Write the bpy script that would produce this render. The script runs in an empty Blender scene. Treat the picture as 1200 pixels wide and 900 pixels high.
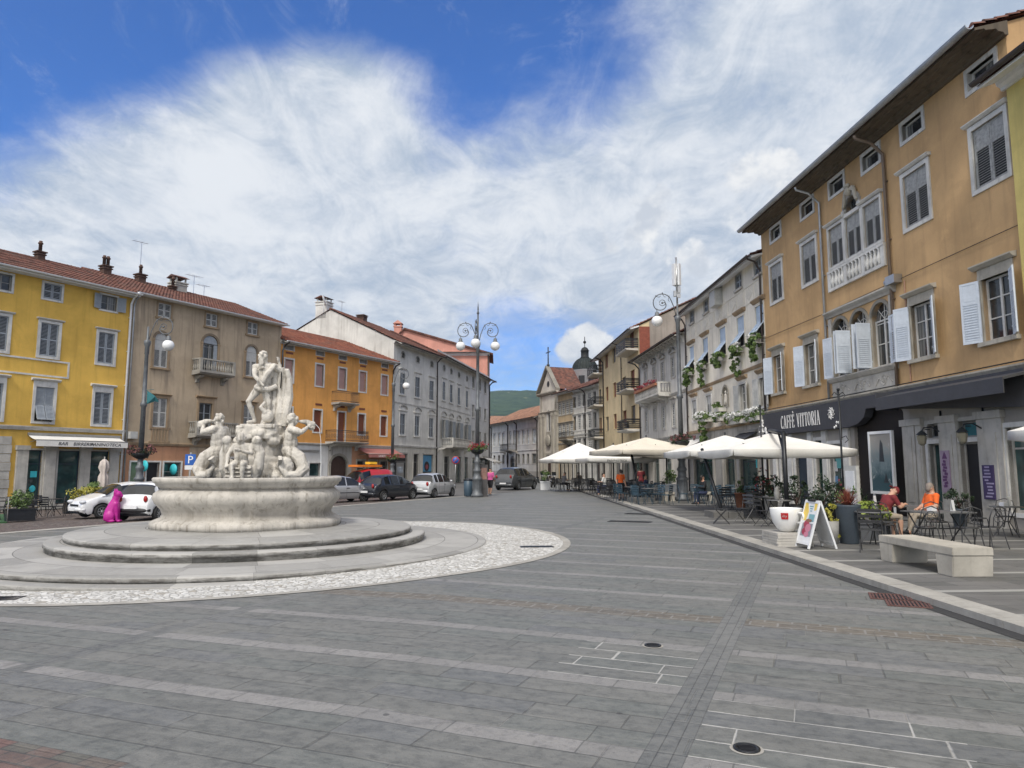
import bpy, bmesh, math, random
from mathutils import Vector, Matrix
R = math.radians
rnd = random.Random(11)
SC = bpy.context.scene
COL = SC.collection
PI = math.pi
# ------------------------------------------------------------------ camera
CAM = Vector((0, 0, 1.8)); PITCH = math.atan(97 / 833); FPX = 833.0
def ray(px, py):
    u = (px - 600) / FPX; v = (450 - py) / FPX; c, s = math.cos(PITCH), math.sin(PITCH)
    return Vector((u, c - v * s, s + v * c))
def at(px, py, Y):
    r = ray(px, py); return CAM + r * (Y / r.y)
def gz(x, y=0):
    return 0.022 * (max(x, -45) + 1) if x < -1 else 0.0
PAVE = 0.08
def ground(px, py, up=0.0):
    r = ray(px, py); z = 0.0
    for _ in range(12):
        p = CAM + r * ((z + up - CAM.z) / r.z); z = gz(p.x)
    return Vector((p.x, p.y, z + up))
# ------------------------------------------------------------------ materials
MATS = {}
def nodes_of(name):
    m = bpy.data.materials.new(name); m.use_nodes = True
    nt = m.node_tree; return m, nt, nt.nodes['Principled BSDF']
class NB:
    """small node helper"""
    def __init__(s, nt): s.nt = nt; s.N = nt.nodes; s.L = nt.links
    def n(s, t, **k):
        o = s.N.new(t)
        for a, b in k.items(): setattr(o, a, b)
        return o
    def link(s, a, b): s.L.new(a, b)
    def val(s, sock, v):
        if hasattr(v, 'links') or hasattr(v, 'is_output'): s.L.new(v, sock)
        else: sock.default_value = v
    def math(s, op, a, b=0.0, c=0.0, clamp=False):
        o = s.n('ShaderNodeMath', operation=op); o.use_clamp = clamp
        for i, v in enumerate((a, b, c)): s.val(o.inputs[i], v)
        return o.outputs[0]
    def mix(s, f, a, b, mode='MIX'):
        o = s.n('ShaderNodeMix', data_type='RGBA', blend_type=mode)
        s.val(o.inputs[0], f); s.val(o.inputs[6], a); s.val(o.inputs[7], b)
        return o.outputs[2]
    def ramp(s, f, lo, hi):
        o = s.n('ShaderNodeMapRange'); o.interpolation_type = 'SMOOTHSTEP'
        s.val(o.inputs[0], f); o.inputs[1].default_value = lo; o.inputs[2].default_value = hi
        return o.outputs[0]
    def noise(s, vec, scale, detail=4, rough=.55, dist=0):
        o = s.n('ShaderNodeTexNoise'); s.L.new(vec, o.inputs['Vector'])
        o.inputs['Scale'].default_value = scale; o.inputs['Detail'].default_value = detail
        o.inputs['Roughness'].default_value = rough; o.inputs['Distortion'].default_value = dist
        return o.outputs[0]
    def obj(s): return s.n('ShaderNodeTexCoord').outputs['Object']
    def mapv(s, vec, scale=(1, 1, 1), rot=(0, 0, 0)):
        o = s.n('ShaderNodeMapping'); s.L.new(vec, o.inputs[0])
        o.inputs['Scale'].default_value = scale; o.inputs['Rotation'].default_value = rot
        return o.outputs[0]
    def bump(s, h, strength=.3, dist=.02, bsdf=None):
        o = s.n('ShaderNodeBump'); s.L.new(h, o.inputs['Height'])
        o.inputs['Strength'].default_value = strength; o.inputs['Distance'].default_value = dist
        if bsdf: s.L.new(o.outputs[0], bsdf.inputs['Normal'])
        return o.outputs[0]
def c4(c): return (c[0], c[1], c[2], 1)
def shade(c, k): return tuple(min(1, x * k) for x in c)
def mat(name, col, rough=.7, metal=0, var=.12, scale=3.0, bump=0.0, emit=None, spec=None):
    """plain surface with mottling"""
    if name in MATS: return MATS[name]
    m, nt, p = nodes_of(name); b = NB(nt); o = b.obj()
    if var:
        n = b.noise(o, scale, 5, .6); n2 = b.noise(o, scale * 7, 3, .6)
        f = b.math('ADD', b.math('MULTIPLY', n, .65), b.math('MULTIPLY', n2, .35))
        c = b.mix(b.ramp(f, .3, .7), c4(shade(col, 1 - var)), c4(shade(col, 1 + var)))
        if name.startswith(('shutter', 'blind')):
            rd = b.n('ShaderNodeObjectInfo').outputs['Random']; c = b.mix(b.math('MULTIPLY', rd, .22), c, c4(shade(col, .45)))
        b.link(c, p.inputs['Base Color'])
        if bump: b.bump(f, bump, .02, p)
    else: p.inputs['Base Color'].default_value = c4(col)
    p.inputs['Roughness'].default_value = rough; p.inputs['Metallic'].default_value = metal
    if spec is not None: p.inputs['Specular IOR Level'].default_value = spec
    if emit:
        p.inputs['Emission Color'].default_value = c4(emit[0]); p.inputs['Emission Strength'].default_value = emit[1]
    MATS[name] = m; return m
def plaster(name, col, stain=(.12, .10, .08), amt=.35, amt2=.25):
    """lime render: patchy tone, rain streaks, fine grain"""
    if name in MATS: return MATS[name]
    m, nt, p = nodes_of(name); b = NB(nt); o = b.obj()
    big = b.noise(o, .35, 5, .6); med = b.noise(o, 1.7, 6, .65)
    st = b.noise(b.mapv(o, (2.2, 2.2, .16)), 1.4, 5, .6, .4); fine = b.noise(o, 22, 3, .6)
    c = b.mix(b.ramp(big, .32, .68), c4(shade(col, .80)), c4(shade(col, 1.1)))
    patch = b.noise(o, .55, 3, .45, 1.2); c = b.mix(b.math('MULTIPLY', b.ramp(patch, .57, .60), .22), c, c4(shade(col, .72)))
    c = b.mix(b.math('MULTIPLY', b.ramp(med, .52, .75), amt2), c, c4(shade(col, 1.3)))
    c = b.mix(b.math('MULTIPLY', b.ramp(st, .48, .74), amt * 1.15), c, c4(stain))
    c = b.mix(b.math('MULTIPLY', b.ramp(fine, .35, .7), .14), c, c4(shade(col, .7)))
    b.link(c, p.inputs['Base Color']); p.inputs['Roughness'].default_value = .9
    p.inputs['Specular IOR Level'].default_value = .2
    b.bump(b.math('ADD', med, b.math('MULTIPLY', fine, .4)), .25, .015, p)
    MATS[name] = m; return m
def stone(name, col, dirt=(.09, .085, .075), amt=.6, scale=1.0, bump=.5):
    if name in MATS: return MATS[name]
    m, nt, p = nodes_of(name); b = NB(nt); o = b.obj()
    n1 = b.noise(o, .9 * scale, 6, .65); n2 = b.noise(o, 6 * scale, 6, .7); st = b.noise(b.mapv(o, (3, 3, .35)), 1.5 * scale, 5, .65, .5)
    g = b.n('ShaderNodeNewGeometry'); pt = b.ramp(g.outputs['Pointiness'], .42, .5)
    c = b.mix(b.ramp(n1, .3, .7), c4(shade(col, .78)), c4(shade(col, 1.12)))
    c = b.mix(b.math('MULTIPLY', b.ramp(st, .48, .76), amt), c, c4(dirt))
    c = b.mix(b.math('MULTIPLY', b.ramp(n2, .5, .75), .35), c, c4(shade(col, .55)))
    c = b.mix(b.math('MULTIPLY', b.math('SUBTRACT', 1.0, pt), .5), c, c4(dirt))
    b.link(c, p.inputs['Base Color']); p.inputs['Roughness'].default_value = .85
    p.inputs['Specular IOR Level'].default_value = .25
    b.bump(b.math('ADD', n2, n1), bump, .02, p)
    MATS[name] = m; return m
def tile_mat(name, col, col2):
    if name in MATS: return MATS[name]
    m, nt, p = nodes_of(name); b = NB(nt); o = b.obj()
    s = b.n('ShaderNodeSeparateXYZ'); b.link(o, s.inputs[0])
    fx = b.math('FLOOR', b.math('DIVIDE', s.outputs[0], .24)); fy = b.math('FLOOR', b.math('DIVIDE', s.outputs[1], .36))
    cv = b.n('ShaderNodeCombineXYZ'); b.link(fx, cv.inputs[0]); b.link(fy, cv.inputs[1])
    w = b.n('ShaderNodeTexWhiteNoise', noise_dimensions='2D'); b.link(cv.outputs[0], w.inputs[0])
    n = b.noise(o, .8, 5, .65); n2 = b.noise(o, 14, 4, .6)
    c = b.mix(w.outputs[0], c4(col), c4(col2))
    c = b.mix(b.math('MULTIPLY', b.ramp(n, .45, .7), .65), c, c4((.07, .05, .04)))
    c = b.mix(b.math('MULTIPLY', b.ramp(n2, .55, .75), .5), c, c4((.30, .22, .17)))
    b.link(c, p.inputs['Base Color']); p.inputs['Roughness'].default_value = .9
    MATS[name] = m; return m
def leaf_mat(name, col, col2):
    if name in MATS: return MATS[name]
    m, nt, p = nodes_of(name); b = NB(nt); o = b.obj()
    n = b.noise(o, 9, 3, .6)
    b.link(b.mix(b.ramp(n, .35, .65), c4(col), c4(col2)), p.inputs['Base Color'])
    p.inputs['Roughness'].default_value = .55
    MATS[name] = m; return m
def paint(name, col, rough=.25, metal=0.0):
    if name in MATS: return MATS[name]
    m, nt, p = nodes_of(name); b = NB(nt); o = b.obj()
    n = b.noise(o, 2.0, 4, .6)
    b.link(b.mix(b.ramp(n, .3, .7), c4(shade(col, .93)), c4(shade(col, 1.05))), p.inputs['Base Color'])
    s = b.n('ShaderNodeSeparateXYZ'); b.link(o, s.inputs[0])
    b.link(b.math('ADD', rough, b.math('MULTIPLY', b.noise(o, 30, 2), .08)), p.inputs['Roughness'])
    p.inputs['Metallic'].default_value = metal
    p.inputs['Coat Weight'].default_value = .6; p.inputs['Coat Roughness'].default_value = .06
    MATS[name] = m; return m
def M(n): return MATS[n] if isinstance(n, str) else n
# ------------------------------------------------------------------ mesh builder
class MB:
    def __init__(s): s.v = []; s.f = []; s.m = []; s.sm = []; s.mi = 0; s.smooth = False; s.T = None
    def V(s, p):
        p = Vector(p)
        if s.T is not None: p = s.T @ p
        s.v.append(p); return len(s.v) - 1
    def F(s, idx): s.f.append(tuple(idx)); s.m.append(s.mi); s.sm.append(s.smooth)
    def poly(s, pts): s.F([s.V(p) for p in pts])
    def bx(s, x0, x1, y0, y1, z0, z1):
        i = [s.V(p) for p in ((x0, y0, z0), (x1, y0, z0), (x1, y1, z0), (x0, y1, z0), (x0, y0, z1), (x1, y0, z1), (x1, y1, z1), (x0, y1, z1))]
        sm = s.smooth; s.smooth = False
        for a in ((0, 3, 2, 1), (4, 5, 6, 7), (0, 1, 5, 4), (1, 2, 6, 5), (2, 3, 7, 6), (3, 0, 4, 7)): s.F([i[k] for k in a])
        s.smooth = sm
    def box(s, c, size, rx=0, ry=0, rz=0):
        old = s.T; m = Matrix.Translation(c) @ Matrix.Rotation(rz, 4, 'Z') @ Matrix.Rotation(ry, 4, 'Y') @ Matrix.Rotation(rx, 4, 'X')
        s.T = m if old is None else old @ m
        x, y, z = size[0] / 2, size[1] / 2, size[2] / 2; s.bx(-x, x, -y, y, -z, z); s.T = old
    def prof(s, pts, x0, x1, closed=True, caps=True):
        """(y,z) outline swept along x"""
        a = [s.V((x0, y, z)) for y, z in pts]; b = [s.V((x1, y, z)) for y, z in pts]; n = len(pts)
        for k in range(n if closed else n - 1): q = (k + 1) % n; s.F((a[k], b[k], b[q], a[q]))
        if closed and caps: s.F(a[::-1]); s.F(b)
    def prism(s, pts, y0, y1):
        """(x,z) outline given thickness along y"""
        a = [s.V((x, y0, z)) for x, z in pts]; b = [s.V((x, y1, z)) for x, z in pts]; n = len(pts)
        for k in range(n): q = (k + 1) % n; s.F((a[k], a[q], b[q], b[k]))
        s.F(a[::-1]); s.F(b)
    def slab(s, pts, z0, z1):
        a = [s.V((x, y, z0)) for x, y in pts]; b = [s.V((x, y, z1)) for x, y in pts]; n = len(pts)
        for k in range(n): q = (k + 1) % n; s.F((a[k], a[q], b[q], b[k]))
        s.F(a[::-1]); s.F(b)
    def tube(s, pts, r, n=8, cap=True):
        pts = [Vector(p) for p in pts]; rings = []; up = None
        for i, p in enumerate(pts):
            d = (pts[min(i + 1, len(pts) - 1)] - pts[max(i - 1, 0)]).normalized()
            if up is None: up = Vector((0, 0, 1)) if abs(d.z) < .9 else Vector((1, 0, 0))
            x = up - d * up.dot(d)
            if x.length < 1e-4: x = d.orthogonal()
            x.normalize(); up = x; y = d.cross(x); rr = r[i] if isinstance(r, (list, tuple)) else r
            rings.append([s.V(p + (x * math.cos(2 * PI * k / n) + y * math.sin(2 * PI * k / n)) * rr) for k in range(n)])
        sm = s.smooth; s.smooth = n > 5
        for a, b in zip(rings, rings[1:]):
            for k in range(n): q = (k + 1) % n; s.F((a[k], a[q], b[q], b[k]))
        s.smooth = sm
        if cap: s.F(rings[0][::-1]); s.F(rings[-1])
    def lathe(s, prof, n=24, c=(0, 0, 0), a0=0, a1=2 * PI, smooth=True, sq=1.0, cap=True):
        full = abs(a1 - a0 - 2 * PI) < 1e-6; m = n if full else n + 1; rings = []
        for r, z in prof:
            rings.append([s.V((c[0] + r * math.cos(a0 + (a1 - a0) * k / n), c[1] + sq * r * math.sin(a0 + (a1 - a0) * k / n), c[2] + z)) for k in range(m)])
        sm = s.smooth; s.smooth = smooth
        for a, b in zip(rings, rings[1:]):
            for k in range(n): q = (k + 1) % m; s.F((a[k], a[q], b[q], b[k]))
        s.smooth = sm
        if full and cap:
            if prof[0][0] > 1e-4: s.F(rings[0][::-1])
            if prof[-1][0] > 1e-4: s.F(rings[-1])
    def ball(s, c, r, n=12, m=8):
        if not isinstance(r, (tuple, list)): r = (r, r, r)
        rings = []
        for j in range(1, m):
            t = PI * j / m
            rings.append([s.V((c[0] + r[0] * math.sin(t) * math.cos(2 * PI * k / n), c[1] + r[1] * math.sin(t) * math.sin(2 * PI * k / n), c[2] - r[2] * math.cos(t))) for k in range(n)])
        b = s.V((c[0], c[1], c[2] - r[2])); tp = s.V((c[0], c[1], c[2] + r[2])); sm = s.smooth; s.smooth = True
        for k in range(n): s.F((b, rings[0][(k + 1) % n], rings[0][k])); s.F((tp, rings[-1][k], rings[-1][(k + 1) % n]))
        for a, q in zip(rings, rings[1:]):
            for k in range(n): l = (k + 1) % n; s.F((a[k], a[l], q[l], q[k]))
        s.smooth = sm
    def mesh(s, name, mats):
        me = bpy.data.meshes.new(name); me.from_pydata([tuple(p) for p in s.v], [], s.f)
        if not isinstance(mats, (list, tuple)): mats = [mats]
        for m in mats: me.materials.append(M(m) if isinstance(m, str) else m)
        for p, i, sm in zip(me.polygons, s.m, s.sm): p.material_index = i; p.use_smooth = sm
        me.update(); return me
    def build(s, name, mats, parent=None, loc=None, rz=0):
        return link(name, s.mesh(name, mats), parent, loc, rz)
def link(name, me, parent=None, loc=None, rz=0):
    o = bpy.data.objects.new(name, me); COL.objects.link(o)
    if parent: o.parent = parent
    if loc is not None: o.location = loc
    if rz: o.rotation_euler.z = rz
    return o
def tag(o, label=None, cat=None, group=None, kind=None):
    if label: o['label'] = label
    if cat: o['category'] = cat
    if group: o['group'] = group
    if kind: o['kind'] = kind
    return o
def thing(name, label, cat, loc=(0, 0, 0), rz=0, group=None):
    o = bpy.data.objects.new(name, None); COL.objects.link(o); o.location = loc; o.rotation_euler.z = rz
    o.empty_display_size = .2
    return tag(o, label, cat, group)
KIDS = {}
def kids(o): return [c for c in bpy.data.objects if c.parent == o]
def dup(o, loc, rz=0, label=None, group=None, scale=None):
    def rec(a, par):
        c = a.copy(); COL.objects.link(c)
        if par: c.parent = par
        for k in list(a.children): rec(k, c)
        return c
    r = rec(o, None); r.location = loc; r.rotation_euler.z = rz
    if scale: r.scale = (scale,) * 3
    return tag(r, label, None, group)
CACHE = {}
def cached(key, fn):
    if key not in CACHE: CACHE[key] = fn()
    return CACHE[key]
def foliage(mb, c, rad, n, size, seed=0, droop=0.0, shell=.35, mi=None):
    """leaf faces spread through an ellipsoid"""
    q = random.Random(seed)
    cl = [(q.gauss(0, .45), q.gauss(0, .45), q.gauss(0, .45), q.uniform(.25, .5)) for _ in range(max(4, n // 45))]
    for _ in range(n):
        a = q.choice(cl)
        while True:
            d = Vector((q.uniform(-1, 1), q.uniform(-1, 1), q.uniform(-1, 1)))
            if d.length <= 1: break
        d = Vector((a[0] + d.x * a[3], a[1] + d.y * a[3], a[2] + d.z * a[3]))
        if d.length > 1.05: d *= 1.0 / d.length
        p = Vector((c[0] + d.x * rad[0], c[1] + d.y * rad[1], c[2] + d.z * rad[2]))
        s = size * q.uniform(.6, 1.3); nrm = (d + Vector((q.gauss(0, .6), q.gauss(0, .6), q.gauss(0, .6)))).normalized()
        x = nrm.orthogonal().normalized(); x.rotate(Matrix.Rotation(q.uniform(0, 6.28), 3, nrm)); y = nrm.cross(x)
        if mi: mb.mi = mi[0] if q.random() < mi[2] else mi[1]
        mb.poly((p - x * s, p - y * s * .45, p + x * s, p + y * s * .45))
# ------------------------------------------------------------------ shared materials
mat('iron', (.05, .055, .06), .45, .6, .25, 6); mat('lamp_grey', (.13, .14, .15), .5, .3, .25, 5)
mat('dark_metal', (.025, .027, .03), .4, .5, .2, 6); mat('steel', (.45, .46, .47), .35, .9, .1)
mat('zinc', (.36, .38, .40), .45, .5, .18, 2); mat('zinc_dark', (.055, .045, .042), .5, .3, .2, 2)
mat('white_paint', (.70, .71, .72), .5, 0, .08, 4); mat('white_fabric', (.76, .74, .69), .85, 0, .06, 2)
mat('cream_fabric', (.72, .66, .55), .85, 0, .07, 2); mat('globe', (.80, .80, .80), .15, 0, .03, 2)
mat('louvre_gap_shade', (.035, .036, .038), .8, 0, .2); mat('black', (.012, .012, .014), .5, 0, .2); mat('rubber', (.018, .018, .018), .8, 0, .2, 8)
mat('frame_grey', (.26, .255, .24), .6, 0, .15, 5); mat('timber_dark', (.05, .026, .018), .6, 0, .3, 6)
mat('timber_white', (.55, .54, .51), .55, 0, .12, 6); mat('door_brown', (.010, .006, .005), .7, 0, .3, 5)
mat('shutter_white', (.58, .63, .69), .6, 0, .1, 6); mat('shutter_blue', (.50, .60, .72), .55, 0, .08, 6)
mat('shutter_old', (.33, .335, .33), .8, 0, .32, 9); mat('shutter_grey', (.30, .33, .36), .6, 0, .15, 6)
mat('shutter_pale', (.50, .50, .48), .65, 0, .15, 6); mat('shutter_brown', (.12, .035, .018), .6, 0, .2, 6)
mat('blind_pink', (.42, .26, .23), .6, 0, .1, 4); mat('blind_brown', (.19, .055, .025), .6, 0, .12, 4)
mat('blind_grey', (.13, .12, .11), .6, 0, .12, 4)
mat('teal', (.03, .42, .40), .5, 0, .05); mat('teal_dark', (.03, .15, .17), .7, 0, .15)
mat('red_flower', (.30, .03, .04), .6, 0, .4, 40); mat('pink_flower', (.42, .12, .16), .6, 0, .4, 40); mat('white_flower', (.70, .70, .68), .6, 0, .1, 40)
leaf_mat('leaf', (.055, .105, .022), (.15, .22, .06)); leaf_mat('leaf_dark', (.012, .026, .012), (.035, .06, .025))
leaf_mat('leaf_lime', (.14, .22, .03), (.30, .36, .06)); leaf_mat('leaf_red', (.14, .028, .02), (.26, .09, .05)); leaf_mat('leaf_yellow', (.25, .24, .03), (.42, .38, .06))
leaf_mat('leaf_purple', (.10, .03, .035), (.22, .08, .08))
mat('soil', (.03, .022, .016), .95); mat('terracotta', (.36, .15, .08), .8, 0, .15, 5)
mat('skin', (.50, .29, .20), .6, 0, .06); mat('hair_dark', (.02, .014, .01), .6); mat('hair_grey', (.22, .18, .15), .6)
for n_, c_ in (('cloth_orange', (.75, .13, .02)), ('cloth_red', (.16, .018, .022)), ('cloth_pink', (.70, .13, .36)), ('cloth_black', (.015, .015, .018)), ('cloth_tan', (.34, .29, .23)), ('cloth_white', (.62, .62, .60)), ('cloth_navy', (.03, .04, .09)), ('cloth_grey', (.16, .16, .17))):
    mat(n_, c_, .85, 0, .15, 14)
mat('brick', (.085, .048, .036), .9, 0, .3, 5, .4); mat('brick_red', (.22, .065, .04), .9, 0, .2, 5)
stone('trim_white', (.64, .63, .60), amt=.3); stone('trim_grey', (.46, .44, .40), amt=.35); stone('trim_old', (.42, .39, .33), amt=.55)
stone('trim_tan', (.34, .25, .16), amt=.4); stone('bal_stone', (.36, .34, .30), amt=.6); stone('bal_white', (.60, .58, .53), amt=.3)
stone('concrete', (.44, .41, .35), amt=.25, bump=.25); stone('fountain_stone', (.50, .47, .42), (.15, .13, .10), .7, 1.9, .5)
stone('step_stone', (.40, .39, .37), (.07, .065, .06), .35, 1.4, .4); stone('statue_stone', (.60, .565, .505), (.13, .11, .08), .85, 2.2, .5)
stone('pave_slab', (.17, .165, .155), amt=.3)
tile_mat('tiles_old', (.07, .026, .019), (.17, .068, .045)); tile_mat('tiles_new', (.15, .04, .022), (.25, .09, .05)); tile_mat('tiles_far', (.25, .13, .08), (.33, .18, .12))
def glass_mat(name, col, rough=.04):
    m, nt, p = nodes_of(name); b = NB(nt); o = b.obj()
    n = b.noise(o, 1.1, 3, .5)
    c = b.mix(b.ramp(n, .35, .65), c4(shade(col, .6)), c4(shade(col, 1.5)))
    if name in ('glass', 'glass_far'):      # some rooms have pale curtains drawn behind the pane
        rd = b.n('ShaderNodeObjectInfo').outputs['Random']; s = b.n('ShaderNodeSeparateXYZ'); b.link(o, s.inputs[0])
        fold = b.math('ADD', .5, b.math('MULTIPLY', b.math('SINE', b.math('MULTIPLY', s.outputs[0], 42.0)), .5))
        side = b.math('GREATER_THAN', b.math('ABSOLUTE', b.math('ADD', s.outputs[0], b.math('MULTIPLY', b.math('SUBTRACT', rd, .5), .5))), .22)
        c = b.mix(b.math('MULTIPLY', b.math('MULTIPLY', b.math('GREATER_THAN', rd, .42), side), .8), c, b.mix(fold, c4((.11, .11, .105)), c4((.22, .22, .21))))
    b.link(c, p.inputs['Base Color'])
    p.inputs['Roughness'].default_value = rough; p.inputs['Specular IOR Level'].default_value = .6
    b.bump(b.noise(o, .9, 2), .05, .02, p)
    MATS[name] = m
glass_mat('glass', (.03, .034, .038)); glass_mat('glass_shop', (.03, .065, .062)); glass_mat('glass_far', (.07, .075, .08), .15); glass_mat('glass_car', (.016, .018, .02)); glass_mat('glass_sky', (.50, .56, .62), .1)  # glass_shop and glass_sky carry reflections painted into their base colour
mat('curtain', (.42, .41, .38), .9, 0, .15, 8)
# ------------------------------------------------------------------ world
def make_world():
    w = bpy.data.worlds.new('World'); SC.world = w; w.use_nodes = True
    nt = w.node_tree; b = NB(nt); bg = nt.nodes['Background']
    sky = b.n('ShaderNodeTexSky', sky_type='NISHITA'); sky.sun_disc = False
    sky.sun_elevation = R(SUN_EL); sky.sun_rotation = R(SUN_ROT); sky.ozone_density = 3.0; sky.dust_density = .4; sky.air_density = 1.0
    g = b.n('ShaderNodeTexCoord').outputs['Generated']
    s = b.n('ShaderNodeSeparateXYZ'); b.link(g, s.inputs[0])
    zz = b.math('MAXIMUM', b.math('ADD', s.outputs[2], .10), .04)
    cv = b.n('ShaderNodeCombineXYZ'); b.link(b.math('DIVIDE', s.outputs[0], zz), cv.inputs[0]); b.link(b.math('DIVIDE', s.outputs[1], zz), cv.inputs[1])
    p = cv.outputs[0]
    p2 = b.mapv(p, (1, 1, 1), (0, 0, R(-35)))
    wisps = b.noise(b.mapv(p2, (.8, 1.25, 1)), 1.15, 12, .62, .25)
    puffs = b.noise(b.mapv(g, (1, 1, 1.6)), 5.0, 12, .60, .25)
    fine = b.noise(b.mapv(g, (1, 1, 1.8)), 16.0, 10, .66, .3)
    strk = b.noise(b.mapv(p, (2.2, 1.1, 1), (0, 0, R(38))), 2.4, 12, .72, 1.0)
    nz = b.math('ADD', b.math('MULTIPLY', wisps, .30), b.math('ADD', b.math('MULTIPLY', puffs, .30), b.math('ADD', b.math('MULTIPLY', fine, .18), b.math('MULTIPLY', strk, .22))))
    bias = None
    for (px, py, r0, r1, k) in SKY_BLOBS:
        d = ray(px, py).normalized()
        o = b.n('ShaderNodeVectorMath', operation='DOT_PRODUCT'); b.link(g, o.inputs[0]); o.inputs[1].default_value = d
        t = b.math('MULTIPLY', b.ramp(o.outputs['Value'], math.cos(r1), math.cos(r0)), k)
        bias = t if bias is None else b.math('ADD', bias, t)
    n_ = ray(*SKY_EDGE[0]).cross(ray(*SKY_EDGE[1])).normalized(); n_ = -n_ if n_.z < 0 else n_
    o = b.n('ShaderNodeVectorMath', operation='DOT_PRODUCT'); b.link(g, o.inputs[0]); o.inputs[1].default_value = n_
    bias = b.math('ADD', bias, b.math('MULTIPLY', b.ramp(o.outputs['Value'], -.05, .12), -.50))
    f = b.math('ADD', nz, b.math('ADD', bias, SKY_BASE))
    cover = b.ramp(f, .30, .70)
    sh = b.noise(b.mapv(p, (1, 1, 1)), 1.3, 6, .55, .3); sh2 = b.noise(b.mapv(g, (1, 1, 1.7)), 7.0, 12, .66, .3)
    lum = b.math('ADD', b.math('MULTIPLY', sh, .34), b.math('ADD', b.math('MULTIPLY', sh2, .36), b.math('MULTIPLY', strk, .30)))
    cover = b.math('MAXIMUM', cover, b.math('MULTIPLY', b.ramp(strk, .52, .78), .38))
    lum = b.math('ADD', lum, b.math('MULTIPLY', b.ramp(f, .5, .95), .04))
    cc = b.mix(b.ramp(lum, .40, .62), c4(CLOUD_DARK), c4(CLOUD_LIGHT))
    # bright cumulus heads with crisp edges
    cum = b.noise(g, 9.0, 12, .56, .1)
    cb = None
    for (px, py, r0, r1, k) in CUMULUS:
        d = ray(px, py).normalized()
        o = b.n('ShaderNodeVectorMath', operation='DOT_PRODUCT'); b.link(g, o.inputs[0]); o.inputs[1].default_value = d
        t = b.math('MULTIPLY', b.ramp(o.outputs['Value'], math.cos(r1), math.cos(r0)), k)
        cb = t if cb is None else b.math('MAXIMUM', cb, t)
    cf = b.ramp(b.math('ADD', cum, b.math('SUBTRACT', cb, .24)), .5, .58)
    shc = b.noise(b.mapv(g, (1, 1, 1.25)), 17.0, 9, .6, .2)
    ccum = b.mix(b.ramp(shc, .38, .62), c4(CUM_DARK), c4(CUM_LIGHT))
    skyc = b.mix(1.0, sky.outputs[0], c4(SKY_TINT), 'MULTIPLY')
    # bright unseen patch added to the sky behind the camera to light the facades
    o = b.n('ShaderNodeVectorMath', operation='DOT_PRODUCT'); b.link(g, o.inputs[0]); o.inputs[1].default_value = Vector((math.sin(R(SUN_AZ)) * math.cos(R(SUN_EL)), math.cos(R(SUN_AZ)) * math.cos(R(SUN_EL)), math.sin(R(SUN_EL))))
    c = b.mix(cover, skyc, cc); c = b.mix(cf, c, ccum)
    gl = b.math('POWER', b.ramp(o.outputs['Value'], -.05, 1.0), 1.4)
    c = b.mix(b.math('MULTIPLY', gl, .93), c, c4(FILL_GLOW))
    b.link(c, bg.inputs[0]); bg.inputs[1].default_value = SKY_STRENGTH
    w.cycles.sampling_method = 'MANUAL'; w.cycles.sample_map_resolution = 512
SUN_EL, SUN_AZ = 50, 194      # azimuth clockwise from +Y: behind the camera, a little to the left
SUN_ROT = SUN_AZ
FILL_GLOW = (11.2, 10.6, 9.6); SKY_EDGE = ((0, 225), (480, 50)); SKY_STRENGTH = .10; SKY_BASE = .08; SKY_TINT = (.30, .60, 1.06)
CLOUD_DARK = (2.7, 3.25, 4.1); CLOUD_LIGHT = (5.25, 5.45, 5.75); CUM_DARK = (3.9, 4.2, 4.7); CUM_LIGHT = (5.8, 5.85, 5.9)
SKY_BLOBS = [(610, 70, .02, .20, -.20), (520, 20, .02, .18, -.20), (720, 10, .02, .16, -.14), (300, 160, .02, .12, .10), (420, 120, .01, .12, .10), (610, 425, .02, .13, -.16), (380, 240, .1, .4, .10), (950, 120, .1, .5, .14), (200, 300, .1, .4, .10)]
CUMULUS = [(880, 235, .02, .09, .30), (790, 265, .03, .10, .26), (745, 270, .02, .09, .22), (690, 415, .01, .06, .24), (920, 215, .01, .06, .30), (650, 330, .02, .09, .12)]
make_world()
sun = bpy.data.lights.new('sun', 'SUN'); sun.energy = 1.5; sun.angle = R(10); sun.color = (1, .955, .89)
so = bpy.data.objects.new('sun', sun); COL.objects.link(so)
az, el = R(SUN_AZ), R(SUN_EL)
sd = Vector((math.sin(az) * math.cos(el), math.cos(az) * math.cos(el), math.sin(el)))
so.rotation_euler = (-sd).to_track_quat('-Z', 'Y').to_euler(); so.location = sd * 60 + Vector((0, 40, 0))
cam = bpy.data.cameras.new('camera'); co = bpy.data.objects.new('camera', cam); COL.objects.link(co); SC.camera = co
co.location = CAM; co.rotation_euler = (PI / 2 + PITCH, 0, 0); cam.sensor_width = 36; cam.lens = 36 * FPX / 1200; cam.clip_end = 20000; cam.clip_start = .1
SC.view_settings.view_transform = 'Standard'; SC.view_settings.look = 'None'; SC.view_settings.gamma = 1; SC.view_settings.exposure = 0.68
SC.render.film_transparent = False
SC.cycles.max_bounces = 5; SC.cycles.diffuse_bounces = 3; SC.cycles.glossy_bounces = 3; SC.cycles.transmission_bounces = 4; SC.cycles.transparent_max_bounces = 4
SC.cycles.use_denoising = True; SC.cycles.volume_bounces = 0
SC.cycles.caustics_reflective = False; SC.cycles.caustics_refractive = False
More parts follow.
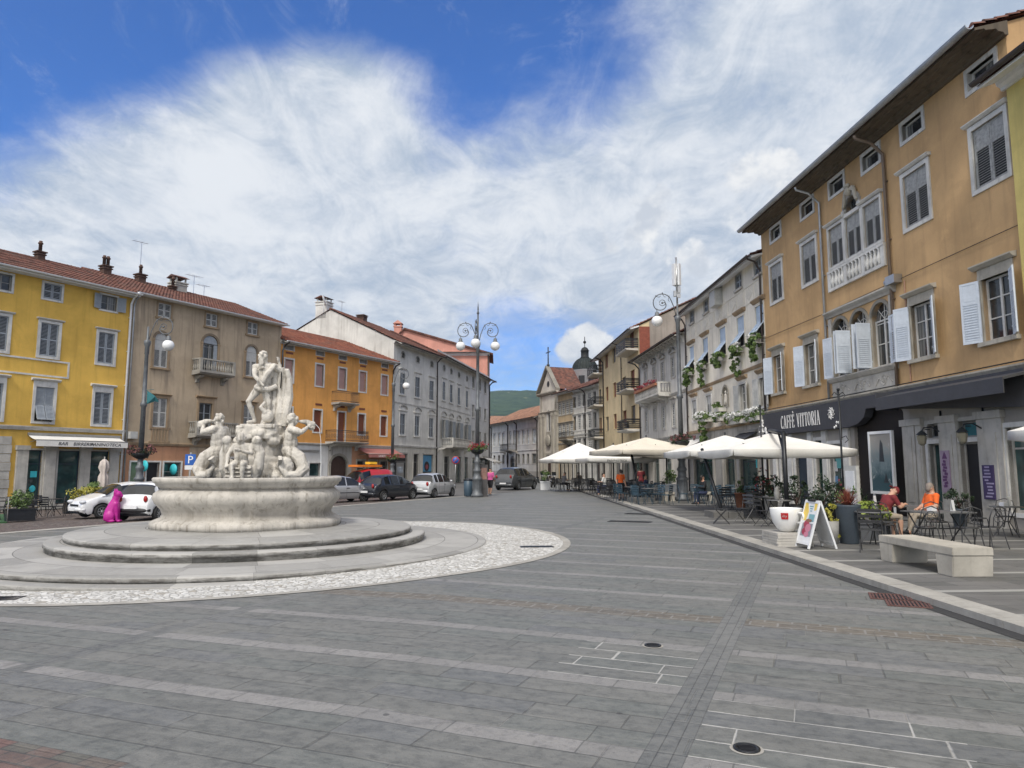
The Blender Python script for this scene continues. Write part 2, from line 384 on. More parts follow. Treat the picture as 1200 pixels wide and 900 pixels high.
# ------------------------------------------------------------------ ground materials
GA = math.atan((950 - 600) / FPX); cA, sA = math.cos(GA), math.sin(GA)
def paving_mat():
    m, nt, p = nodes_of('paving'); b = NB(nt); o = b.obj()
    s = b.n('ShaderNodeSeparateXYZ'); b.link(o, s.inputs[0]); x, y = s.outputs[0], s.outputs[1]
    mm = b.math
    a = mm('SUBTRACT', mm('MULTIPLY', x, cA), mm('MULTIPLY', y, sA)); bb = mm('ADD', mm('MULTIPLY', x, sA), mm('MULTIPLY', y, cA))
    wob = mm('MULTIPLY', mm('SUBTRACT', b.noise(o, 1.3, 2), .5), .03)
    t0 = mm('ADD', mm('DIVIDE', mm('SUBTRACT', mm('ADD', bb, wob), 4.64), 1.42), .076)
    tt = mm('FRACT', t0); band = mm('FLOOR', t0)
    strip = mm('LESS_THAN', tt, .152)
    # slab rows between the strips
    rr = mm('MULTIPLY', mm('SUBTRACT', tt, .152), 4 / .848); row = mm('FLOOR', rr); rf = mm('FRACT', rr)
    rid = mm('ADD', mm('MULTIPLY', band, 4), row)
    def wn(v, k=0.0, v2=None):
        cv = b.n('ShaderNodeCombineXYZ'); b.link(mm('ADD', v, .37 + k), cv.inputs[0])
        if v2 is not None: b.link(v2, cv.inputs[1])
        w = b.n('ShaderNodeTexWhiteNoise', noise_dimensions='2D'); b.link(cv.outputs[0], w.inputs[0]); return w.outputs[0]
    r1, r2 = wn(rid), wn(rid, 11)
    u = mm('DIVIDE', mm('ADD', a, mm('MULTIPLY', r1, 9)), mm('ADD', .8, mm('MULTIPLY', r2, .75)))
    u = mm('ADD', u, mm('MULTIPLY', mm('SINE', mm('MULTIPLY', u, 2.1)), .22))
    uid = mm('FLOOR', u); uf = mm('FRACT', u); tone = wn(rid, 3, uid); tone2 = wn(rid, 7, uid)
    jd = mm('MINIMUM', mm('MULTIPLY', mm('MINIMUM', rf, mm('SUBTRACT', 1, rf)), .30), mm('MULTIPLY', mm('MINIMUM', uf, mm('SUBTRACT', 1, uf)), 1.1))
    jn = b.noise(o, 5, 4, .7)
    joint = mm('SUBTRACT', 1, b.ramp(mm('SUBTRACT', jd, mm('MULTIPLY', jn, .010)), .0, .007))
    def box(a0, a1, b0, b1): return mm('MULTIPLY', mm('MULTIPLY', mm('GREATER_THAN', a, a0), mm('LESS_THAN', a, a1)), mm('MULTIPLY', mm('GREATER_THAN', bb, b0), mm('LESS_THAN', bb, b1)))
    jwide = mm('SUBTRACT', 1, b.ramp(mm('SUBTRACT', jd, mm('MULTIPLY', b.noise(o, 3.5, 4, .75), .022)), -.006, .003))
    white = mm('MAXIMUM', box(-.80, .85, 4.66, 5.97), box(-2.25, -1.07, 6.14, 7.40))
    cleft = b.noise(b.mapv(b.mapv(o, (1, 1, 1), (0, 0, GA)), (1.3, 5.5, 1)), 2.0, 8, .68, .6)
    grain = b.noise(o, 38, 4, .7); big = b.noise(o, .33, 4, .6)
    c = b.mix(tone, c4((.130, .134, .127)), c4((.166, .167, .155)))
    c = b.mix(mm('MULTIPLY', mm('GREATER_THAN', tone2, .62), .4), c, c4((.115, .135, .127)))
    c = b.mix(mm('MULTIPLY', mm('LESS_THAN', tone2, .16), .5), c, c4((.12, .13, .145)))
    c = b.mix(mm('MULTIPLY', b.ramp(cleft, .42, .7), .55), c, c4((.23, .23, .215)))
    c = b.mix(mm('MULTIPLY', b.ramp(cleft, .52, .3), .35), c, c4((.075, .078, .078)))
    c = b.mix(mm('MULTIPLY', b.ramp(big, .4, .7), .25), c, c4((.22, .215, .20)))
    jcol = b.mix(b.ramp(b.noise(o, .9, 4, .6), .50, .60), c4((.055, .055, .052)), c4((.26, .255, .24)))
    c = b.mix(mm('MULTIPLY', joint, .55), c, jcol)
    c = b.mix(mm('MULTIPLY', mm('MULTIPLY', jwide, white), .95), c, c4((.50, .49, .46)))
    # pale strips
    su = mm('DIVIDE', mm('ADD', a, mm('MULTIPLY', wn(band, 5), 5)), .95); sf = mm('FRACT', su)
    sj = mm('MULTIPLY', mm('MINIMUM', sf, mm('SUBTRACT', 1, sf)), .95)
    st = b.mix(wn(band, 9, mm('FLOOR', su)), c4((.235, .228, .22)), c4((.30, .288, .278)))
    st = b.mix(mm('MULTIPLY', b.ramp(b.noise(b.mapv(b.mapv(o, (1, 1, 1), (0, 0, GA)), (9, 2, 1)), 3, 5, .7), .45, .7), .5), st, c4((.19, .185, .18)))
    st = b.mix(mm('MULTIPLY', mm('LESS_THAN', sj, .006), .7), st, c4((.06, .06, .06)))
    c = b.mix(mm('MULTIPLY', strip, .85), c, st)
    # brown sett bands
    bx = b.mapv(b.mapv(o, (1, 1, 1), (0, 0, GA)), (1, 1, 1))
    br = b.n('ShaderNodeTexBrick'); b.link(bx, br.inputs['Vector']); br.inputs['Scale'].default_value = 1
    br.inputs['Brick Width'].default_value = .30; br.inputs['Row Height'].default_value = .21; br.inputs['Mortar Size'].default_value = .012
    br.inputs['Color1'].default_value = (.125, .105, .08, 1); br.inputs['Color2'].default_value = (.18, .155, .12, 1); br.inputs['Mortar'].default_value = (.26, .25, .23, 1)
    bcol = b.mix(mm('MULTIPLY', b.ramp(cleft, .45, .7), .5), br.outputs[0], c4((.10, .085, .07)))
    bm = mm('LESS_THAN', mm('ABSOLUTE', mm('SUBTRACT', bb, 8.95)), .20); c = b.mix(mm('MULTIPLY', bm, .95), c, bcol)
    br2 = b.n('ShaderNodeTexBrick'); b.link(bx, br2.inputs['Vector']); br2.inputs['Scale'].default_value = 1
    br2.inputs['Brick Width'].default_value = .24; br2.inputs['Row Height'].default_value = .13; br2.inputs['Mortar Size'].default_value = .008
    br2.inputs['Color1'].default_value = (.16, .085, .07, 1); br2.inputs['Color2'].default_value = (.12, .115, .095, 1); br2.inputs['Mortar'].default_value = (.06, .055, .05, 1)
    b2 = mm('MULTIPLY', mm('MULTIPLY', mm('LESS_THAN', bb, 3.38), mm('GREATER_THAN', bb, 2.4)), mm('LESS_THAN', a, -4.0))
    c = b.mix(b2, c, br2.outputs[0])
    # channels running along the square
    am = mm('SUBTRACT', mm('FRACT', mm('DIVIDE', mm('ADD', a, 6.94), 6.0)), .5); ad = mm('ABSOLUTE', mm('MULTIPLY', mm('SUBTRACT', mm('ABSOLUTE', am), .5), 6.0))
    cj = mm('FRACT', mm('DIVIDE', bb, 1.1)); cjm = mm('LESS_THAN', mm('MINIMUM', cj, mm('SUBTRACT', 1, cj)), .006)
    ch = b.mix(wn(mm('FLOOR', mm('DIVIDE', bb, 1.1)), 21), c4((.125, .13, .128)), c4((.18, .182, .175)))
    ch = b.mix(mm('MULTIPLY', b.ramp(cleft, .45, .7), .4), ch, c4((.22, .22, .21)))
    ch = b.mix(mm('MULTIPLY', mm('MAXIMUM', cjm, mm('LESS_THAN', mm('ABSOLUTE', mm('SUBTRACT', ad, mm('ADD', .05, mm('MULTIPLY', wob, .3)))), .004)), .8), ch, c4((.04, .04, .04)))
    ch = b.mix(mm('MULTIPLY', mm('GREATER_THAN', ad, .128), .6), ch, c4((.05, .05, .05)))
    c = b.mix(mm('LESS_THAN', ad, .135), c, ch)
    # spots and stains
    sp = b.noise(o, 2.1, 3, .5); c = b.mix(mm('MULTIPLY', b.ramp(sp, .69, .73), .55), c, c4((.06, .06, .06)))
    c = b.mix(mm('MULTIPLY', b.ramp(b.noise(o, .62, 7, .7, .6), .50, .68), .38), c, c4((.088, .092, .088)))
    c = b.mix(mm('MULTIPLY', b.ramp(b.noise(b.mapv(o, (1, .35, 1)), 1.1, 6, .7), .56, .70), .25), c, c4((.24, .235, .22)))
    mid = b.noise(o, 9, 7, .72); c = b.mix(mm('MULTIPLY', b.ramp(mid, .35, .65), .30), c, c4((.20, .20, .185))); c = b.mix(mm('MULTIPLY', b.ramp(mid, .52, .36), .40), c, c4((.075, .078, .076)))
    c = b.mix(mm('MULTIPLY', b.ramp(grain, .56, .70), .45), c, c4((.07, .072, .07)))
    gum = b.n('ShaderNodeTexVoronoi'); gum.inputs['Scale'].default_value = 1.7; b.link(o, gum.inputs['Vector']); c = b.mix(mm('MULTIPLY', mm('LESS_THAN', gum.outputs['Distance'], .042), .7), c, c4((.055, .055, .055)))
    b.link(c, p.inputs['Base Color'])
    b.link(b.math('ADD', .48, b.math('MULTIPLY', cleft, .22)), p.inputs['Roughness']); p.inputs['Specular IOR Level'].default_value = .3
    h = mm('ADD', mm('MULTIPLY', cleft, .8), mm('ADD', mm('MULTIPLY', grain, .45), mm('MULTIPLY', joint, -.7)))
    b.bump(h, .65, .016, p)
    MATS['paving'] = m
paving_mat()
def cobble_mat(name, cols, scale, dark, bump=.6):
    m, nt, p = nodes_of(name); b = NB(nt); o = b.obj()
    v = b.n('ShaderNodeTexVoronoi'); v.inputs['Scale'].default_value = scale; b.link(o, v.inputs['Vector'])
    e = b.n('ShaderNodeTexVoronoi', feature='DISTANCE_TO_EDGE'); e.inputs['Scale'].default_value = scale; b.link(o, e.inputs['Vector'])
    s = b.n('ShaderNodeSeparateXYZ'); b.link(v.outputs['Color'], s.inputs[0])
    c = b.mix(s.outputs[0], c4(cols[0]), c4(cols[1]))
    c = b.mix(b.math('GREATER_THAN', s.outputs[1], .88), c, c4(cols[2]))
    n = b.noise(o, 1.2, 4); c = b.mix(b.math('MULTIPLY', b.ramp(n, .5, .75), .4), c, c4(shade(cols[0], .6)))
    ed = b.ramp(e.outputs['Distance'], .02, .12)
    c = b.mix(ed, c4(dark), c); b.link(c, p.inputs['Base Color']); p.inputs['Roughness'].default_value = .75
    b.bump(ed, bump, .03, p); MATS[name] = m
cobble_mat('pebbles', ((.50, .49, .46), (.72, .71, .67), (.36, .33, .28)), 11.0, (.34, .33, .30))
cobble_mat('setts', ((.10, .075, .066), (.16, .125, .11), (.19, .17, .15)), 8.0, (.045, .04, .037), .4)
def asphaltish():
    m, nt, p = nodes_of('road_grey'); b = NB(nt); o = b.obj()
    n = b.noise(o, .5, 5, .6); g = b.noise(o, 40, 3, .6)
    c = b.mix(b.ramp(n, .35, .65), c4((.085, .083, .08)), c4((.125, .122, .118))); c = b.mix(b.math('MULTIPLY', b.ramp(g, .4, .7), .3), c, c4((.17, .165, .16)))
    b.link(c, p.inputs['Base Color']); p.inputs['Roughness'].default_value = .85; MATS['road_grey'] = m
asphaltish()
def pavement_mat():
    m, nt, p = nodes_of('pavement'); b = NB(nt); o = b.obj(); mm = b.math
    s = b.n('ShaderNodeSeparateXYZ'); b.link(o, s.inputs[0]); x, y = s.outputs[0], s.outputs[1]
    t = mm('DIVIDE', mm('ADD', y, mm('MULTIPLY', x, -.06)), 1.62); tf = mm('FRACT', t); tb = mm('FLOOR', t)
    strip = mm('LESS_THAN', tf, .10)
    br = b.n('ShaderNodeTexBrick'); b.link(b.mapv(o, (1, 1, 1), (0, 0, R(-3.4))), br.inputs['Vector']); br.inputs['Scale'].default_value = 1
    br.inputs['Brick Width'].default_value = .95; br.inputs['Row Height'].default_value = .365; br.inputs['Mortar Size'].default_value = .006
    br.inputs['Color1'].default_value = (.105, .105, .10, 1); br.inputs['Color2'].default_value = (.155, .15, .143, 1); br.inputs['Mortar'].default_value = (.05, .05, .05, 1)
    cl = b.noise(b.mapv(o, (1.2, 5, 1)), 2.2, 7, .68, .5); big = b.noise(o, .5, 4)
    c = b.mix(mm('MULTIPLY', b.ramp(cl, .45, .7), .5), br.outputs[0], c4((.21, .205, .19)))
    c = b.mix(mm('MULTIPLY', b.ramp(big, .45, .7), .3), c, c4((.08, .08, .078)))
    c = b.mix(mm('MULTIPLY', strip, .85), c, c4((.33, .325, .30)))
    b.link(c, p.inputs['Base Color']); p.inputs['Roughness'].default_value = .7; p.inputs['Specular IOR Level'].default_value = .25
    b.bump(cl, .35, .012, p); MATS['pavement'] = m
pavement_mat()
stone('kerb_stone', (.37, .355, .32), (.10, .095, .085), .3, 1.2, .3)
mat('carpet_green', (.03, .09, .035), .95, 0, .2, 20)
# ------------------------------------------------------------------ ground sheets
def drape(name, pts, m, off, kind='structure', parent=None, cuts=(-45, -1)):
    bm = bmesh.new(); vs = [bm.verts.new((x, y, 0)) for x, y in pts]; bm.faces.new(vs)
    for cx in cuts:
        bmesh.ops.bisect_plane(bm, geom=bm.verts[:] + bm.edges[:] + bm.faces[:], plane_co=(cx, 0, 0), plane_no=(1, 0, 0))
    for v in bm.verts: v.co.z = gz(v.co.x) + off
    bmesh.ops.recalc_face_normals(bm, faces=bm.faces)
    for f in bm.faces:
        if f.normal.z < 0: f.normal_flip()
    me = bpy.data.meshes.new(name); bm.to_mesh(me); bm.free(); me.materials.append(M(m)); o = link(name, me, parent)
    if kind: o['kind'] = kind
    return o
drape('piazza_paving', [(-70, -14), (40, -14), (40, 190), (-70, 190)], 'paving', 0.0)
RD = [(-40, -14.4), (-16.7, 23.2), (-8.6, 36.3), (-1.0, 48.5), (1.5, 56), (1.8, 80), (0, 120), (-2, 160)]
LD = [(-20, 160), (-20, 130), (-7.2, 104), (-12.6, 78), (-15.6, 69), (-22.2, 57), (-28.2, 46), (-33, 38), (-60, -8)]
drape('far_road', [(-1.0, 48.5), (1.5, 56), (1.8, 80), (0, 120), (-2, 160), (-20, 160), (-20, 130), (-5, 104), (-10.3, 78), (-13.3, 69), (-9.5, 60), (-5.6, 41.0)], 'road_grey', .004)
drape('sett_road', [(-40, -14.4), (-16.7, 23.2), (-8.6, 36.3), (-5.6, 41.0), (-9.5, 60), (-19, 50.5), (-23.5, 42), (-28, 34.2), (-58, -14.4)], 'setts', .004)
drape('road_edge_stones', [(-40.3, -14.4), (-17.0, 23.2), (-8.9, 36.3), (-1.3, 48.5), (-.9, 48.3), (-8.4, 36.1), (-16.4, 23.0), (-39.8, -14.4)], 'kerb_stone', .009)
mb = MB(); mb.poly(((-4000, -300, -3.2), (4000, -300, -3.2), (4000, 4400, -3.2), (-4000, 4400, -3.2))); tag(mb.build('ground', [mat('land', (.07, .09, .04), .95, 0, .4, .02)]), kind='structure')
# right-hand pavement, one step up, and its kerb
KX = 5.5
mb = MB(); mb.slab([(KX + .34, -6), (40, -6), (40, 125), (KX - .16, 125), (KX - .16, 50)], -.5, PAVE); tag(mb.build('pavement', 'pavement'), kind='structure')
mb = MB()
y = -6.0
while y < 60:
    L = rnd.uniform(1.0, 1.6); x0 = KX + .0 - .008 * (y - 8); x1 = KX - .008 * (y + L - 8)
    mb.slab([(x0, y), (x0 + .40, y), (x1 + .40, y + L - .008), (x1, y + L - .008)], -.3, PAVE + .012 + rnd.uniform(-.003, .003)); y += L
tag(mb.build('kerb', 'kerb_stone'), kind='structure')
mb = MB(); mb.poly(((KX - .10, -6, .005), (KX + .12, -6, .005), (KX + .12 - .52, 59.8, .005), (KX - .10 - .52, 59.8, .005))); tag(mb.build('kerb_gutter', mat('gutter_dark', (.035, .035, .035), .9)), kind='structure')  # dark strip laid at the kerb foot paints the shade of its face
# left sidewalk along the facades
drape('sidewalk', [(-58.5, -14), (-28, 34.2), (-23.5, 42), (-19, 50.5), (-9.5, 60), (-13.3, 69), (-30, 58), (-45, 38), (-80, -14)], 'pave_slab', .05)
# hills
def hills():
    from mathutils import noise as mn
    mb = MB(); nx, ny = 120, 36; idx = {}
    for j in range(ny + 1):
        for i in range(nx + 1):
            x = -3200 + 6400 * i / nx; t = j / ny; yy = 1300 + 2300 * t
            prof = math.sin(min(1, t * 1.08) * PI / 2) ** 1.2
            h = 322 * (1 + .16 * mn.noise((x * .0012 + 2.3, .4, 0)) + .05 * mn.noise((x * .005, 1.4, 0)))
            z = -3 + h * prof + 16 * mn.noise((x * .004, yy * .004, 3)) * min(1, t * 3) + 6 * mn.noise((x * .013, yy * .013, 5)) * min(1, t * 3)
            idx[i, j] = mb.V((x, yy, z))
    mb.smooth = True
    for j in range(ny):
        for i in range(nx): mb.F((idx[i, j], idx[i + 1, j], idx[i + 1, j + 1], idx[i, j + 1]))
    m, nt, p = nodes_of('hill_forest'); b = NB(nt); o = b.obj()
    n1 = b.noise(o, .0045, 6, .6); n2 = b.noise(o, .03, 6, .7); n3 = b.noise(o, .0065, 3, .5, .8)
    c = b.mix(b.ramp(n2, .35, .65), c4((.016, .034, .018)), c4((.05, .085, .032)))
    c = b.mix(b.math('MULTIPLY', b.ramp(n1, .45, .65), .6), c, c4((.05, .08, .035)))
    c = b.mix(b.math('MULTIPLY', b.ramp(n3, .61, .66), .8), c, c4((.20, .20, .10)))
    c = b.mix(b.ramp(b.noise(o, .02, 2), .74, .77), c, c4((.38, .35, .28)))
    b.link(c, p.inputs['Base Color']); p.inputs['Roughness'].default_value = 1; p.inputs['Specular IOR Level'].default_value = 0; b.bump(n2, 1.0, 14, p)
    tag(mb.build('hills', m), kind='structure')
hills()

# air between here and the hills
mb = MB(); mb.bx(-4100, 4100, -400, 4500, -6, 430)
def haze():
    m = bpy.data.materials.new('haze'); m.use_nodes = True; nt = m.node_tree; nt.nodes.remove(nt.nodes['Principled BSDF'])
    v = nt.nodes.new('ShaderNodeVolumePrincipled'); v.inputs['Color'].default_value = (.62, .78, .95, 1); v.inputs['Density'].default_value = HAZE; v.inputs['Anisotropy'].default_value = .0
    nt.links.new(v.outputs[0], nt.nodes['Material Output'].inputs['Volume']); return m
HAZE = .00010
tag(mb.build('haze', haze()), kind='stuff')
# ------------------------------------------------------------------ lettering
def letter_mesh(text, size, depth=.006, align='CENTER', squeeze=1.0, shear=0.0):
    cu = bpy.data.curves.new('lettering', 'FONT'); cu.body = text; cu.size = size; cu.extrude = depth; cu.align_x = align; cu.shear = shear; cu.resolution_u = 2
    o = bpy.data.objects.new('lettering', cu); COL.objects.link(o)
    dg = bpy.context.evaluated_depsgraph_get(); dg.update()
    me = bpy.data.meshes.new_from_object(o.evaluated_get(dg)); bpy.data.objects.remove(o); bpy.data.curves.remove(cu)
    me.transform(Matrix.Scale(squeeze, 4, (1, 0, 0))); me.transform(Matrix.Rotation(PI / 2, 4, 'X')); return me
def lettering(text, size, m, parent, loc, rz=0, name='lettering', **k):
    me = letter_mesh(text, size, **k); me.materials.clear(); me.materials.append(M(m)); return link(name, me, parent, loc, rz)
# tall roman capitals with thick and thin strokes: list of (x0,z0,x1,z1,width) in a unit-high box
def arc(cx, cz, rx, rz, a0, a1, w0, w1, n=14):
    q = []
    for k in range(n):
        t0, t1 = [R(a0 + (a1 - a0) * (k + i) / n) for i in (0, 1)]
        w = w0 + (w1 - w0) * abs(math.cos((t0 + t1) / 2))
        q.append((cx + rx * math.cos(t0), cz + rz * math.sin(t0), cx + rx * math.cos(t1), cz + rz * math.sin(t1), w))
    return q
TH, TN = .105, .04
GL = {'C': (.46, arc(.25, .5, .2, .47, 50, 310, TN, TH) + [(.40, .78, .40, .98, TN), (.40, .02, .40, .22, TN)]),
      'A': (.52, [(.06, .02, .24, .98, TN), (.24, .98, .44, .02, TH), (.13, .34, .36, .34, TN), (.0, .02, .14, .02, TN), (.34, .02, .52, .02, TN)]),
      'F': (.42, [(.12, .02, .12, .98, TH), (.12, .97, .40, .97, TN), (.12, .53, .34, .53, TN), (.40, .97, .40, .82, TN), (.34, .45, .34, .61, TN), (.04, .02, .24, .02, TN)]),
      'E': (.42, [(.12, .02, .12, .98, TH), (.12, .97, .38, .97, TN), (.12, .53, .33, .53, TN), (.12, .03, .40, .03, TN), (.38, .97, .38, .82, TN), (.40, .03, .40, .2, TN), (.33, .45, .33, .61, TN)]),
      'V': (.50, [(.08, .98, .27, .02, TH), (.27, .02, .44, .98, TN), (.0, .98, .17, .98, TN), (.36, .98, .52, .98, TN)]),
      'I': (.24, [(.12, .02, .12, .98, TH), (.03, .98, .21, .98, TN), (.03, .02, .21, .02, TN)]),
      'T': (.44, [(.22, .02, .22, .98, TH), (.02, .97, .42, .97, TN), (.02, .97, .02, .80, TN), (.42, .97, .42, .80, TN), (.13, .02, .31, .02, TN)]),
      'O': (.50, arc(.25, .5, .2, .47, 0, 360, TN, TH, 22)),
      'R': (.50, [(.12, .02, .12, .98, TH), (.12, .97, .25, .97, TN), (.12, .50, .25, .50, TN)] + arc(.25, .735, .15, .235, 90, -90, TN, TH) + [(.24, .5, .44, .02, TH), (.04, .02, .22, .02, TN)]),
      ' ': (.30, [])}
def roman(text, h, m, parent, loc, sx=.8, name='lettering'):
    mb = MB(); x = 0
    for ch in text:
        acc = ch == 'È'; g = GL['E' if acc else ch]
        st = list(g[1]) + ([(.16, 1.22, .28, 1.07, .07)] if acc else [])
        for x0, z0, x1, z1, w in st:
            p, q = Vector(((x + x0 * sx) * h, 0, z0 * h)), Vector(((x + x1 * sx) * h, 0, z1 * h)); d = (q - p)
            if d.length < 1e-5: continue
            t = Vector((-d.z, 0, d.x)).normalized() * (w * h * .5 * sx); e = d.normalized() * (w * h * .12)
            mb.prism([((p - e + t).x, (p - e + t).z), ((p - e - t).x, (p - e - t).z), ((q + e - t).x, (q + e - t).z), ((q + e + t).x, (q + e + t).z)], -.012, 0)
        x += (g[0] + .07) * sx
    return mb.build(name, m, parent, (loc[0] - x * h / 2, loc[1], loc[2]))
# ------------------------------------------------------------------ building kit
def leaf_shutter(w, h, sign=1, solid=.33, pitch=.075, mats='shutter_old', th=.04, back=False):
    """louvred leaf hinged at x=0, reaching to sign*w"""
    def mk():
        mb = MB(); st = min(.07, w * .16)
        X = lambda a, b: (min(a * sign, b * sign), max(a * sign, b * sign))
        def bar(a, b, z0, z1, t=th, y=0): x0, x1 = X(a, b); mb.bx(x0, x1, y - t / 2, y + t / 2, z0, z1)
        bar(0, st, 0, h); bar(w - st, w - .004, 0, h)
        zs = h * (1 - solid) if solid else h - st
        for z0, z1 in ((0, st * 1.2), (h - st, h)) + (((zs - st, zs),) if solid else ((h * .5 - st * .5, h * .5 + st * .5),)): bar(st, w - st, z0, z1, th * .96)
        if solid:
            bar(st, w - st, zs, h - st, th * .5); bar(st + .03, w - st - .03, zs + .04, h - st - .04, th * .75)
        if back: mb.mi = 1; mb.bx(*X(st, w - st), th * .40, th * .46, st * 1.2, zs - st if solid else h - st)  # dark sheet behind the slats stands in for the shade in the gaps
        mb.mi = 0
        spans = ((st * 1.2, zs - st),) if solid else ((st * 1.2, h * .5 - st * .5), (h * .5 + st * .5, h - st))
        if not back:
            for a, c in spans:
                bar(st, w - st, a, c, th * .12); n = max(2, int((c - a) / pitch)); d = (c - a) / n
                for k in range(n): bar(st + .004, w - st - .004, a + d * (k + .1), a + d * (k + .5), th * .95)
            spans = ()
        for a, c in spans:
            n = max(2, int((c - a) / pitch)); d = (c - a) / n
            for k in range(n):
                x0, x1 = X(st, w - st); z = a + d * k
                mb.poly(((x0, -th * .45, z + d * .08), (x1, -th * .45, z + d * .08), (x1, th * .45, z + d * .48), (x0, th * .45, z + d * .48)))
                mb.poly(((x0, -th * .45, z + d * .02), (x0, -th * .45, z + d * .20), (x1, -th * .45, z + d * .20), (x1, -th * .45, z + d * .02)))
        mb.bx(*X(-.012, .02), th * .3, th * .5 + .012, h * .12, h * .12 + .05); mb.bx(*X(-.012, .02), th * .3, th * .5 + .012, h * .85, h * .85 + .05)
        return mb.mesh('shutter', [mats, 'louvre_gap_shade'])
    return cached(('sh', round(w, 3), round(h, 3), sign, solid, pitch, mats, back), mk)
def arch_pts(w, h, rise, n=10, x0=0, z0=0):
    """outline of an opening, springing at h-rise, half-ellipse above"""
    pts = [(x0 - w / 2, z0), (x0 + w / 2, z0)]
    for k in range(n + 1):
        t = PI * k / n; pts.append((x0 + w / 2 * math.cos(t), z0 + h - rise + rise * math.sin(t)))
    return pts
def surround_mesh(w, h, fw, fp, m, sill, lintel, rise, key):
    """stone frame round an opening: origin bottom centre on the wall plane"""
    def mk():
        mb = MB(); a = w / 2; r = -.004
        if fw:
            zt = h - rise if rise else h
            mb.bx(-a - fw, -a, -fp, .20, 0, zt); mb.bx(a, a + fw, -fp, .20, 0, zt)
            if rise:
                n = 12
                for k in range(n):
                    t0, t1 = PI * k / n, PI * (k + 1) / n
                    q = [(math.cos(t) * (a + d), zt + math.sin(t) * (rise + d)) for t, d in ((t0, 0), (t0, fw), (t1, fw), (t1, 0))]
                    mb.prism(q, -fp, .20)
                mb.bx(-a - fw - .03, -a + .0, -fp - .03, .0, zt - .05, zt + .05); mb.bx(a, a + fw + .03, -fp - .03, .0, zt - .05, zt + .05)
            else: mb.bx(-a - fw, a + fw, -fp, .20, h, h + fw)
        if sill: mb.bx(-a - fw - .06, a + fw + .06, -fp - .09, .21, -.13, -.003)
        else: mb.bx(-a - fw, a + fw, -fp, .20, -fw * .9, -.003)
        top = h + fw
        if lintel == 'flat':
            mb.bx(-a - fw, a + fw, -fp * .7, .0, top + .002, top + .20); y = fp
            mb.prof([(.0, top + .20), (-y - .04, top + .20), (-y - .16, top + .29), (-y - .16, top + .33), (0, top + .37)], -a - fw - .14, a + fw + .14)
        elif lintel == 'ledge':
            mb.prof([(.0, top + .02), (-fp - .05, top + .02), (-fp - .13, top + .08), (-fp - .13, top + .11), (0, top + .13)], -a - fw - .1, a + fw + .1)
        elif lintel in ('ped', 'arcped'):
            b_ = a + fw + .16; mb.bx(-a - fw, a + fw, -fp * .7, 0, top + .002, top + .18); mb.bx(-b_, b_, -fp - .12, 0, top + .18, top + .26); y0 = top + .26
            n = 2 if lintel == 'ped' else 10
            ri = b_ * .5
            pts = [(b_ * math.cos(PI * k / n), y0 + ri * math.sin(PI * k / n)) for k in range(n + 1)]
            for p, q in zip(pts, pts[1:]):
                mb.prism([(p[0], p[1]), (p[0] * .99, p[1] + .10), (q[0] * .99, q[1] + .10), (q[0], q[1])], -fp - .12, 0)
            mb.prism(pts[::-1], -fp * .5, -.0)
        return mb.mesh('window', m)
    return cached(('fr',) + key, mk)
def pane_mesh(w, h, kind, fm, gm, rise=0, key=()):
    """glazing set back in the reveal: sash + glass in one part"""
    def mk():
        mb = MB(); a = w / 2; f = min(.06, w * .07)
        if kind == 'blind':
            mb.mi = 1; n = max(4, int(h / .09))
            for k in range(n): mb.bx(-a, a, .13 + .008 * (k % 2), .16, h * k / n, h * (k + 1) / n)
            return mb.mesh('roller_blind', [fm, gm])
        mb.mi = 1; mb.prism(arch_pts(w, h, rise) if rise else [(-a, 0), (a, 0), (a, h), (-a, h)], .17, .19)
        mb.mi = 0
        mb.bx(-a, -a + f, .13, .169, 0, h - rise); mb.bx(a - f, a, .13, .169, 0, h - rise); mb.bx(-a + f, a - f, .13, .169, 0, f * 1.2); mb.bx(-a + f, a - f, .13, .169, h - rise - f, h - rise)
        if kind in ('casement', 'fine'):
            mb.bx(-f * .7, f * .7, .125, .168, f, h - rise - f)
            for t in ((.36, .68) if kind == 'fine' else (.5,)): mb.bx(-a + f, a - f, .14, .168, h * t - .018, h * t + .018)
        elif kind == 'shop':
            mb.bx(-a + f, a - f, .14, .168, h * .74, h * .74 + .05)
        if rise:
            for k in (1, 2, 3): t = PI * k / 4; mb.tube([(0, .15, h - rise), (math.cos(t) * a * .96, .15, h - rise + math.sin(t) * rise * .96)], .018, 4)
            mb.tube([(math.cos(PI * k / 10) * a * .5, .15, h - rise + math.sin(PI * k / 10) * rise * .5) for k in range(11)], .015, 4)
        return mb.mesh('pane', [fm, gm])
    return cached(('pn', round(w, 3), round(h, 3), kind, fm, gm, rise), mk)
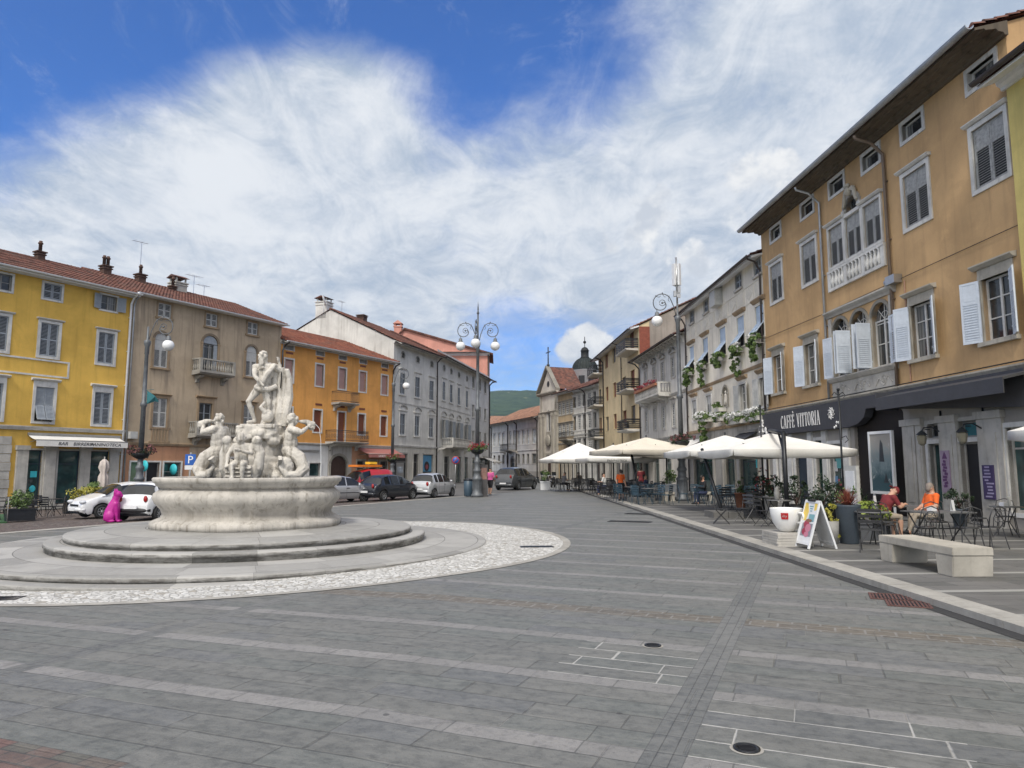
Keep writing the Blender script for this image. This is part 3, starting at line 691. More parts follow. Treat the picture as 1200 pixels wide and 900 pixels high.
class Bld:
    def __init__(s, name, label, cat, A, B, top, depth, wall, zb=0.0, thick=.35):
        A, B = Vector(A), Vector(B); d = B - A; s.L = d.length; s.d = d.normalized(); s.A = A; s.zb = zb; s.top = top - zb; s.depth = depth; s.wall = wall; s.th = thick
        s.rz = math.atan2(d.y, d.x); s.root = thing(name, label, cat, (A.x, A.y, zb), s.rz); s.ops = []; s.name = name; s.base = []; s.wmat = None
    def sz(s, px, py):
        r = ray(px, py); n = Vector((-s.d.y, s.d.x)); k = s.A.dot(n) / (r.x * n.x + r.y * n.y); p = CAM + r * k
        return (Vector((p.x, p.y)) - s.A).dot(s.d), p.z - s.zb
    def s(s_, px, py): return s_.sz(px, py)[0]
    def world(s, x, y, z): return Vector((s.A.x + s.d.x * x - s.d.y * y, s.A.y + s.d.y * x + s.d.x * y, z + s.zb))
    def hole(s, x, z0, w, h, rise=0): s.ops.append((x - w / 2, x + w / 2, z0, z0 + h, rise))
    def win(s, x, z, w, h, fw=.16, fp=.05, fm='trim_white', sill=False, lintel=None, rise=0, pane='casement', pm='frame_grey', gm='glass', sh=None, shm='shutter_old', solid=.33, pitch=.075, ang=(160, 160), name='window', hole=True):
        z -= s.zb
        if hole: s.hole(x, z, w, h, rise)
        f = link(name, surround_mesh(w, h, fw, fp, fm, sill, lintel, rise, (round(w, 3), round(h, 3), fw, fp, fm, sill, lintel, rise)), s.root, (x, 0, z))
        link('roller_blind' if pane == 'blind' else 'pane', pane_mesh(w, h, pane, pm, gm, rise), f)
        hh = h - rise; hw = w / 2
        if sh == 'closed':
            for g in (1, -1): link('shutter', leaf_shutter(hw - .004, hh, g, solid, pitch, shm, back=True), f, (-hw * g, .05, 0))
        elif sh == 'open':
            for g, an in ((1, ang[0]), (-1, ang[1])):
                if an is not None: link('shutter', leaf_shutter(hw - .004, hh, g, solid, pitch, shm), f, (-(hw + .03) * g, -fp - .03, 0), -R(an) * g)
        elif sh == 'tilt':
            for g in (1, -1):
                link('shutter', leaf_shutter(hw - .004, hh * .52, g, 0, pitch, shm), f, (-hw * g, .05, hh * .48))
                t = link('shutter_flap', leaf_shutter(hw - .03, hh * .46, g, 0, pitch, shm), f, (-hw * g + .015 * g, .02 - math.sin(R(ang[0])) * hh * .46, hh * .47 - math.cos(R(ang[0])) * hh * .46)); t.rotation_euler.x = -R(ang[0])
        if rise and sh in ('closed', 'open'):
            mb = MB(); n = 10
            mb.prism([(hw * .97 * math.cos(PI * k / n), hh + .02 + rise * .97 * math.sin(PI * k / n)) for k in range(n + 1)], .04, .07)
            mb.bx(-.02, .02, .03, .04, hh + .02, hh + rise * .95)
            if sh == 'closed': mb.build('fanlight_shutter', shm, f)
        return f
    def finish(s, roof='tile', rm='tiles_old', over=.6, rise=2.4, back=None, soffit='white_paint', gutter='zinc', cornice=None, bands=(), coarse=False, hipL=0, hipR=0, wall_mats=None, ridge=True, gut=.10):
        L, T, D = s.L, s.top, s.depth
        xs = sorted({0, L} | {v for o in s.ops for v in o[:2] if 0 < v < L} | {v for q in s.base for v in q[:2]}); zs = sorted({-2.0, T} | {v for o in s.ops for v in o[2:4] if v < T} | {v for q in s.base for v in q[2:4]})
        mb = MB()
        for x0, x1 in zip(xs, xs[1:]):
            for z0, z1 in zip(zs, zs[1:]):
                cx, cz = (x0 + x1) / 2, (z0 + z1) / 2
                if any(o[0] < cx < o[1] and o[2] < cz < o[3] for o in s.ops): continue
                mb.mi = 0
                for q in s.base:
                    if q[0] <= cx <= q[1] and q[2] <= cz <= q[3]: mb.mi = q[4]
                mb.poly(((x0, 0, z0), (x1, 0, z0), (x1, 0, z1), (x0, 0, z1)))
        mb.mi = 0
        for x0, x1, z0, z1, rise_ in s.ops:
            t = s.th; zt = z1 - rise_
            for q in s.base:
                if q[0] <= (x0 + x1) / 2 <= q[1] and q[2] <= (z0 + z1) / 2 <= q[3]: mb.mi = q[4]
            mb.poly(((x0, 0, z0), (x0, 0, zt), (x0, t, zt), (x0, t, z0))); mb.poly(((x1, 0, zt), (x1, 0, z0), (x1, t, z0), (x1, t, zt))); mb.poly(((x0, 0, z0), (x0, t, z0), (x1, t, z0), (x1, 0, z0)))
            if not rise_: mb.poly(((x0, 0, z1), (x1, 0, z1), (x1, t, z1), (x0, t, z1)))
            else:
                n = 12; cx = (x0 + x1) / 2; hw = (x1 - x0) / 2
                ar = [(cx + hw * math.cos(PI * k / n), zt + rise_ * math.sin(PI * k / n)) for k in range(n + 1)]
                for p, q in zip(ar, ar[1:]):
                    mb.poly(((p[0], 0, p[1]), (p[0], 0, z1), (q[0], 0, z1), (q[0], 0, q[1]))); mb.poly(((p[0], 0, p[1]), (q[0], 0, q[1]), (q[0], t, q[1]), (p[0], t, p[1])))
            mb.mi = 0
        # the other three sides, with gables where the roof is not hipped
        ry = D / 2; gl = (0 if hipL else rise)
        mb.poly(((0, D, -2), (0, 0, -2), (0, 0, T)) + (((0, ry, T + gl),) if gl else ()) + ((0, D, T),))
        gr = (0 if hipR else rise)
        mb.poly(((L, 0, -2), (L, D, -2), (L, D, T)) + (((L, ry, T + gr),) if gr else ()) + ((L, 0, T),))
        mb.poly(((L, D, -2), (0, D, -2), (0, D, T), (L, D, T)))
        w = mb.build('wall', [s.wall] + (wall_mats or []), s.root)
        s.wallobj = w
        # roof
        k = rise / ry; zo = T + .10; a = over
        eave = zo - k * a
        rb = MB(); hl, hr = hipL, hipR; ex = .12
        tiles(rb, -ex if not hl else -a, L + (ex if not hr else a), -a, eave, ry, zo + rise, hl, hr, coarse)
        rb.mi = 1
        rb.poly(((-ex, D + a, eave), (-ex + hl, ry, zo + rise), (L + ex - hr, ry, zo + rise), (L + ex, D + a, eave)))
        if hl: rb.poly(((-a, D + a, eave), (-a, -a, eave), (hl, ry, zo + rise)))
        if hr: rb.poly(((L + a, -a, eave), (L + a, D + a, eave), (L - hr, ry, zo + rise)))
        rb.poly(((-ex, -a, eave - .03), (-ex, ry, zo + rise - .05), (L + ex, ry, zo + rise - .05), (L + ex, -a, eave - .03)))
        rb.mi = 0
        if ridge: rb.tube([(hl - ex, ry, zo + rise), (L + ex - hr, ry, zo + rise)], .12, 6)
        if hl: rb.tube([(-a, -a, eave), (hl, ry, zo + rise)], .11, 6)
        if hr: rb.tube([(L + a, -a, eave), (L - hr, ry, zo + rise)], .11, 6)
        s.roof = rb.build('roof', [rm, rm], s.root)
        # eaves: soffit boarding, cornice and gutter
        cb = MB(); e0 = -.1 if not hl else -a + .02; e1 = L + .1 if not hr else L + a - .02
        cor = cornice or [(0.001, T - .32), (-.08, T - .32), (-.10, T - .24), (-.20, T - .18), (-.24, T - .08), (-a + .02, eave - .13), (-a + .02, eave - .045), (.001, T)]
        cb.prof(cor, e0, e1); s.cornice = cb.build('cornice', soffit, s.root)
        gb = MB(); pr = [(-a - .13 + gut * math.cos(t), eave + .03 + gut * math.sin(t)) for t in [PI + PI * q / 6 for q in range(7)]]
        pr += [(y_ * .0 + (-a - .13 + (gut - .02) * math.cos(t)), eave + .03 + (gut - .02) * math.sin(t)) for t in [2 * PI - PI * q / 6 for q in range(7)] for y_ in (0,)]
        gb.prof(pr, e0, e1); gb.build('gutter', gutter, s.root); s.eave = eave; s.over = a; s.ridge = (ry, zo + rise)
        for x0, x1, z0, z1, proj, m_ in bands:
            z0 -= s.zb; z1 -= s.zb
            bb = MB(); bb.prof([(.003, z0), (-proj * .6, z0), (-proj, z1 - .05), (-proj, z1), (.003, z1 + .02)], x0, x1); bb.build('string_course', m_, s.root)
    def pipe(s, x, z0, z1, m='zinc', r=.055, name='downpipe', swan=True):
        mb = MB(); pts = [(x, -.10, z0), (x, -.10, z1 - .9)]
        if swan: pts += [(x, -.10, z1 - .75), (x, -s.over * .55, z1 - .32), (x, -s.over - .1, z1 - .18), (x, -s.over - .13, z1 - .06)]
        else: pts[-1] = (x, -.10, z1)
        mb.tube(pts, r, 8)
        z = z0 + 1
        while z < z1 - 1: mb.box((x, -.05, z), (r * 2.6, .12, .04)); z += 2.2
        return mb.build(name, m, s.root)
    def chimney(s, x, y, h, w=.55, kind='pots', m='brick', pots=2, label=None, d=None):
        z = s.ridge[1] - abs(y - s.ridge[0]) * ((s.ridge[1] - s.top - .1) / s.ridge[0]) - .35
        mb = MB(); d = d or w
        mb.bx(x - w / 2, x + w / 2, y - d / 2, y + d / 2, z, z + h)
        mb.bx(x - w / 2 - .06, x + w / 2 + .06, y - d / 2 - .06, y + d / 2 + .06, z + h * .82, z + h * .90); mb.bx(x - w / 2 - .09, x + w / 2 + .09, y - d / 2 - .09, y + d / 2 + .09, z + h, z + h + .08)
        if kind == 'pots':
            for k in range(pots):
                px = x + (k - (pots - 1) / 2) * .27
                mb.lathe([(.11, 0), (.11, .5), (.15, .52), (.15, .6), (.10, .62), (.10, .72)], 10, (px, y, z + h + .08))
        elif kind == 'roofed':
            for sx in (-1, 1):
                for sy in (-1, 1): mb.box((x + sx * w * .4, y + sy * d * .4, z + h + .25), (.1, .1, .36))
            mb.mi = 1; e = .14
            mb.prof([(y - d / 2 - e, z + h + .42), (y, z + h + .68), (y + d / 2 + e, z + h + .42), (y, z + h + .50)], x - w / 2 - e, x + w / 2 + e)
        return mb.build('chimney', [m, 'tiles_old'], s.roof)
    def aerial(s, x, y, h, n=4):
        z = s.ridge[1] - abs(y - s.ridge[0]) * .3 - .3
        mb = MB(); mb.tube([(x, y, z), (x, y, z + h)], .025, 5); mb.tube([(x - .7, y, z + h - .1), (x + .5, y, z + h - .05)], .014, 4)
        for k in range(n): mb.tube([(x - .6 + k * .3, y - .3, z + h - .08), (x - .6 + k * .3, y + .3, z + h - .08)], .01, 4)
        return mb.build('antenna', 'steel', s.roof)
    def balcony(s, x, z, w, d=.9, kind='baluster', m='bal_stone', h=.95, rail=None, brackets=2, curved=False):
        z -= s.zb; mb = MB()
        mb.prof([(0, z - .22), (-d + .08, z - .16), (-d, z - .08), (-d - .05, z - .05), (-d - .05, z), (0, z)], x - w / 2, x + w / 2)
        for k in range(brackets):
            bx_ = x + (k - (brackets - 1) / 2) * (w * .72)
            mb.prof([(0, z - .75), (-.14, z - .72), (-.25, z - .5), (-d * .65, z - .36), (-d * .8, z - .225), (0, z - .225)], bx_ - .12, bx_ + .12)
        o = mb.build('balcony', m, s.root); rb = MB()
        if kind == 'baluster':
            def run(p, q):
                L = (q - p).length; n = max(3, int(L / .19)); rz = math.atan2(q.y - p.y, q.x - p.x)
                rb.box((p + q) / 2 + Vector((0, 0, h - .05)), (L + .1, .17, .10), rz=rz); rb.box((p + q) / 2 + Vector((0, 0, .06)), (L, .15, .12), rz=rz)
                for k in range(n):
                    c = p + (q - p) * ((k + .5) / n); rb.lathe([(.045, .12), (.04, .2), (.075, .32), (.06, .42), (.035, .58), (.03, .68), (.05, h - .1)], 8, tuple(c))
            y0 = -d + .06; a, b, c_, e = Vector((x - w / 2 + .08, -.02, z)), Vector((x - w / 2 + .08, y0, z)), Vector((x + w / 2 - .08, y0, z)), Vector((x + w / 2 - .08, -.02, z))
            run(a, b); run(b, c_); run(c_, e)
            for v in (b, c_): rb.box(v + Vector((0, 0, h / 2)), (.2, .2, h))
            rb.build('balustrade', m, o)
        else:
            m2 = rail or 'iron'
            def run(p, q):
                L = (q - p).length; n = max(2, int(L / .13))
                for zz, r in ((h, .028), (h - .14, .014), (.12, .018)): rb.tube([p + Vector((0, 0, zz)), q + Vector((0, 0, zz))], r, 6)
                if kind == 'slats':
                    for k in range(5): c = (p + q) / 2 + Vector((0, 0, .18 + k * .17)); rb.box(c, (L, .03, .09), rz=math.atan2(q.y - p.y, q.x - p.x))
                else:
                    for k in range(n + 1):
                        c = p + (q - p) * (k / n); rb.tube([c + Vector((0, 0, .02)), c + Vector((0, 0, h))], .011, 4, False)
                        if kind == 'scroll' and k % 2:
                            dv = (q - p).normalized() * .07; rb.tube([c + dv * math.cos(t) + Vector((0, 0, .48 + .17 * math.sin(t))) for t in [2 * PI * i / 8 for i in range(9)]], .012, 4, False)
            y0 = -d; zz = Vector((0, 0, z)); pts = [Vector((x - w / 2 + .05, 0, z)), Vector((x - w / 2 + .05, y0, z)), Vector((x + w / 2 - .05, y0, z)), Vector((x + w / 2 - .05, 0, z))]
            for p, q in zip(pts, pts[1:]): run(p, q)
            rb.build('railing', m2, o)
        return o
    def awning(s, x0, x1, z0, z1, d, m, val=.18, name='awning', frame='frame_grey'):
        """sloping fabric from z1 at the wall to z0 at distance d, with a hanging valance"""
        z0 -= s.zb; z1 -= s.zb; mb = MB(); n = 8
        for k in range(n):
            a, b = k / n, (k + 1) / n; sg = lambda t: -.06 * math.sin(PI * t)
            mb.poly(((x0, -.03 - d * a, z1 + (z0 - z1) * a + sg(a)), (x1, -.03 - d * a, z1 + (z0 - z1) * a + sg(a)), (x1, -.03 - d * b, z1 + (z0 - z1) * b + sg(b)), (x0, -.03 - d * b, z1 + (z0 - z1) * b + sg(b))))
        if val: mb.bx(x0, x1, -d - .045, -d - .03, z0 - val, z0 + .01)
        mb.mi = 1; mb.tube([(x0, -d - .03, z0), (x1, -d - .03, z0)], .03, 6); mb.bx(x0 - .02, x1 + .02, -.14, 0, z1 - .02, z1 + .12)
        for x in (x0 + .15, x1 - .15): mb.tube([(x, -.03, z0 - .1), (x, -d - .03, z0)], .02, 6)
        return mb.build(name, [m, frame], s.root)
def tiles(mb, x0, x1, y0, z0, y1, z1, hl, hr, coarse):
    px, py = (.24, .36) if not coarse else (.5, .7); n = int((x1 - x0) / px); L = math.hypot(y1 - y0, z1 - z0); mrow = int(L / py)
    sh = [(0, 0), (.2, .075), (.5, .115), (.8, .075), (1, 0)] if not coarse else [(0, 0), (.5, .10), (1, 0)]
    q = random.Random(5)
    for j in range(mrow):
        t0, t1 = j / mrow, (j + 1) / mrow
        xa = x0 + hl * t0 * (1 if hl else 0); xb = x1 - hr * t0
        for i in range(n):
            xs = x0 + (x1 - x0) * i / n
            if xs < xa - px * .6 or xs + px > xb + px * .6: continue
            w = (x1 - x0) / n; r = q.uniform(-.012, .016)
            lo = [mb.V((xs + w * a, y0 + (y1 - y0) * t0, z0 + (z1 - z0) * t0 + b + .05 + r)) for a, b in sh]
            hi = [mb.V((xs + w * a, y0 + (y1 - y0) * t1, z0 + (z1 - z0) * t1 + b)) for a, b in sh]
            for k in range(len(sh) - 1): mb.F((lo[k], lo[k + 1], hi[k + 1], hi[k]))
            mb.F(lo)
# ------------------------------------------------------------------ facade lines
def fcol(p0, vp, px):
    dx, dy = (vp - 600) / FPX, 1.0; u = (px - 600) / FPX / (math.cos(PITCH)) * 1.0
    r = ray(px, 547); u = r.x / r.y; t = (u * p0[1] - p0[0]) / (dx - u); return (p0[0] + t * dx, p0[1] + t)
P1 = (14.0, 20.5); R1A, R1B = fcol(P1, 557, 903), fcol(P1, 557, 1222)
R2A = fcol(R1A, 580, 808); R3A = fcol(R2A, 548, 752); R4A = fcol(R3A, 550, 703); R5A = fcol(R4A, 548, 672); R6A = None
PL = (-24.4, 46.0); YA, YB = fcol(PL, 1080, -70), fcol(PL, 1080, 143); GB = fcol(PL, 1080, 324); OB = fcol(PL, 1080, 459)
CHB = fcol((4.1, 108), 300, 654)
_d = (Vector(CHB) - Vector(R4A)); _p = lambda u: tuple(Vector(R4A) + _d * u)
R6A = _p(.985); R5A = min((_p(k / 50) for k in range(10, 46)), key=lambda p: abs(p[0] / p[1] - (672 - 600) / FPX))
W1B = fcol(OB, 880, 511); W2B = fcol(W1B, 770, 573)
plaster('wall_ochre', (.55, .36, .185), (.16, .11, .07), .2, .35); plaster('wall_cream', (.78, .73, .63), (.28, .24, .19), .35)
plaster('wall_yellow', (.72, .455, .10), (.30, .19, .04), .25, .12); plaster('wall_taupe', (.47, .375, .265), (.12, .10, .085), .5, .35)
plaster('wall_orange', (.72, .35, .10), (.30, .14, .04), .25, .12); plaster('wall_white', (.64, .63, .59), (.24, .22, .19), .35)
plaster('wall_pale', (.62, .62, .61), (.35, .34, .32), .2); plaster('wall_pink', (.62, .30, .235), (.35, .2, .16), .2); plaster('wall_straw', (.68, .55, .34), (.3, .25, .16), .25)
plaster('wall_grey', (.60, .58, .535), (.14, .13, .12), .5); plaster('wall_salmon', (.50, .27, .16), (.2, .12, .08), .3); plaster('wall_lemon', (.68, .55, .20), (.3, .26, .12), .2)
plaster('wall_ivory', (.62, .585, .52), (.3, .27, .22), .3); plaster('wall_buff', (.50, .39, .25), (.2, .16, .12), .3); plaster('wall_stone', (.44, .42, .385), (.10, .095, .085), .5)
plaster('wall_party', (.33, .29, .25), (.15, .13, .11), .4); plaster('wall_offwhite', (.58, .56, .50), (.26, .23, .18), .35)
mat('fascia_grey', (.045, .047, .056), .6, 0, .15, 3); mat('navy_door', (.02, .035, .055), .5, 0, .1); mat('green_door', (.02, .05, .045), .4); mat('mauve', (.33, .25, .33), .7); mat('purple', (.05, .035, .10), .6)
mat('awning_red', (.36, .14, .12), .8, 0, .1, 3); mat('gold', (.45, .35, .15), .5, .3); mat('sign_blue', (.02, .11, .42), .4); mat('cyan_sign', (.05, .55, .62), .5)
mat('ink', (.03, .03, .03), .6); mat('white_letter', (.80, .79, .76), .6, 0, 0)
# ================================================================== ochre house on the right
b = Bld('ochre_house', 'tall ochre house with grey shutters and dark café fascia along its ground floor', 'house', R1A, R1B, 14.42, 12, 'wall_ochre'); R1 = b
for px, py in ((909, 273), (946, 244), (980.5, 218), (1020.5, 184), (1069, 150), (1150, 86)):
    b.win(b.s(px, py), 13.19, 1.12, .60, .14, .04, 'trim_white', pane='plain', pm='timber_white', name='attic_window')
for px, py in ((910, 329), (948.5, 305), (1074, 231), (1160, 176)):
    b.win(b.s(px, py), 10.06, 1.32, 1.86, .15, .05, 'trim_white', lintel='ledge', sh='closed', shm='shutter_old')
for px, py in ((913, 440), (951.5, 427), (1081.5, 385), (1170, 362)):
    b.win(b.s(px, py), 5.45, 1.16, 1.86, .13, .05, 'trim_old', sill=True, lintel='flat', sh='open', shm='shutter_white', pane='fine', pm='timber_white', ang=(158, 150))
xc = (b.s(972, 300) + b.s(1036, 275)) / 2; xg = xc
for k in (-1, 0, 1): b.win(xc + k * 1.36, 10.16, 1.14, 1.66 if k else 1.72, .11, .07, 'trim_white', sh='closed', shm='shutter_old', lintel='ledge' if k else None)
b.win(xc, 12.0, 1.0, .62, .16, .09, 'trim_white', rise=.5, pane='plain', pm='iron', name='fanlight', hole=True)
mb = MB()      # balustrade panel below the triple window
mb.bx(xc - 2.1, xc + 2.1, -.10, .003, 9.14, 9.26); mb.bx(xc - 2.1, xc + 2.1, -.12, .003, 9.92, 10.02)
for k in range(4): x = xc - 1.98 + k * 1.32; mb.bx(x - .12, x + .12, -.10, .003, 9.26, 9.92)
mb.bx(xc - 2.1, xc + 2.1, -.012, .004, 9.26, 9.92)
for k in range(3):
    for i in range(4): mb.lathe([(.05, 0), (.05, .07), (.11, .2), (.09, .3), (.045, .45), (.04, .55), (.08, .66)], 10, (xc - 1.32 + k * 1.32 + (i - 1.5) * .26, -.05, 9.26))
mb.build('balustrade_panel', 'trim_white', b.root)
mb = MB()      # carved head and volutes over the arch
mb.ball((xc, -.16, 12.78), (.15, .14, .2)); mb.ball((xc, -.2, 13.0), (.2, .1, .09))
for sgn in (-1, 1): mb.tube([(xc + sgn * (.18 + .35 * t), -.1, 12.78 - .5 * t * t + .1 * math.sin(t * 6)) for t in [i / 10 for i in range(11)]], [.11 - .004 * i for i in range(11)], 8)
mb.build('carved_head', 'trim_old', b.root)
x1c = (b.s(978, 415) + b.s(1044, 375)) / 2
for k in (-1, 0, 1): b.win(x1c + k * 1.46, 5.5, 1.22, 2.38, .12, .07, 'trim_old', rise=.62, sh='none', pane='fine', pm='timber_white', gm='glass')
for k, (a1, a2) in ((-1, (172, 95)), (0, (90, 88)), (1, (84, 170))):
    for g, an in ((1, a1), (-1, a2)):
        link('shutter', leaf_shutter(.6, 1.72, g, .33, .075, 'shutter_white'), b.root, (x1c + k * 1.46 - .62 * g, -.09, 5.5), -R(an) * g)
mb = MB(); mb.prof([(.002, 5.28), (-.10, 5.28), (-.22, 5.42), (-.22, 5.47), (.002, 5.49)], x1c - 2.4, x1c + 2.4); mb.bx(x1c - 2.3, x1c + 2.3, -.05, .002, 4.62, 5.275)
q = random.Random(4)
for k in range(3):
    cx = x1c - 1.5 + k * 1.5; mb.tube([(cx + .22 * math.cos(t) * (1 - t / 14), -.05, 4.95 + .22 * math.sin(t) * (1 - t / 14)) for t in [i * .5 for i in range(20)]], .03, 5); mb.tube([(cx - .55, -.05, 4.8), (cx - .3, -.06, 5.05), (cx, -.05, 4.9), (cx + .3, -.06, 5.1), (cx + .55, -.05, 4.85)], .028, 5)
for sgn in (-1, 1): mb.bx(x1c + sgn * 2.22 - .12, x1c + sgn * 2.22 + .12, -.08, .002, 5.5, 8.0)
mb.prof([(.002, 8.05), (-.06, 8.05), (-.12, 8.14), (-.22, 8.24), (-.22, 8.30), (.002, 8.36)], x1c - 2.5, x1c + 2.5); mb.build('window_surround', 'trim_grey', b.root)
# ground floor openings behind fascia and parasols
z0 = PAVE
def gopen(b, pxa, pxb, py, top, kind, **k):
    xa, xb = b.s(pxa, py), b.s(pxb, py); return b.win((xa + xb) / 2, z0 + k.pop('up', .0), xb - xa, top - z0 - k.pop('cut', 0), k.pop('fw', .14), .06, k.pop('fm', 'trim_white'), pane=kind, pm=k.pop('pm', 'frame_grey'), gm=k.pop('gm', 'glass_shop'), sh=None, **k)
gopen(b, 916, 924, 545, 2.75, 'shop', name='shop_window'); gopen(b, 933, 947, 545, 2.75, 'blind', pm='navy_door', gm='navy_door', name='shop_door'); gopen(b, 957, 966, 545, 2.95, 'shop', pm='green_door', name='shop_door'); gopen(b, 973, 990, 545, 2.75, 'plain', up=.4, cut=.4, pm='timber_white', name='shop_window')
xa, xb = b.s(1003, 540), b.s(1062, 540); b.win((xa + xb) / 2, z0, xb - xa, 3.98, 0, .05, 'trim_grey', pane='blind', pm='door_brown', gm='door_brown', rise=.35, name='carriage_door')
gopen(b, 1091, 1105, 550, 2.55, 'plain', pm='trim_grey', name='glass_door'); xx = (b.s(1091, 550) + b.s(1105, 550)) / 2; b.win(xx, 2.75, b.s(1105, 550) - b.s(1091, 550), .45, .12, .05, 'trim_grey', pane='plain', name='transom')
gopen(b, 1127, 1151, 550, 2.55, 'plain', pm='trim_grey', gm='black', name='glass_door'); xx2 = (b.s(1127, 550) + b.s(1151, 550)) / 2; b.win(xx2, 2.68, b.s(1151, 550) - b.s(1127, 550), .52, .12, .05, 'trim_grey', pane='plain', gm='teal_dark', name='transom')
gopen(b, 1183, 1222, 550, 2.9, 'shop', up=.45, cut=.45, pm='trim_grey', name='shop_window')
b.base = [(0, b.L, -2, 4.5, 1)]
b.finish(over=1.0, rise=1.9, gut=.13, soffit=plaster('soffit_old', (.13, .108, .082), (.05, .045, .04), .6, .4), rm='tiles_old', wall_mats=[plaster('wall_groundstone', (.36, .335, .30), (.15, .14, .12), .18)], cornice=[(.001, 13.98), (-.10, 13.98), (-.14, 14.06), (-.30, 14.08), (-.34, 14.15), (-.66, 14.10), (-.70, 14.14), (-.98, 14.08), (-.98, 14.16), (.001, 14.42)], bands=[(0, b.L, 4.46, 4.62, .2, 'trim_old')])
b.pipe(b.s(967, 330), 4.6, 14.0, 'zinc', .05); b.pipe(b.s(1050, 380), 4.6, 14.0, mat('pipe_brown', (.16, .12, .09), .6), .06)
mb = MB(); F = [(.0, 3.36), (8.42, 3.36)] + [(8.42 + 1.5 * math.sin(R(a)) * .85, 3.36 + .62 * (1 - math.cos(R(a)))) for a in (30, 60, 90)] + [(b.s(1062, 477), 3.98), (b.s(1062, 477) + .05, 3.80), (b.L, 3.40), (b.L, 4.45), (0, 4.45)]
mb.prism(F, -.32, .003); fa = mb.build('fascia', 'fascia_grey', b.root)
xw0 = b.s(1062, 477) + .1; mb = MB(); va = [(-.33, 4.36), (-1.15, 4.16), (-1.15, 3.74), (-1.12, 3.74), (-1.12, 4.10), (-.33, 4.28)]; mb.prof(va, xw0, b.L + .3); mb.prism([(xw0 - .03, 3.74), (xw0 - .03, 4.36), (xw0, 4.36), (xw0, 3.74)], -1.15, -.33); mb.build('awning', 'fascia_grey', b.root)
roman('CAFFÈ VITTORIA', .62, 'white_letter', fa, (b.s(945, 490), -.325, 3.60), .92)
mb = MB()      # coffee-machine emblem and filigree flower either side of the name
ex = b.s(899.5, 497)
for k in range(3): mb.lathe([(.20 - .04 * k, 0), (.2 - .04 * k, .05)], 8, (ex + .15, -.33, 3.55 + k * .28), smooth=False)
mb.bx(ex + .08, ex + .22, -.36, -.321, 3.45, 4.2); mb.tube([(ex + .15 + .13 * math.cos(t), -.34, 4.02 + .1 * math.sin(t)) for t in [i * .6 for i in range(12)]], .02, 5); mb.ball((ex + .5, -.33, 3.65), (.14, .03, .16)); mb.ball((ex + .62, -.33, 3.48), (.1, .03, .1))
ex = b.s(983, 480)
for k in range(9):
    t = k * .7; mb.tube([(ex, -.34, 4.0), (ex + .17 * math.cos(t), -.34, 4.0 + .17 * math.sin(t)), (ex + .27 * math.cos(t + .5), -.34, 4.0 + .25 * math.sin(t + .5))], .022, 4)
for dx, dz in ((.5, -.4), (.7, -.42), (.25, -.6), (.42, -.55)): mb.ball((ex + dx * .8, -.33, 4.0 + dz), (.07, .02, .06), 8, 5)
mb.build('emblem', 'white_letter', fa)
mb = MB()      # pilasters of the café front
for px in (899, 910, 928, 952, 969, 995): x = b.s(px, 550); mb = MB(); mb.bx(x - .2, x + .2, -.09, .003, -.1, 3.35); mb.build('pilaster', 'trim_white', b.root)
for px, w_ in ((1070, .34), (1082, .16), (1116, .42), (1166, .50)):
    mb = MB(); x = b.s(px, 550); mb.bx(x - w_, x + w_, -.10, .003, -.1, 3.2); mb.bx(x - w_ - .06, x + w_ + .06, -.16, .003, 3.2, 3.42); mb.bx(x - w_ * .55, x + w_ * .55, -.125, -.10, .6, 2.8); mb.build('pilaster', 'trim_grey', b.root)
# wall lanterns over the café doors
for px in (1104, 1154):
    x = b.s(px, 500); mb = MB(); mb.tube([(x, -.03, 3.6), (x, -.05, 2.75)], .03, 6); mb.tube([(x, -.05, 2.9), (x - .1, -.30, 3.08), (x - .12, -.55, 3.05), (x - .12, -.62, 2.9)], .022, 6)
    mb.tube([(x - .12 + .05 * math.cos(t), -.42 + .08 * math.sin(t), 3.0) for t in [i * .8 for i in range(9)]], .015, 4); o = mb.build('wall_lantern', 'iron', b.root)
    mb = MB(); mb.lathe([(.04, .0), (.11, .06), (.15, .30), (.10, .34)], 6, (x - .12, -.62, 2.48), smooth=False); mb.build('lantern_glass', mat('lantern_glass', (.24, .22, .16), .2), o)
    mb = MB(); mb.lathe([(.17, .0), (.10, .08), (.03, .14), (.0, .16)], 6, (x - .12, -.62, 2.82), smooth=False); mb.build('lantern_cap', 'iron', o)
# banners and posters on the café wall
def board(b, px, y0, y1, w, m, name, parent=None, proj=.13, th=.03):
    x, z1 = b.sz(px, y0); _, zb_ = b.sz(px, y1); mb = MB(); mb.bx(x - w / 2, x + w / 2, -proj - th, -proj, zb_, z1); return mb.build(name, m, parent or b.root), x, zb_, z1
o, x, zb_, z1 = board(b, 1112, 528, 577, .42, 'mauve', 'banner'); o.rotation_euler.z = 0
mb = MB(); q = random.Random(3)
for k in range(9): mb.box((x + q.uniform(-.05, .05), -.166, zb_ + .2 + k * (z1 - zb_ - .45) / 9), (.12 + q.uniform(0, .08), .006, .08), ry=q.uniform(-.3, .3))
mb.prism([(x - .12, z1 - .26), (x + .12, z1 - .26), (x + .06, z1 - .14), (x, z1 - .04), (x - .06, z1 - .14)], -.168, -.16); mb.build('banner_print', mat('plum', (.12, .05, .13), .7), o)
o, x, zb_, z1 = board(b, 1163, 545, 585, .46, 'purple', 'notice_board')
mb = MB()
for k in range(10): mb.box((x + q.uniform(-.08, .08), -.166, zb_ + .08 + k * (z1 - zb_) / 10.5), (.2 + q.uniform(-.08, .12), .005, .045))
mb.build('notice_print', mat('lilac', (.32, .28, .42), .7), o)
mb = MB(); x, z = b.sz(981, 535); q = random.Random(8)
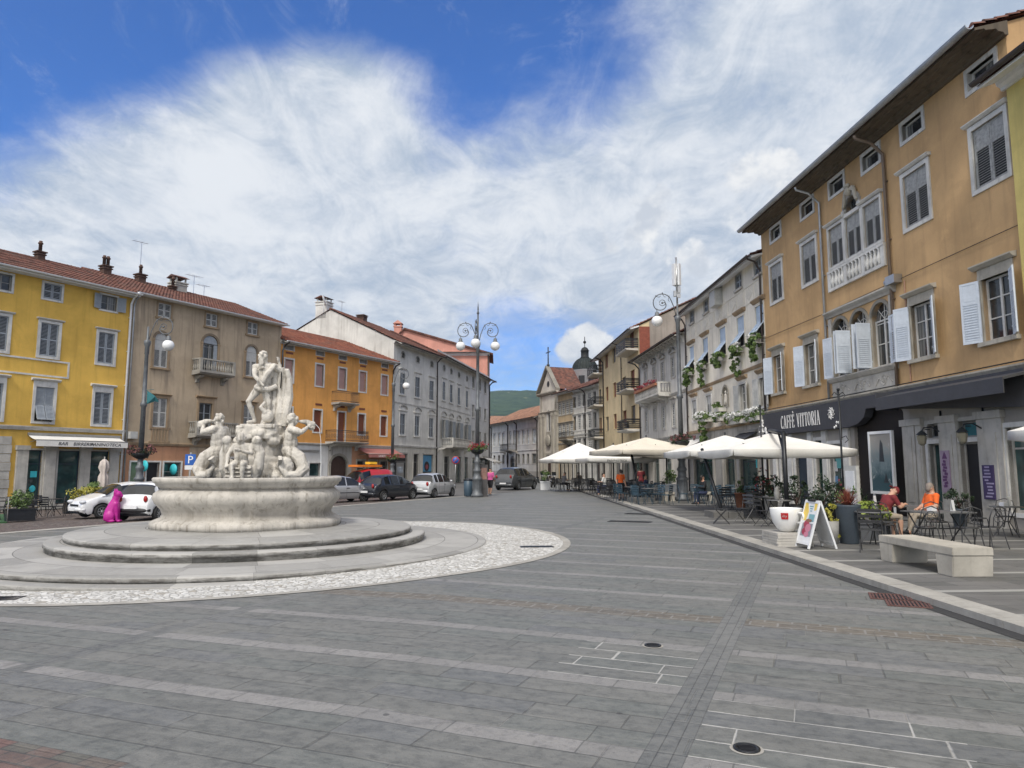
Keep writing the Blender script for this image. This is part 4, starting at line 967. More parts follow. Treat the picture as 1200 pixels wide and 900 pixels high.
for k in range(9):
    mb.mi = k % 4; cx = x + q.uniform(-.5, .5); cz = 1.2 + q.uniform(-.5, 1.3); mb.box((cx, .155 - .001 * k, cz), (q.uniform(.2, .5), .006, q.uniform(.25, .5)))
mb.build('window_posters', [mat('poster_blue', (.08, .2, .36), .4), mat('poster_red', (.30, .06, .08), .4), mat('poster_pale', (.5, .5, .5), .4), mat('poster_teal', (.1, .35, .36), .4)], b.root)
# the small white box and junction boxes on the wall
mb = MB(); x, z = b.sz(1052, 328); mb.box((x, -.16, z), (.55, .3, .3)); mb.ball((x - .35, -.2, z - .02), .12, 8, 6); mb.tube([(x - .5, -.1, z), (x - .9, -.06, z - .15)], .02, 5); mb.build('junction_box', 'steel', b.root)
mb = MB(); mb.tube([(0, -.04, 8.42), (b.L * .35, -.04, 8.36), (b.L * .6, -.05, 8.40), (b.L, -.05, 8.46)], .012, 4); mb.tube([(0, -.12, 4.70), (b.L * .5, -.14, 4.66), (b.L, -.12, 4.70)], .02, 4); mb.build('cable', 'dark_metal', b.root)
mb = MB(); x, _ = b.sz(1064, 380); mb.tube([(x, -.03, 4.6), (x, -.03, 8.3)], .025, 5); mb.build('conduit', mat('copper', (.35, .2, .13), .6), b.root)
# ================================================================== yellow neighbour at the right edge
d = (Vector(R1B) - Vector(R1A)).normalized(); n_in = Vector((-d.y, d.x)); B0 = Vector(R1B) - n_in * .12
b = Bld('yellow_house', 'lemon yellow house at the right edge with a low dark gutter', 'house', B0, B0 + d * 9, 12.7, 12, 'wall_lemon')
b.win(2.0, 5.4, 1.2, 1.9, .14, .05, 'trim_white', sh='closed', shm='shutter_grey'); b.win(2.0, 9.2, 1.2, 1.7, .14, .05, 'trim_white', sh='closed', shm='shutter_grey'); b.win(2.2, PAVE, 2, 2.6, .14, .05, 'trim_grey', pane='shop')
b.finish(over=.8, rise=2.0, gutter='zinc_dark')
# ================================================================== cream house with hanging flowers
b = Bld('cream_house', 'cream plastered house with tilted blue-white shutters and hanging flower boxes', 'house', R2A, R1A, 13.0, 11, 'wall_cream'); R2 = b
for k, (px, py) in enumerate(((811, 364), (827.5, 352), (865.5, 325), (888, 310))):
    b.win(b.s(px, py), 12.0, .95, .86, .10, .03, 'trim_grey', sill=True, sh='closed', shm='shutter_brown' if k < 0 else 'shutter_grey', solid=0, name='attic_window')
x, z = b.sz(843, 339); mb = MB(); mb.bx(x - .55, x + .55, -.5, -.02, 11.75, 12.75); mb.bx(x - .6, x + .6, -.52, 0, 12.75, 12.82); b.win(x, 12.0, .95, .86, .1, .03, 'trim_grey', pane='plain', name='attic_window'); mb.build('window_cabinet', 'shutter_pale', b.root)
R2X = []
for px, py in ((811, 416), (827, 405), (847, 393), (868, 378), (890.5, 372)):
    x = b.s(px, py); R2X.append(x)
    b.win(x, 8.62, 1.16, 1.72, .10, .03, 'wall_cream', lintel='flat' if 0 else None, sh='tilt', shm='shutter_blue', pitch=.06, ang=(38, 38), name='window')
    mb = MB(); mb.prof([(.002, 10.52), (-.06, 10.52), (-.20, 10.66), (-.20, 10.72), (.002, 10.76)], x - .85, x + .85); mb.build('window_hood', 'trim_tan', b.root)
for px, py, sh in ((814, 478, 'closed'), (831, 471, 'closed'), (871, 467, 'open'), (895, 461, 'open')):
    x = b.s(px, py); b.win(x, 4.95, 1.02, 1.50, .12, .04, 'trim_white', sh=sh, shm='shutter_pale', ang=(165, 165), pane='fine', pm='timber_white')
    mb = MB(); mb.prof([(.002, 6.72), (-.05, 6.72), (-.18, 6.86), (-.18, 6.92), (.002, 6.95)], x - .8, x + .8); mb.build('window_hood', 'trim_tan', b.root)
x, z = b.sz(850.5, 463); b.win(x, 5.5, .95, 1.15, .13, .06, 'trim_old', rise=.45, pane='plain', gm='wall_grey', pm='trim_old', name='shrine_niche')
mb = MB(); mb.lathe([(.16, 0), (.14, .3), (.1, .55), (.13, .62), (.06, .72)], 10, (x, .02, 5.52)); mb.ball((x, .02, 6.32), (.09, .09, .11)); mb.build('niche_statue', 'statue_stone', b.root)
for pxa, pxb, kind in ((814, 836, 'shop'), (851, 862, 'shop'), (868, 889, 'shop'), (895, 901, 'shop')): gopen(b, pxa, pxb, 548, 2.75, kind, fm='trim_old', name='shop_window', pm='fascia_grey')
b.base = [(0, b.L, -2, 4.15, 1)]
b.finish(over=.62, rise=2.2, gutter='zinc_dark', wall_mats=['wall_stone'], bands=[(0, b.L, 7.05, 7.22, .10, 'trim_tan'), (0, b.L, 4.1, 4.3, .14, 'trim_tan')], cornice=[(.001, 12.90), (-.05, 12.90), (-.60, 12.72), (-.60, 12.86), (.001, 13.0)])
mb = MB()      # incised frieze: lozenges and panels
n = 11
for k in range(n):
    cx = (k + .5) * b.L / n
    if k % 2: mb.prism([(cx - .55, 11.28), (cx, 10.92), (cx + .55, 11.28), (cx, 11.66)], -.02, .002)
    else: mb.bx(cx - .45, cx + .45, -.02, .002, 10.92, 11.62)
    mb.bx(k * b.L / n - .025, k * b.L / n + .025, -.022, .002, 10.80, 11.72)
mb.bx(0, b.L, -.03, .002, 11.72, 11.80); mb.bx(0, b.L, -.03, .002, 10.74, 10.80); mb.build('frieze', mat('frieze_cream', (.66, .62, .53), .85, 0, .12, 3), b.root)
b.pipe(b.L - .15, 0, 12.9, 'zinc_dark', .055); b.pipe(.2, 0, 12.9, 'zinc_dark', .055)
b.awning(b.s(806, 520), b.s(829, 520), 3.15, 3.75, 1.3, 'white_fabric'); b.awning(b.s(868, 510), b.s(888, 505), 3.1, 3.7, 1.2, 'fascia_grey')
mb = MB(); x, z = b.sz(886, 555); mb.bx(x - .32, x + .32, .135, .15, 1.75, 2.25); mb.build('window_notice', 'cyan_sign', b.root)
b.win(b.s(843, 560), PAVE, 1.5, 2.6, .2, .08, 'trim_grey', pane='shop', name='shop_window'); 
# ================================================================== small grey palazzo
b = Bld('grey_palazzo', 'small grey stucco palazzo with pedimented windows and flowered stone balcony', 'house', R3A, R2A, 11.75, 10, 'wall_grey'); R3 = b
for px, py in ((757, 441), (767, 441), (777, 438), (789, 436)):
    b.win(b.s(px, py), 8.75, .95, 1.55, .13, .05, 'trim_grey', lintel='ped', sh='closed', shm='shutter_pale', solid=0, pitch=.12)
for px, py in ((758, 495), (768, 494), (778, 492), (790, 490)):
    b.win(b.s(px, py), 4.9, .98, 1.8, .13, .05, 'trim_grey', lintel='flat', sh='closed', shm='shutter_pale', solid=0, pitch=.12)
for k in range(4): b.win((k + .5) * b.L / 4, PAVE, 1.7, 2.7, .14, .05, 'trim_grey', pane='shop', gm='glass_shop', name='shop_window')
b.base = [(0, b.L, -2, 4.0, 1)]
b.finish(over=.9, rise=2.0, gutter='zinc_dark', soffit='trim_grey', wall_mats=['wall_ivory'], bands=[(0, b.L, 7.3, 7.5, .14, 'trim_grey'), (0, b.L, 4.0, 4.2, .14, 'trim_grey')])
mb = MB()
for k in range(15): mb = MB(); mb.prof([(.003, 11.0), (-.12, 11.0), (-.22, 11.25), (-.55, 11.42), (-.6, 11.52), (.003, 11.55)], -.09, .09); mb.build('eaves_bracket', 'trim_white', b.root, ((k + .5) * b.L / 15, 0, 0))
R3BAL = (b.s(757, 463) + b.s(786, 458)) / 2; b.balcony(R3BAL, 7.55, b.s(786, 458) - b.s(757, 463), 1.0, 'baluster', 'bal_white')
b.pipe(.15, 0, 11.6, 'zinc_dark', .06)
b.awning(b.s(735, 540) + 2, b.s(770, 545), 2.7, 3.7, 2.4, mat('awning_bluewhite', (.55, .58, .62), .8), .15)
# ================================================================== straw-coloured block with slatted balconies
b = Bld('straw_block', 'straw yellow apartment block with slatted corner balconies and wide pale eaves', 'house', R4A, R3A, 15.0, 11, 'wall_straw'); R4 = b
for zr in (13.15, 9.35, 5.9):
    for k, (px, py) in enumerate(((703, 430), (711, 430), (720, 430), (731, 420), (741, 410))):
        b.win(b.s(px, py), zr, 1.6, 1.6 if k not in (0, 4) else 1.8, .06, .02, 'wall_straw', pane='blind', pm='blind_brown', gm=('blind_brown' if (k + int(zr)) % 3 else 'blind_grey'))
for k in range(5): b.win((k + .5) * b.L / 5, PAVE, 2.6, 2.8, .1, .03, 'trim_grey', pane='shop', name='shop_window')
b.base = [(0, b.L, -2, 3.9, 1)]
b.finish(over=.85, rise=2.6, soffit='white_paint', gutter='zinc_dark', wall_mats=['wall_ivory'], cornice=[(.001, 14.86), (-.82, 14.62), (-.82, 14.82), (.001, 15.0)])
for zr in (12.9, 9.1, 5.3):
    b.balcony(b.L - 2.6, zr, 4.6, 1.2, 'slats', 'wall_ivory', rail='dark_metal', brackets=0); b.balcony(b.s(703, 440), zr, 4.6, 1.2, 'slats', 'wall_ivory', rail='dark_metal', brackets=0)
b.pipe(b.s(707.5, 440), 0, 14.8, 'zinc_dark', .07); b.pipe(b.s(731, 420) - 1.0, 0, 14.8, 'zinc_dark', .05)
mb = MB(); mb.bx(b.L + .001, b.L + .10, .02, 1.0, 0, 14.9); mb.build('brick_flank', 'brick_red', b.root)
mb = MB(); mb.poly(((b.L + .02, 1.0, 0), (b.L + .02, 11, 0), (b.L + .02, 11, 15), (b.L + .02, 5.5, 17.6), (b.L + .02, 1.0, 15.4))); mb.build('flank_wall', 'wall_party', b.root)
# ================================================================== pale rows further along
b = Bld('weathered_house', 'narrow weathered grey-white house between straw block and church', 'house', R5A, R4A, 12.0, 10, 'wall_grey')
for zr, h_ in ((9.6, 1.5), (6.6, 1.9), (3.9, 1.5)):
    for k in range(5): b.win((k + .5) * b.L / 5 - .4, zr, 1.1, h_, .14, .05, 'trim_white', lintel='ledge', pane='casement', gm='glass_far', sh='closed' if k % 2 else None, shm='shutter_pale', solid=0, pitch=.2)
for k in range(5): b.win((k + .5) * b.L / 5, PAVE, 2.2, 2.7, .12, .04, 'trim_white', pane='shop', name='shop_window')
b.finish(over=.8, rise=2.0, gutter='zinc_dark', coarse=True, bands=[(0, b.L, 5.9, 6.1, .12, 'trim_white'), (0, b.L, 3.3, 3.5, .12, 'trim_white')]); b.pipe(b.L * .5, 0, 11.9, 'zinc_dark', .08)
b = Bld('buff_house', 'small buff house beside the church with a shallow dark roof and red door panel', 'house', R6A, R5A, 12.2, 10, 'wall_buff')
for zr in (9.0, 6.0):
    for k in range(4): b.win((k + .5) * b.L / 4, zr, 1.15, 1.7, .14, .05, 'trim_old', lintel='ledge', gm='glass_far', sh='closed', shm='shutter_pale', solid=0, pitch=.2)
for k in range(4): b.win((k + .5) * b.L / 4, PAVE, 1.8, 2.8, .14, .05, 'trim_old', pane='shop', gm='black', name='shop_window')
xq = b.L * .72; b.win(xq, 4.0, 1.9, .8, .1, .04, 'trim_old', pane='plain', name='window')
b.finish(over=.8, rise=1.8, gutter='zinc_dark', coarse=True, bands=[(0, b.L, 4.9, 5.1, .1, 'trim_old')]); b.balcony(b.L * .75, 5.5, 3.4, 1.0, 'bars', 'trim_old')
# ================================================================== left-hand row
zl = -.62
b = Bld('golden_house', 'golden yellow house with white window frames and a white bar awning', 'house', YA, YB, 13.05, 12, 'wall_yellow', zl); YH = b
xa, xb_ = b.s(57.5, 397), b.s(124, 409); stp = xb_ - xa; x3 = b.s(-2, 380)
for x in (x3, xa, xb_):
    b.win(x, 8.22, 1.0, 1.95, .16, .05, 'trim_white', lintel='ledge', sh='closed', shm='shutter_grey', solid=0)
for x, m_ in ((x3, None), (xa, 'closed'), (xb_, 'open')):
    if x > 1: b.win(x, 11.62, 1.0, .92, .12, .04, 'trim_white', sh=m_, shm='shutter_grey', solid=0, ang=(165, 165), pane='casement', name='attic_window')
b.win(xa, 4.4, 1.0, 2.0, .15, .05, 'trim_white', lintel='flat', sh='tilt', shm='shutter_grey', ang=(24, 24)); b.win(xb_, 4.4, 1.0, 2.0, .15, .05, 'trim_white', lintel='flat', sh='closed', shm='shutter_grey', solid=0)
if 1: b.win(x3, 4.4, 1.0, 2.0, .15, .05, 'trim_white', lintel='flat', sh='closed', shm='shutter_grey', solid=0)
for pa, pb in ((30, 48), (67, 93), (103, 127)): gopen(b, pa, pb, 550, 2.75, 'shop', pm='navy_door', fw=.1, fm='trim_grey', name='shop_window', up=-.45, cut=-.45)
b.finish(over=.75, rise=2.3, gutter='white_paint', bands=[(0, b.L, 3.88, 4.10, .16, 'trim_grey')])
mb = MB(); z0_, z1_ = 7.02 - zl, 8.02 - zl; xr = b.s(81, 432)
for x0, x1, a, c in ((.5, xr, z1_ - .1, z1_), (.5, xr, z0_, z0_ + .1), (xr - .1, xr, z0_ + .1, z1_ - .1)): mb.bx(x0, x1, -.04, .002, a, c)
mb.build('moulding', 'trim_white', b.root)
for px in (24, 57, 98, 132): mb = MB(); x = b.s(px, 550); mb.bx(x - .3, x + .3, -.16, .003, -.3, 2.75 - zl); mb.bx(x - .36, x + .36, -.22, .003, 2.75 - zl, 3.0 - zl); mb.bx(x - .36, x + .36, -.22, .003, -.3, .35); mb.build('pilaster', 'trim_grey', b.root)
o = b.awning(b.s(32, 516), b.s(139, 519), 3.32, 3.62, .95, 'white_fabric', .36); X0, X1 = b.s(32, 516), b.s(139, 519)
for t, f in (('BAR', .27), ('BIRRERIA', .49), ('PANINOTECA', .74)): lettering(t, .26, 'ink', o, (X0 + (X1 - X0) * f, -.999, 3.04 - zl), squeeze=1.15, shear=.2)
b.pipe(b.L - .12, 0, 13.05 - zl, 'white_paint', .07); b.chimney(b.s(98, 308), 5.2, .9, .46, 'pots', 'brick', 1)
mb = MB(); xq = b.s(2, 550)
for k in range(9): mb.bx(xq - .34 - .03 * (k % 2), xq + .34 + .03 * (k % 2), -.10 - .02 * (k % 2), .003, -.2 + k * .48, -.2 + k * .48 + .46)
mb.build('quoin', 'trim_grey', b.root)
# street-bar door posters
mb = MB(); x = b.s(40, 560); mb.bx(x - .15, x + .2, .145, .16, 1.2 - zl, 1.55 - zl); mb.ball((x, .12, .55 - zl), (.18, .03, .2), 10, 6); mb.build('window_stickers', ['cyan_sign'], b.root)
# ------------------------------------------------------------------ taupe house
b = Bld('taupe_house', 'taupe plastered old house with arched windows and stone balconies behind the fountain', 'house', YB, GB, 13.15, 12, 'wall_taupe', zl); GH = b
cx = [b.s(193, 363), b.s(248, 375), b.s(296, 385)]
for x in cx: b.win(x, 11.86, .95, .95, .12, .04, 'trim_tan', sill=True, sh='closed', shm='shutter_pale', solid=0, name='attic_window')
b.win(cx[0] - .1, 8.42, 1.0, 2.35, .16, .06, 'trim_tan', sill=True, rise=.5, sh='closed', shm='shutter_pale')
b.win(cx[1], 8.55, 1.25, 2.65, .16, .06, 'trim_tan', rise=.62, sh=None, pane='fine', pm='frame_grey'); f = MB()
n = 10; f.prism([(.6 * math.cos(PI * k / n), 2.05 + .58 * math.sin(PI * k / n)) for k in range(n + 1)], .03, .06); f.bx(.30, .60, .0, .05, 0, 2.0); f.build('shutter', 'shutter_grey', b.root, (cx[1], 0, 8.55 - zl))
b.win(cx[2], 8.62, 1.0, 2.35, .16, .06, 'trim_tan', sill=True, rise=.5, sh='closed', shm='shutter_pale')
b.win(b.s(187, 485), 4.42, 1.0, 1.95, .16, .06, 'trim_tan', lintel='ledge', sh='closed', shm='shutter_pale', solid=0); b.win(b.s(240, 491), 4.1, 1.05, 2.2, .16, .06, 'trim_tan', lintel='flat', pane='fine', pm='shutter_grey'); b.win(b.s(291, 497), 4.5, 1.0, 1.95, .16, .06, 'trim_tan', lintel='ledge', sh='closed', shm='shutter_pale', solid=0)
gopen(b, 152, 166, 560, 2.1, 'blind', pm='shutter_grey', gm=mat('roller_green', (.17, .24, .15), .7), fm='trim_white', fw=.1, name='shop_door', up=-.5, cut=-.5); gopen(b, 171, 186, 560, 2.1, 'plain', fm='trim_white', fw=.1, gm='black', name='shop_door', up=-.5, cut=-.5); gopen(b, 191, 211, 560, 2.1, 'shop', fm='trim_white', fw=.1, name='shop_window', up=-.5, cut=-.5)
gopen(b, 229, 246, 560, 2.4, 'casement', fm='trim_tan', gm='black', name='house_door', up=-.5, cut=-.5); gopen(b, 262, 300, 560, 2.4, 'shop', fm='trim_white', name='shop_window', up=-.5, cut=-.5)
b.base = [(0, b.s(221, 545), -2, 3.2 - zl, 1)]
b.finish(over=.6, rise=2.3, gutter='white_paint', wall_mats=['wall_salmon'], bands=[(0, b.L, 3.18, 3.36, .14, 'trim_tan')], cornice=[(.001, 13.0 - zl), (-.1, 13.0 - zl), (-.58, 13.0 - zl), (-.58, 13.12 - zl), (.001, 13.15 - zl)])
b.balcony(cx[1] + .05, 8.42, 2.9, .9, 'baluster', 'bal_stone'); b.balcony(b.s(245, 512), 4.0, 3.4, .9, 'baluster', 'bal_stone')
mb = MB(); x = b.s(187, 510); mb.bx(x - .75, x + .75, -.06, .003, 4.28 - zl, 4.40 - zl); mb.bx(x - .75, x + .75, -.06, .003, 3.4 - zl, 3.5 - zl)
for k in range(6): mb.bx(x - .6 + k * .22, x - .6 + k * .22 + .11, -.05, .003, 3.5 - zl, 4.28 - zl)
mb.build('balustrade_panel', 'trim_tan', b.root); mb = MB(); x, z = b.sz(153, 510); mb.box((x, -.2, z), (.5, .35, .45)); mb.build('meter_box', 'shutter_pale', b.root)
b.pipe(.1, 0, 13.0 - zl, 'zinc', .05)
for px, k in ((174, 2), (215, 1)): b.chimney(b.s(px, 320), 5.0, .95, .55, 'pots', 'brick', k)
b.chimney(b.s(249, 330), 4.6, .7, .38, 'pots', 'brick', 1); b.chimney(b.s(262, 335), 5.4, .95, .95, 'roofed', 'trim_grey'); b.aerial(b.s(221, 300), 5.6, 3.4); b.aerial(b.s(284, 340), 5.8, 1.9, 5); b.aerial(b.s(302, 350), 6.5, 1.6)
# ------------------------------------------------------------------ orange house
b = Bld('orange_house', 'bright orange house with pink blinds, iron balconies and a red shop awning', 'house', GB, OB, 11.95, 11, 'wall_orange', zl + .15); OH = b; zo_ = b.zb
cx = [b.s(338.5, 434), b.s(374.5, 440), b.s(401, 445), b.s(425, 447), b.s(450.5, 451)]; cx1 = [b.s(337, 490), b.s(372, 493), b.s(400, 495), b.s(423.5, 497), b.s(449.5, 498)]
for i in range(5):
    b.win(cx[i], 8.62, .88, 1.82, .13, .04, 'trim_white', pane='blind', pm='blind_pink', gm='blind_pink'); b.win(cx1[i], 4.72 if i != 2 else 3.85, .88, 1.82 if i != 2 else 2.7, .13, .04, 'trim_white', pane='blind', pm='blind_brown', gm='blind_brown')
    b.win(cx[i], 11.22, .95, .36, .06, .02, 'trim_white', pane='blind', pm='black', gm='frame_grey', name='attic_vent')
    for z in (10.88, 6.95): mb = MB(); mb.bx(cx[i] - .38, cx[i] + .38, -.03, .002, z - zo_, z + .17 - zo_); mb.build('terracotta_grille', 'blind_brown', b.root)
gopen(b, 343, 357, 552, 2.1, 'plain', fm='trim_white', gm='black', name='shop_door', up=-.5, cut=-.5); gopen(b, 362, 375, 552, 2.1, 'plain', fm='trim_white', gm='glass_shop', name='shop_window')
xa, xb_ = b.s(387, 550), b.s(406, 550); b.win((xa + xb_) / 2, -.45, xb_ - xa, 3.2, .22, .06, 'trim_old', rise=.8, pane='blind', pm='timber_dark', gm='timber_dark', name='arched_door')
for pa, pb in ((418, 427), (432, 441), (445, 453)): gopen(b, pa, pb, 552, 2.35, 'shop', fm='trim_old', gm='black', name='shop_window', up=.3, cut=.3)
b.base = [(0, b.s(384, 540), -2, 3.6 - zo_, 1), (b.s(384, 540), b.s(412, 540), -2, 3.6 - zo_, 2), (b.s(412, 540), b.L, -2, 3.6 - zo_, 3)]
b.finish(over=.7, rise=2.2, rm='tiles_new', gutter='white_paint', soffit='trim_white', wall_mats=['wall_pale', 'wall_stone', 'wall_salmon'], bands=[(0, b.L, 3.6, 3.76, .16, 'trim_grey')], hipR=0)
b.balcony(cx[2], 7.35, 2.5, .95, 'bars', 'trim_grey', rail='iron'); b.balcony(cx1[2] + .3, 3.95, 4.4, 1.0, 'scroll', 'trim_grey', rail='iron')
o = b.awning(b.s(418, 525), b.s(461, 525), 2.95, 3.5, 1.4, 'awning_red', .32); lettering('LA BOTTEGA DEL CAFFE', .26, 'white_letter', o, ((b.s(418, 525) + b.s(461, 525)) / 2 + .2, -1.452, 2.68 - zo_), squeeze=1.0)
mb = MB(); x = b.s(357, 529); mb.bx(x - 1.6, x + 1.6, -.1, .002, 3.05 - zo_, 3.2 - zo_); mb.build('shop_sign', 'steel', b.root)
b.pipe(.1, 0, 11.8 - zo_, 'zinc_dark', .07); b.pipe(b.L - .1, 0, 11.8 - zo_, 'zinc_dark', .07); b.chimney(b.s(332, 362), 4.0, .7, .5, 'roofed', 'brick')
# ------------------------------------------------------------------ white palazzo, two stretches
b = Bld('white_palazzo', 'white stuccoed palazzo with pedimented windows above a bank front with blue poster', 'house', OB, W1B, 14.1, 14.5, 'wall_white', -.3); WP = b; zw = b.zb
c2 = [b.s(471.5, 450), b.s(489, 452), b.s(505.5, 455)]; c1 = [b.s(471.5, 497), b.s(488.5, 498), b.s(505, 499)]
for i in range(3):
    b.win(c2[i], 8.95, 1.1, 2.1, .14, .05, 'trim_white', sill=True, lintel='flat', sh='closed', shm='shutter_grey', solid=0, pitch=.1); b.win(c1[i], 4.95, 1.1, 2.05, .14, .05, 'trim_white', sill=True, lintel='arcped', sh='closed', shm='shutter_grey', solid=0, pitch=.1)
    b.win(c2[i], 12.6, .62, .55, .12, .05, 'trim_grey', rise=.25, pane='plain', gm='black', name='oculus')
gopen(b, 461, 477, 550, 3.1, 'shop', gm='black', fm='trim_grey', name='cash_machine_front', up=-.25, cut=-.25); gopen(b, 484, 490, 550, 3.1, 'shop', gm='black', fm='trim_grey', name='shop_door', up=-.25, cut=-.25); gopen(b, 495, 507, 550, 3.1, 'plain', gm='black', fm='trim_grey', name='shop_window', up=1.0, cut=1.0)
mb = MB(); xa, xb_ = b.s(495, 545), b.s(507, 545); mb.mi = 0; mb.bx(xa + .1, xb_ - .1, .10, .14, 1.3 - zw, 3.0 - zw); mb.mi = 1; mb.lathe([(0, 0), (.55, 0), (.55, .03), (0, .03)], 20, ((xa + xb_) / 2, 0, 0)) if 0 else None
mb.prism([((xa + xb_) / 2 + .62 * math.cos(t), 1.85 - zw + .52 * math.sin(t)) for t in [2 * PI * k / 18 for k in range(18)]], .09, .10); mb.mi = 2; mb.prism([((xa + xb_) / 2 + .3 * math.cos(t), 1.8 - zw + .26 * math.sin(t)) for t in [2 * PI * k / 14 for k in range(14)]], .08, .09); mb.build('poster', [mat('poster_sky', (.06, .24, .42), .4), 'black', 'poster_red'], b.root)
mb = MB(); xa, xb_ = b.s(461, 545), b.s(477, 545); mb.bx(xa + .8, xb_ - .5, .1, .16, .3 - zw, 2.2 - zw); mb.mi = 1; mb.bx(xa + 1.0, xb_ - .7, .085, .10, 1.2 - zw, 1.8 - zw); mb.build('cash_machine', ['frame_grey', 'glass_sky'], b.root)
b.base = [(0, b.L, -2, 3.75 - zw, 1)]
b.finish(over=.9, rise=3.5, gutter='zinc_dark', soffit='trim_white', wall_mats=['wall_offwhite'], bands=[(0, b.L, 3.75, 3.95, .16, 'trim_white'), (0, b.L, 8.0, 8.14, .08, 'trim_white')])
b.pipe(b.L - .1, 0, 14.0 - zw, 'zinc_dark', .07); b.chimney(.55, 8.4, 1.7, 1.1, 'roofed', 'trim_white', d=1.3); b.chimney(5.0, 6.6, .9, .8, 'plain', 'brick'); b.aerial(2.6, 7.6, 1.8); 
mb = MB(); z = b.ridge[1] - .4; mb.T = Matrix.Translation((-.3, 7.8, z + 1.35)) @ Matrix.Rotation(R(70), 4, 'X') @ Matrix.Rotation(R(20), 4, 'Y'); mb.lathe([(.0, -.18), (.3, -.13), (.55, 0)], 16, (0, 0, 0)); mb.T = None; mb.tube([(-.3, 7.9, z), (-.3, 7.9, z + 1.3)], .03, 6); mb.build('satellite_dish', 'white_paint', b.roof)
b = Bld('white_terrace', 'long white stuccoed terrace with stone balcony running back behind the triple lamp', 'house', W1B, W2B, 14.3, 11, 'wall_white', -.2); WT = b; zw = b.zb
c2 = [b.s(520, 460), b.s(528.5, 462), b.s(537.5, 464), b.s(547, 466)]
for i, x in enumerate(c2):
    b.win(x, 9.3, 1.15, 2.1, .14, .05, 'trim_white', sill=True, lintel='flat', sh='closed', shm='shutter_grey', solid=0, pitch=.12); b.win(x, 5.0, 1.15, 2.1, .14, .05, 'trim_white', sill=True, lintel='arcped', sh='open', shm='shutter_grey', solid=0, pitch=.12); b.win(x, 12.7, .62, .55, .12, .05, 'trim_grey', rise=.25, pane='plain', gm='black', name='oculus')
for px in (554.5, 562, 568.5):
    for z, py in ((12.1, 452), (8.3, 483), (4.9, 513)): b.win(b.s(px, py), z, 1.2, 1.6, .08, .03, 'trim_white', sill=True, pane='casement', gm='glass_far', pm='timber_white')
for k, (pa, pb) in enumerate(((520, 526), (533, 540), (544, 548), (553, 571))): gopen(b, pa, pb, 548, 3.0, 'shop', fm='trim_white', gm='black' if k == 0 else 'glass_shop', name='shop_window', up=-.2, cut=-.2)
b.base = [(b.s(551, 500), b.L, -2, 15, 1)]
b.finish(over=.9, rise=2.6, gutter='zinc_dark', soffit='trim_white', wall_mats=['wall_pale'], bands=[(0, b.s(551, 520), 3.85, 4.05, .16, 'trim_white'), (0, b.s(551, 480), 8.4, 8.55, .08, 'trim_white')])
b.balcony((b.s(518, 518) + b.s(540, 518)) / 2, 4.1, b.s(540, 518) - b.s(518, 518), 1.3, 'baluster', 'bal_white', brackets=3); b.pipe(b.L - .2, 0, 14.2 - zw, 'zinc_dark', .09); b.awning(b.s(566, 530), b.L + 1.2, 2.5, 3.1, 1.6, 'white_fabric', .2)
# ------------------------------------------------------------------ pink house rising behind
d = (Vector(W2B) - Vector(W1B)).normalized(); nn = Vector((-d.y, d.x))
Bq = Vector(W2B) + d * .6 + nn * .2; A = Bq + Vector((-15.5, -.3))
b = Bld('pink_house', 'tall pink house whose blank gable rises behind the white terrace', 'house', A, Bq, 18.3, 9, 'wall_pink', -.2)
b.finish(over=.5, rise=.0001 + .01, gutter='zinc_dark', coarse=True)
bpy.data.objects.remove(b.roof)
mb = MB(); L = b.L; T = b.top
mb.poly(((-.0, 0, T), (L, 0, T), (L * .26, 0, T + 3.4), (L * .14, 0, T + 3.4))); mb.poly(((0, .3, T), (L, .3, T), (L * .2, .3, T + 3.4)));
mb.build('gable', 'wall_pink', b.root)
mb = MB(); mb.box((0, 0, 0), (.01, .01, .01)) if 0 else None
mb.prism([(-.6, T - .3), (L * .20, T + 3.5), (L * .20, T + 3.75), (-.6, T - .05)], -.35, 9); mb.prism([(L * .20, T + 3.5), (L + .6, T - .25), (L + .6, T + .0), (L * .20, T + 3.75)], -.35, 9); b.roof = mb.build('roof', ['tiles_old'], b.root)
mb = MB(); mb.bx(L * .10, L * .10 + 1.1, -.1, 1.0, T, T + 3.9); mb.bx(L * .10 - .1, L * .10 + 1.2, -.2, 1.1, T + 3.9, T + 4.05); mb.prism([(L * .1 - .15, T + 4.4), (L * .1 + .55, T + 4.9), (L * .1 + 1.25, T + 4.4)], -.25, 1.15)
for k in (0, 1): mb.bx(L * .1 + k * .85, L * .1 + .25 + k * .85, -.05, .95, T + 4.05, T + 4.4)
mb.build('chimney', 'wall_pink', b.roof); b.pipe(L - .1, 0, T, 'zinc_dark', .1, swan=False)
# ================================================================== far end of the street
D1A, D1B = fcol((4.1, 108), 300, 574), fcol((4.1, 108), 300, 632)
b = Bld('white_convent', 'long low white building with tiled roof and iron balcony closing the street', 'house', D1A, D1B, 9.6, 12, 'wall_white')
for px in (579.5, 585, 590, 608, 613.5, 619, 626): b.win(b.s(px, 510), 5.35, 1.2 if px != 626 else 1.8, 2.3, .12, .04, 'trim_white', lintel='ledge', pane='casement', gm='glass_sky', pm='timber_white')
for px in (598, 603): b.win(b.s(px, 510), 5.35, 1.1, 2.5, .12, .04, 'trim_white', pane='casement', gm='glass_sky', pm='timber_white')
for px in (579.5, 585, 590, 595, 608, 613.5, 619, 626): b.win(b.s(px, 537), 2.3, .95 if px != 626 else 1.7, 1.5, .1, .04, 'trim_grey', pane='casement', gm='glass_far')
b.win(b.s(601, 545), .0, 1.9, 3.3, .3, .1, 'trim_grey', rise=.8, pane='plain', gm='black', name='portal')
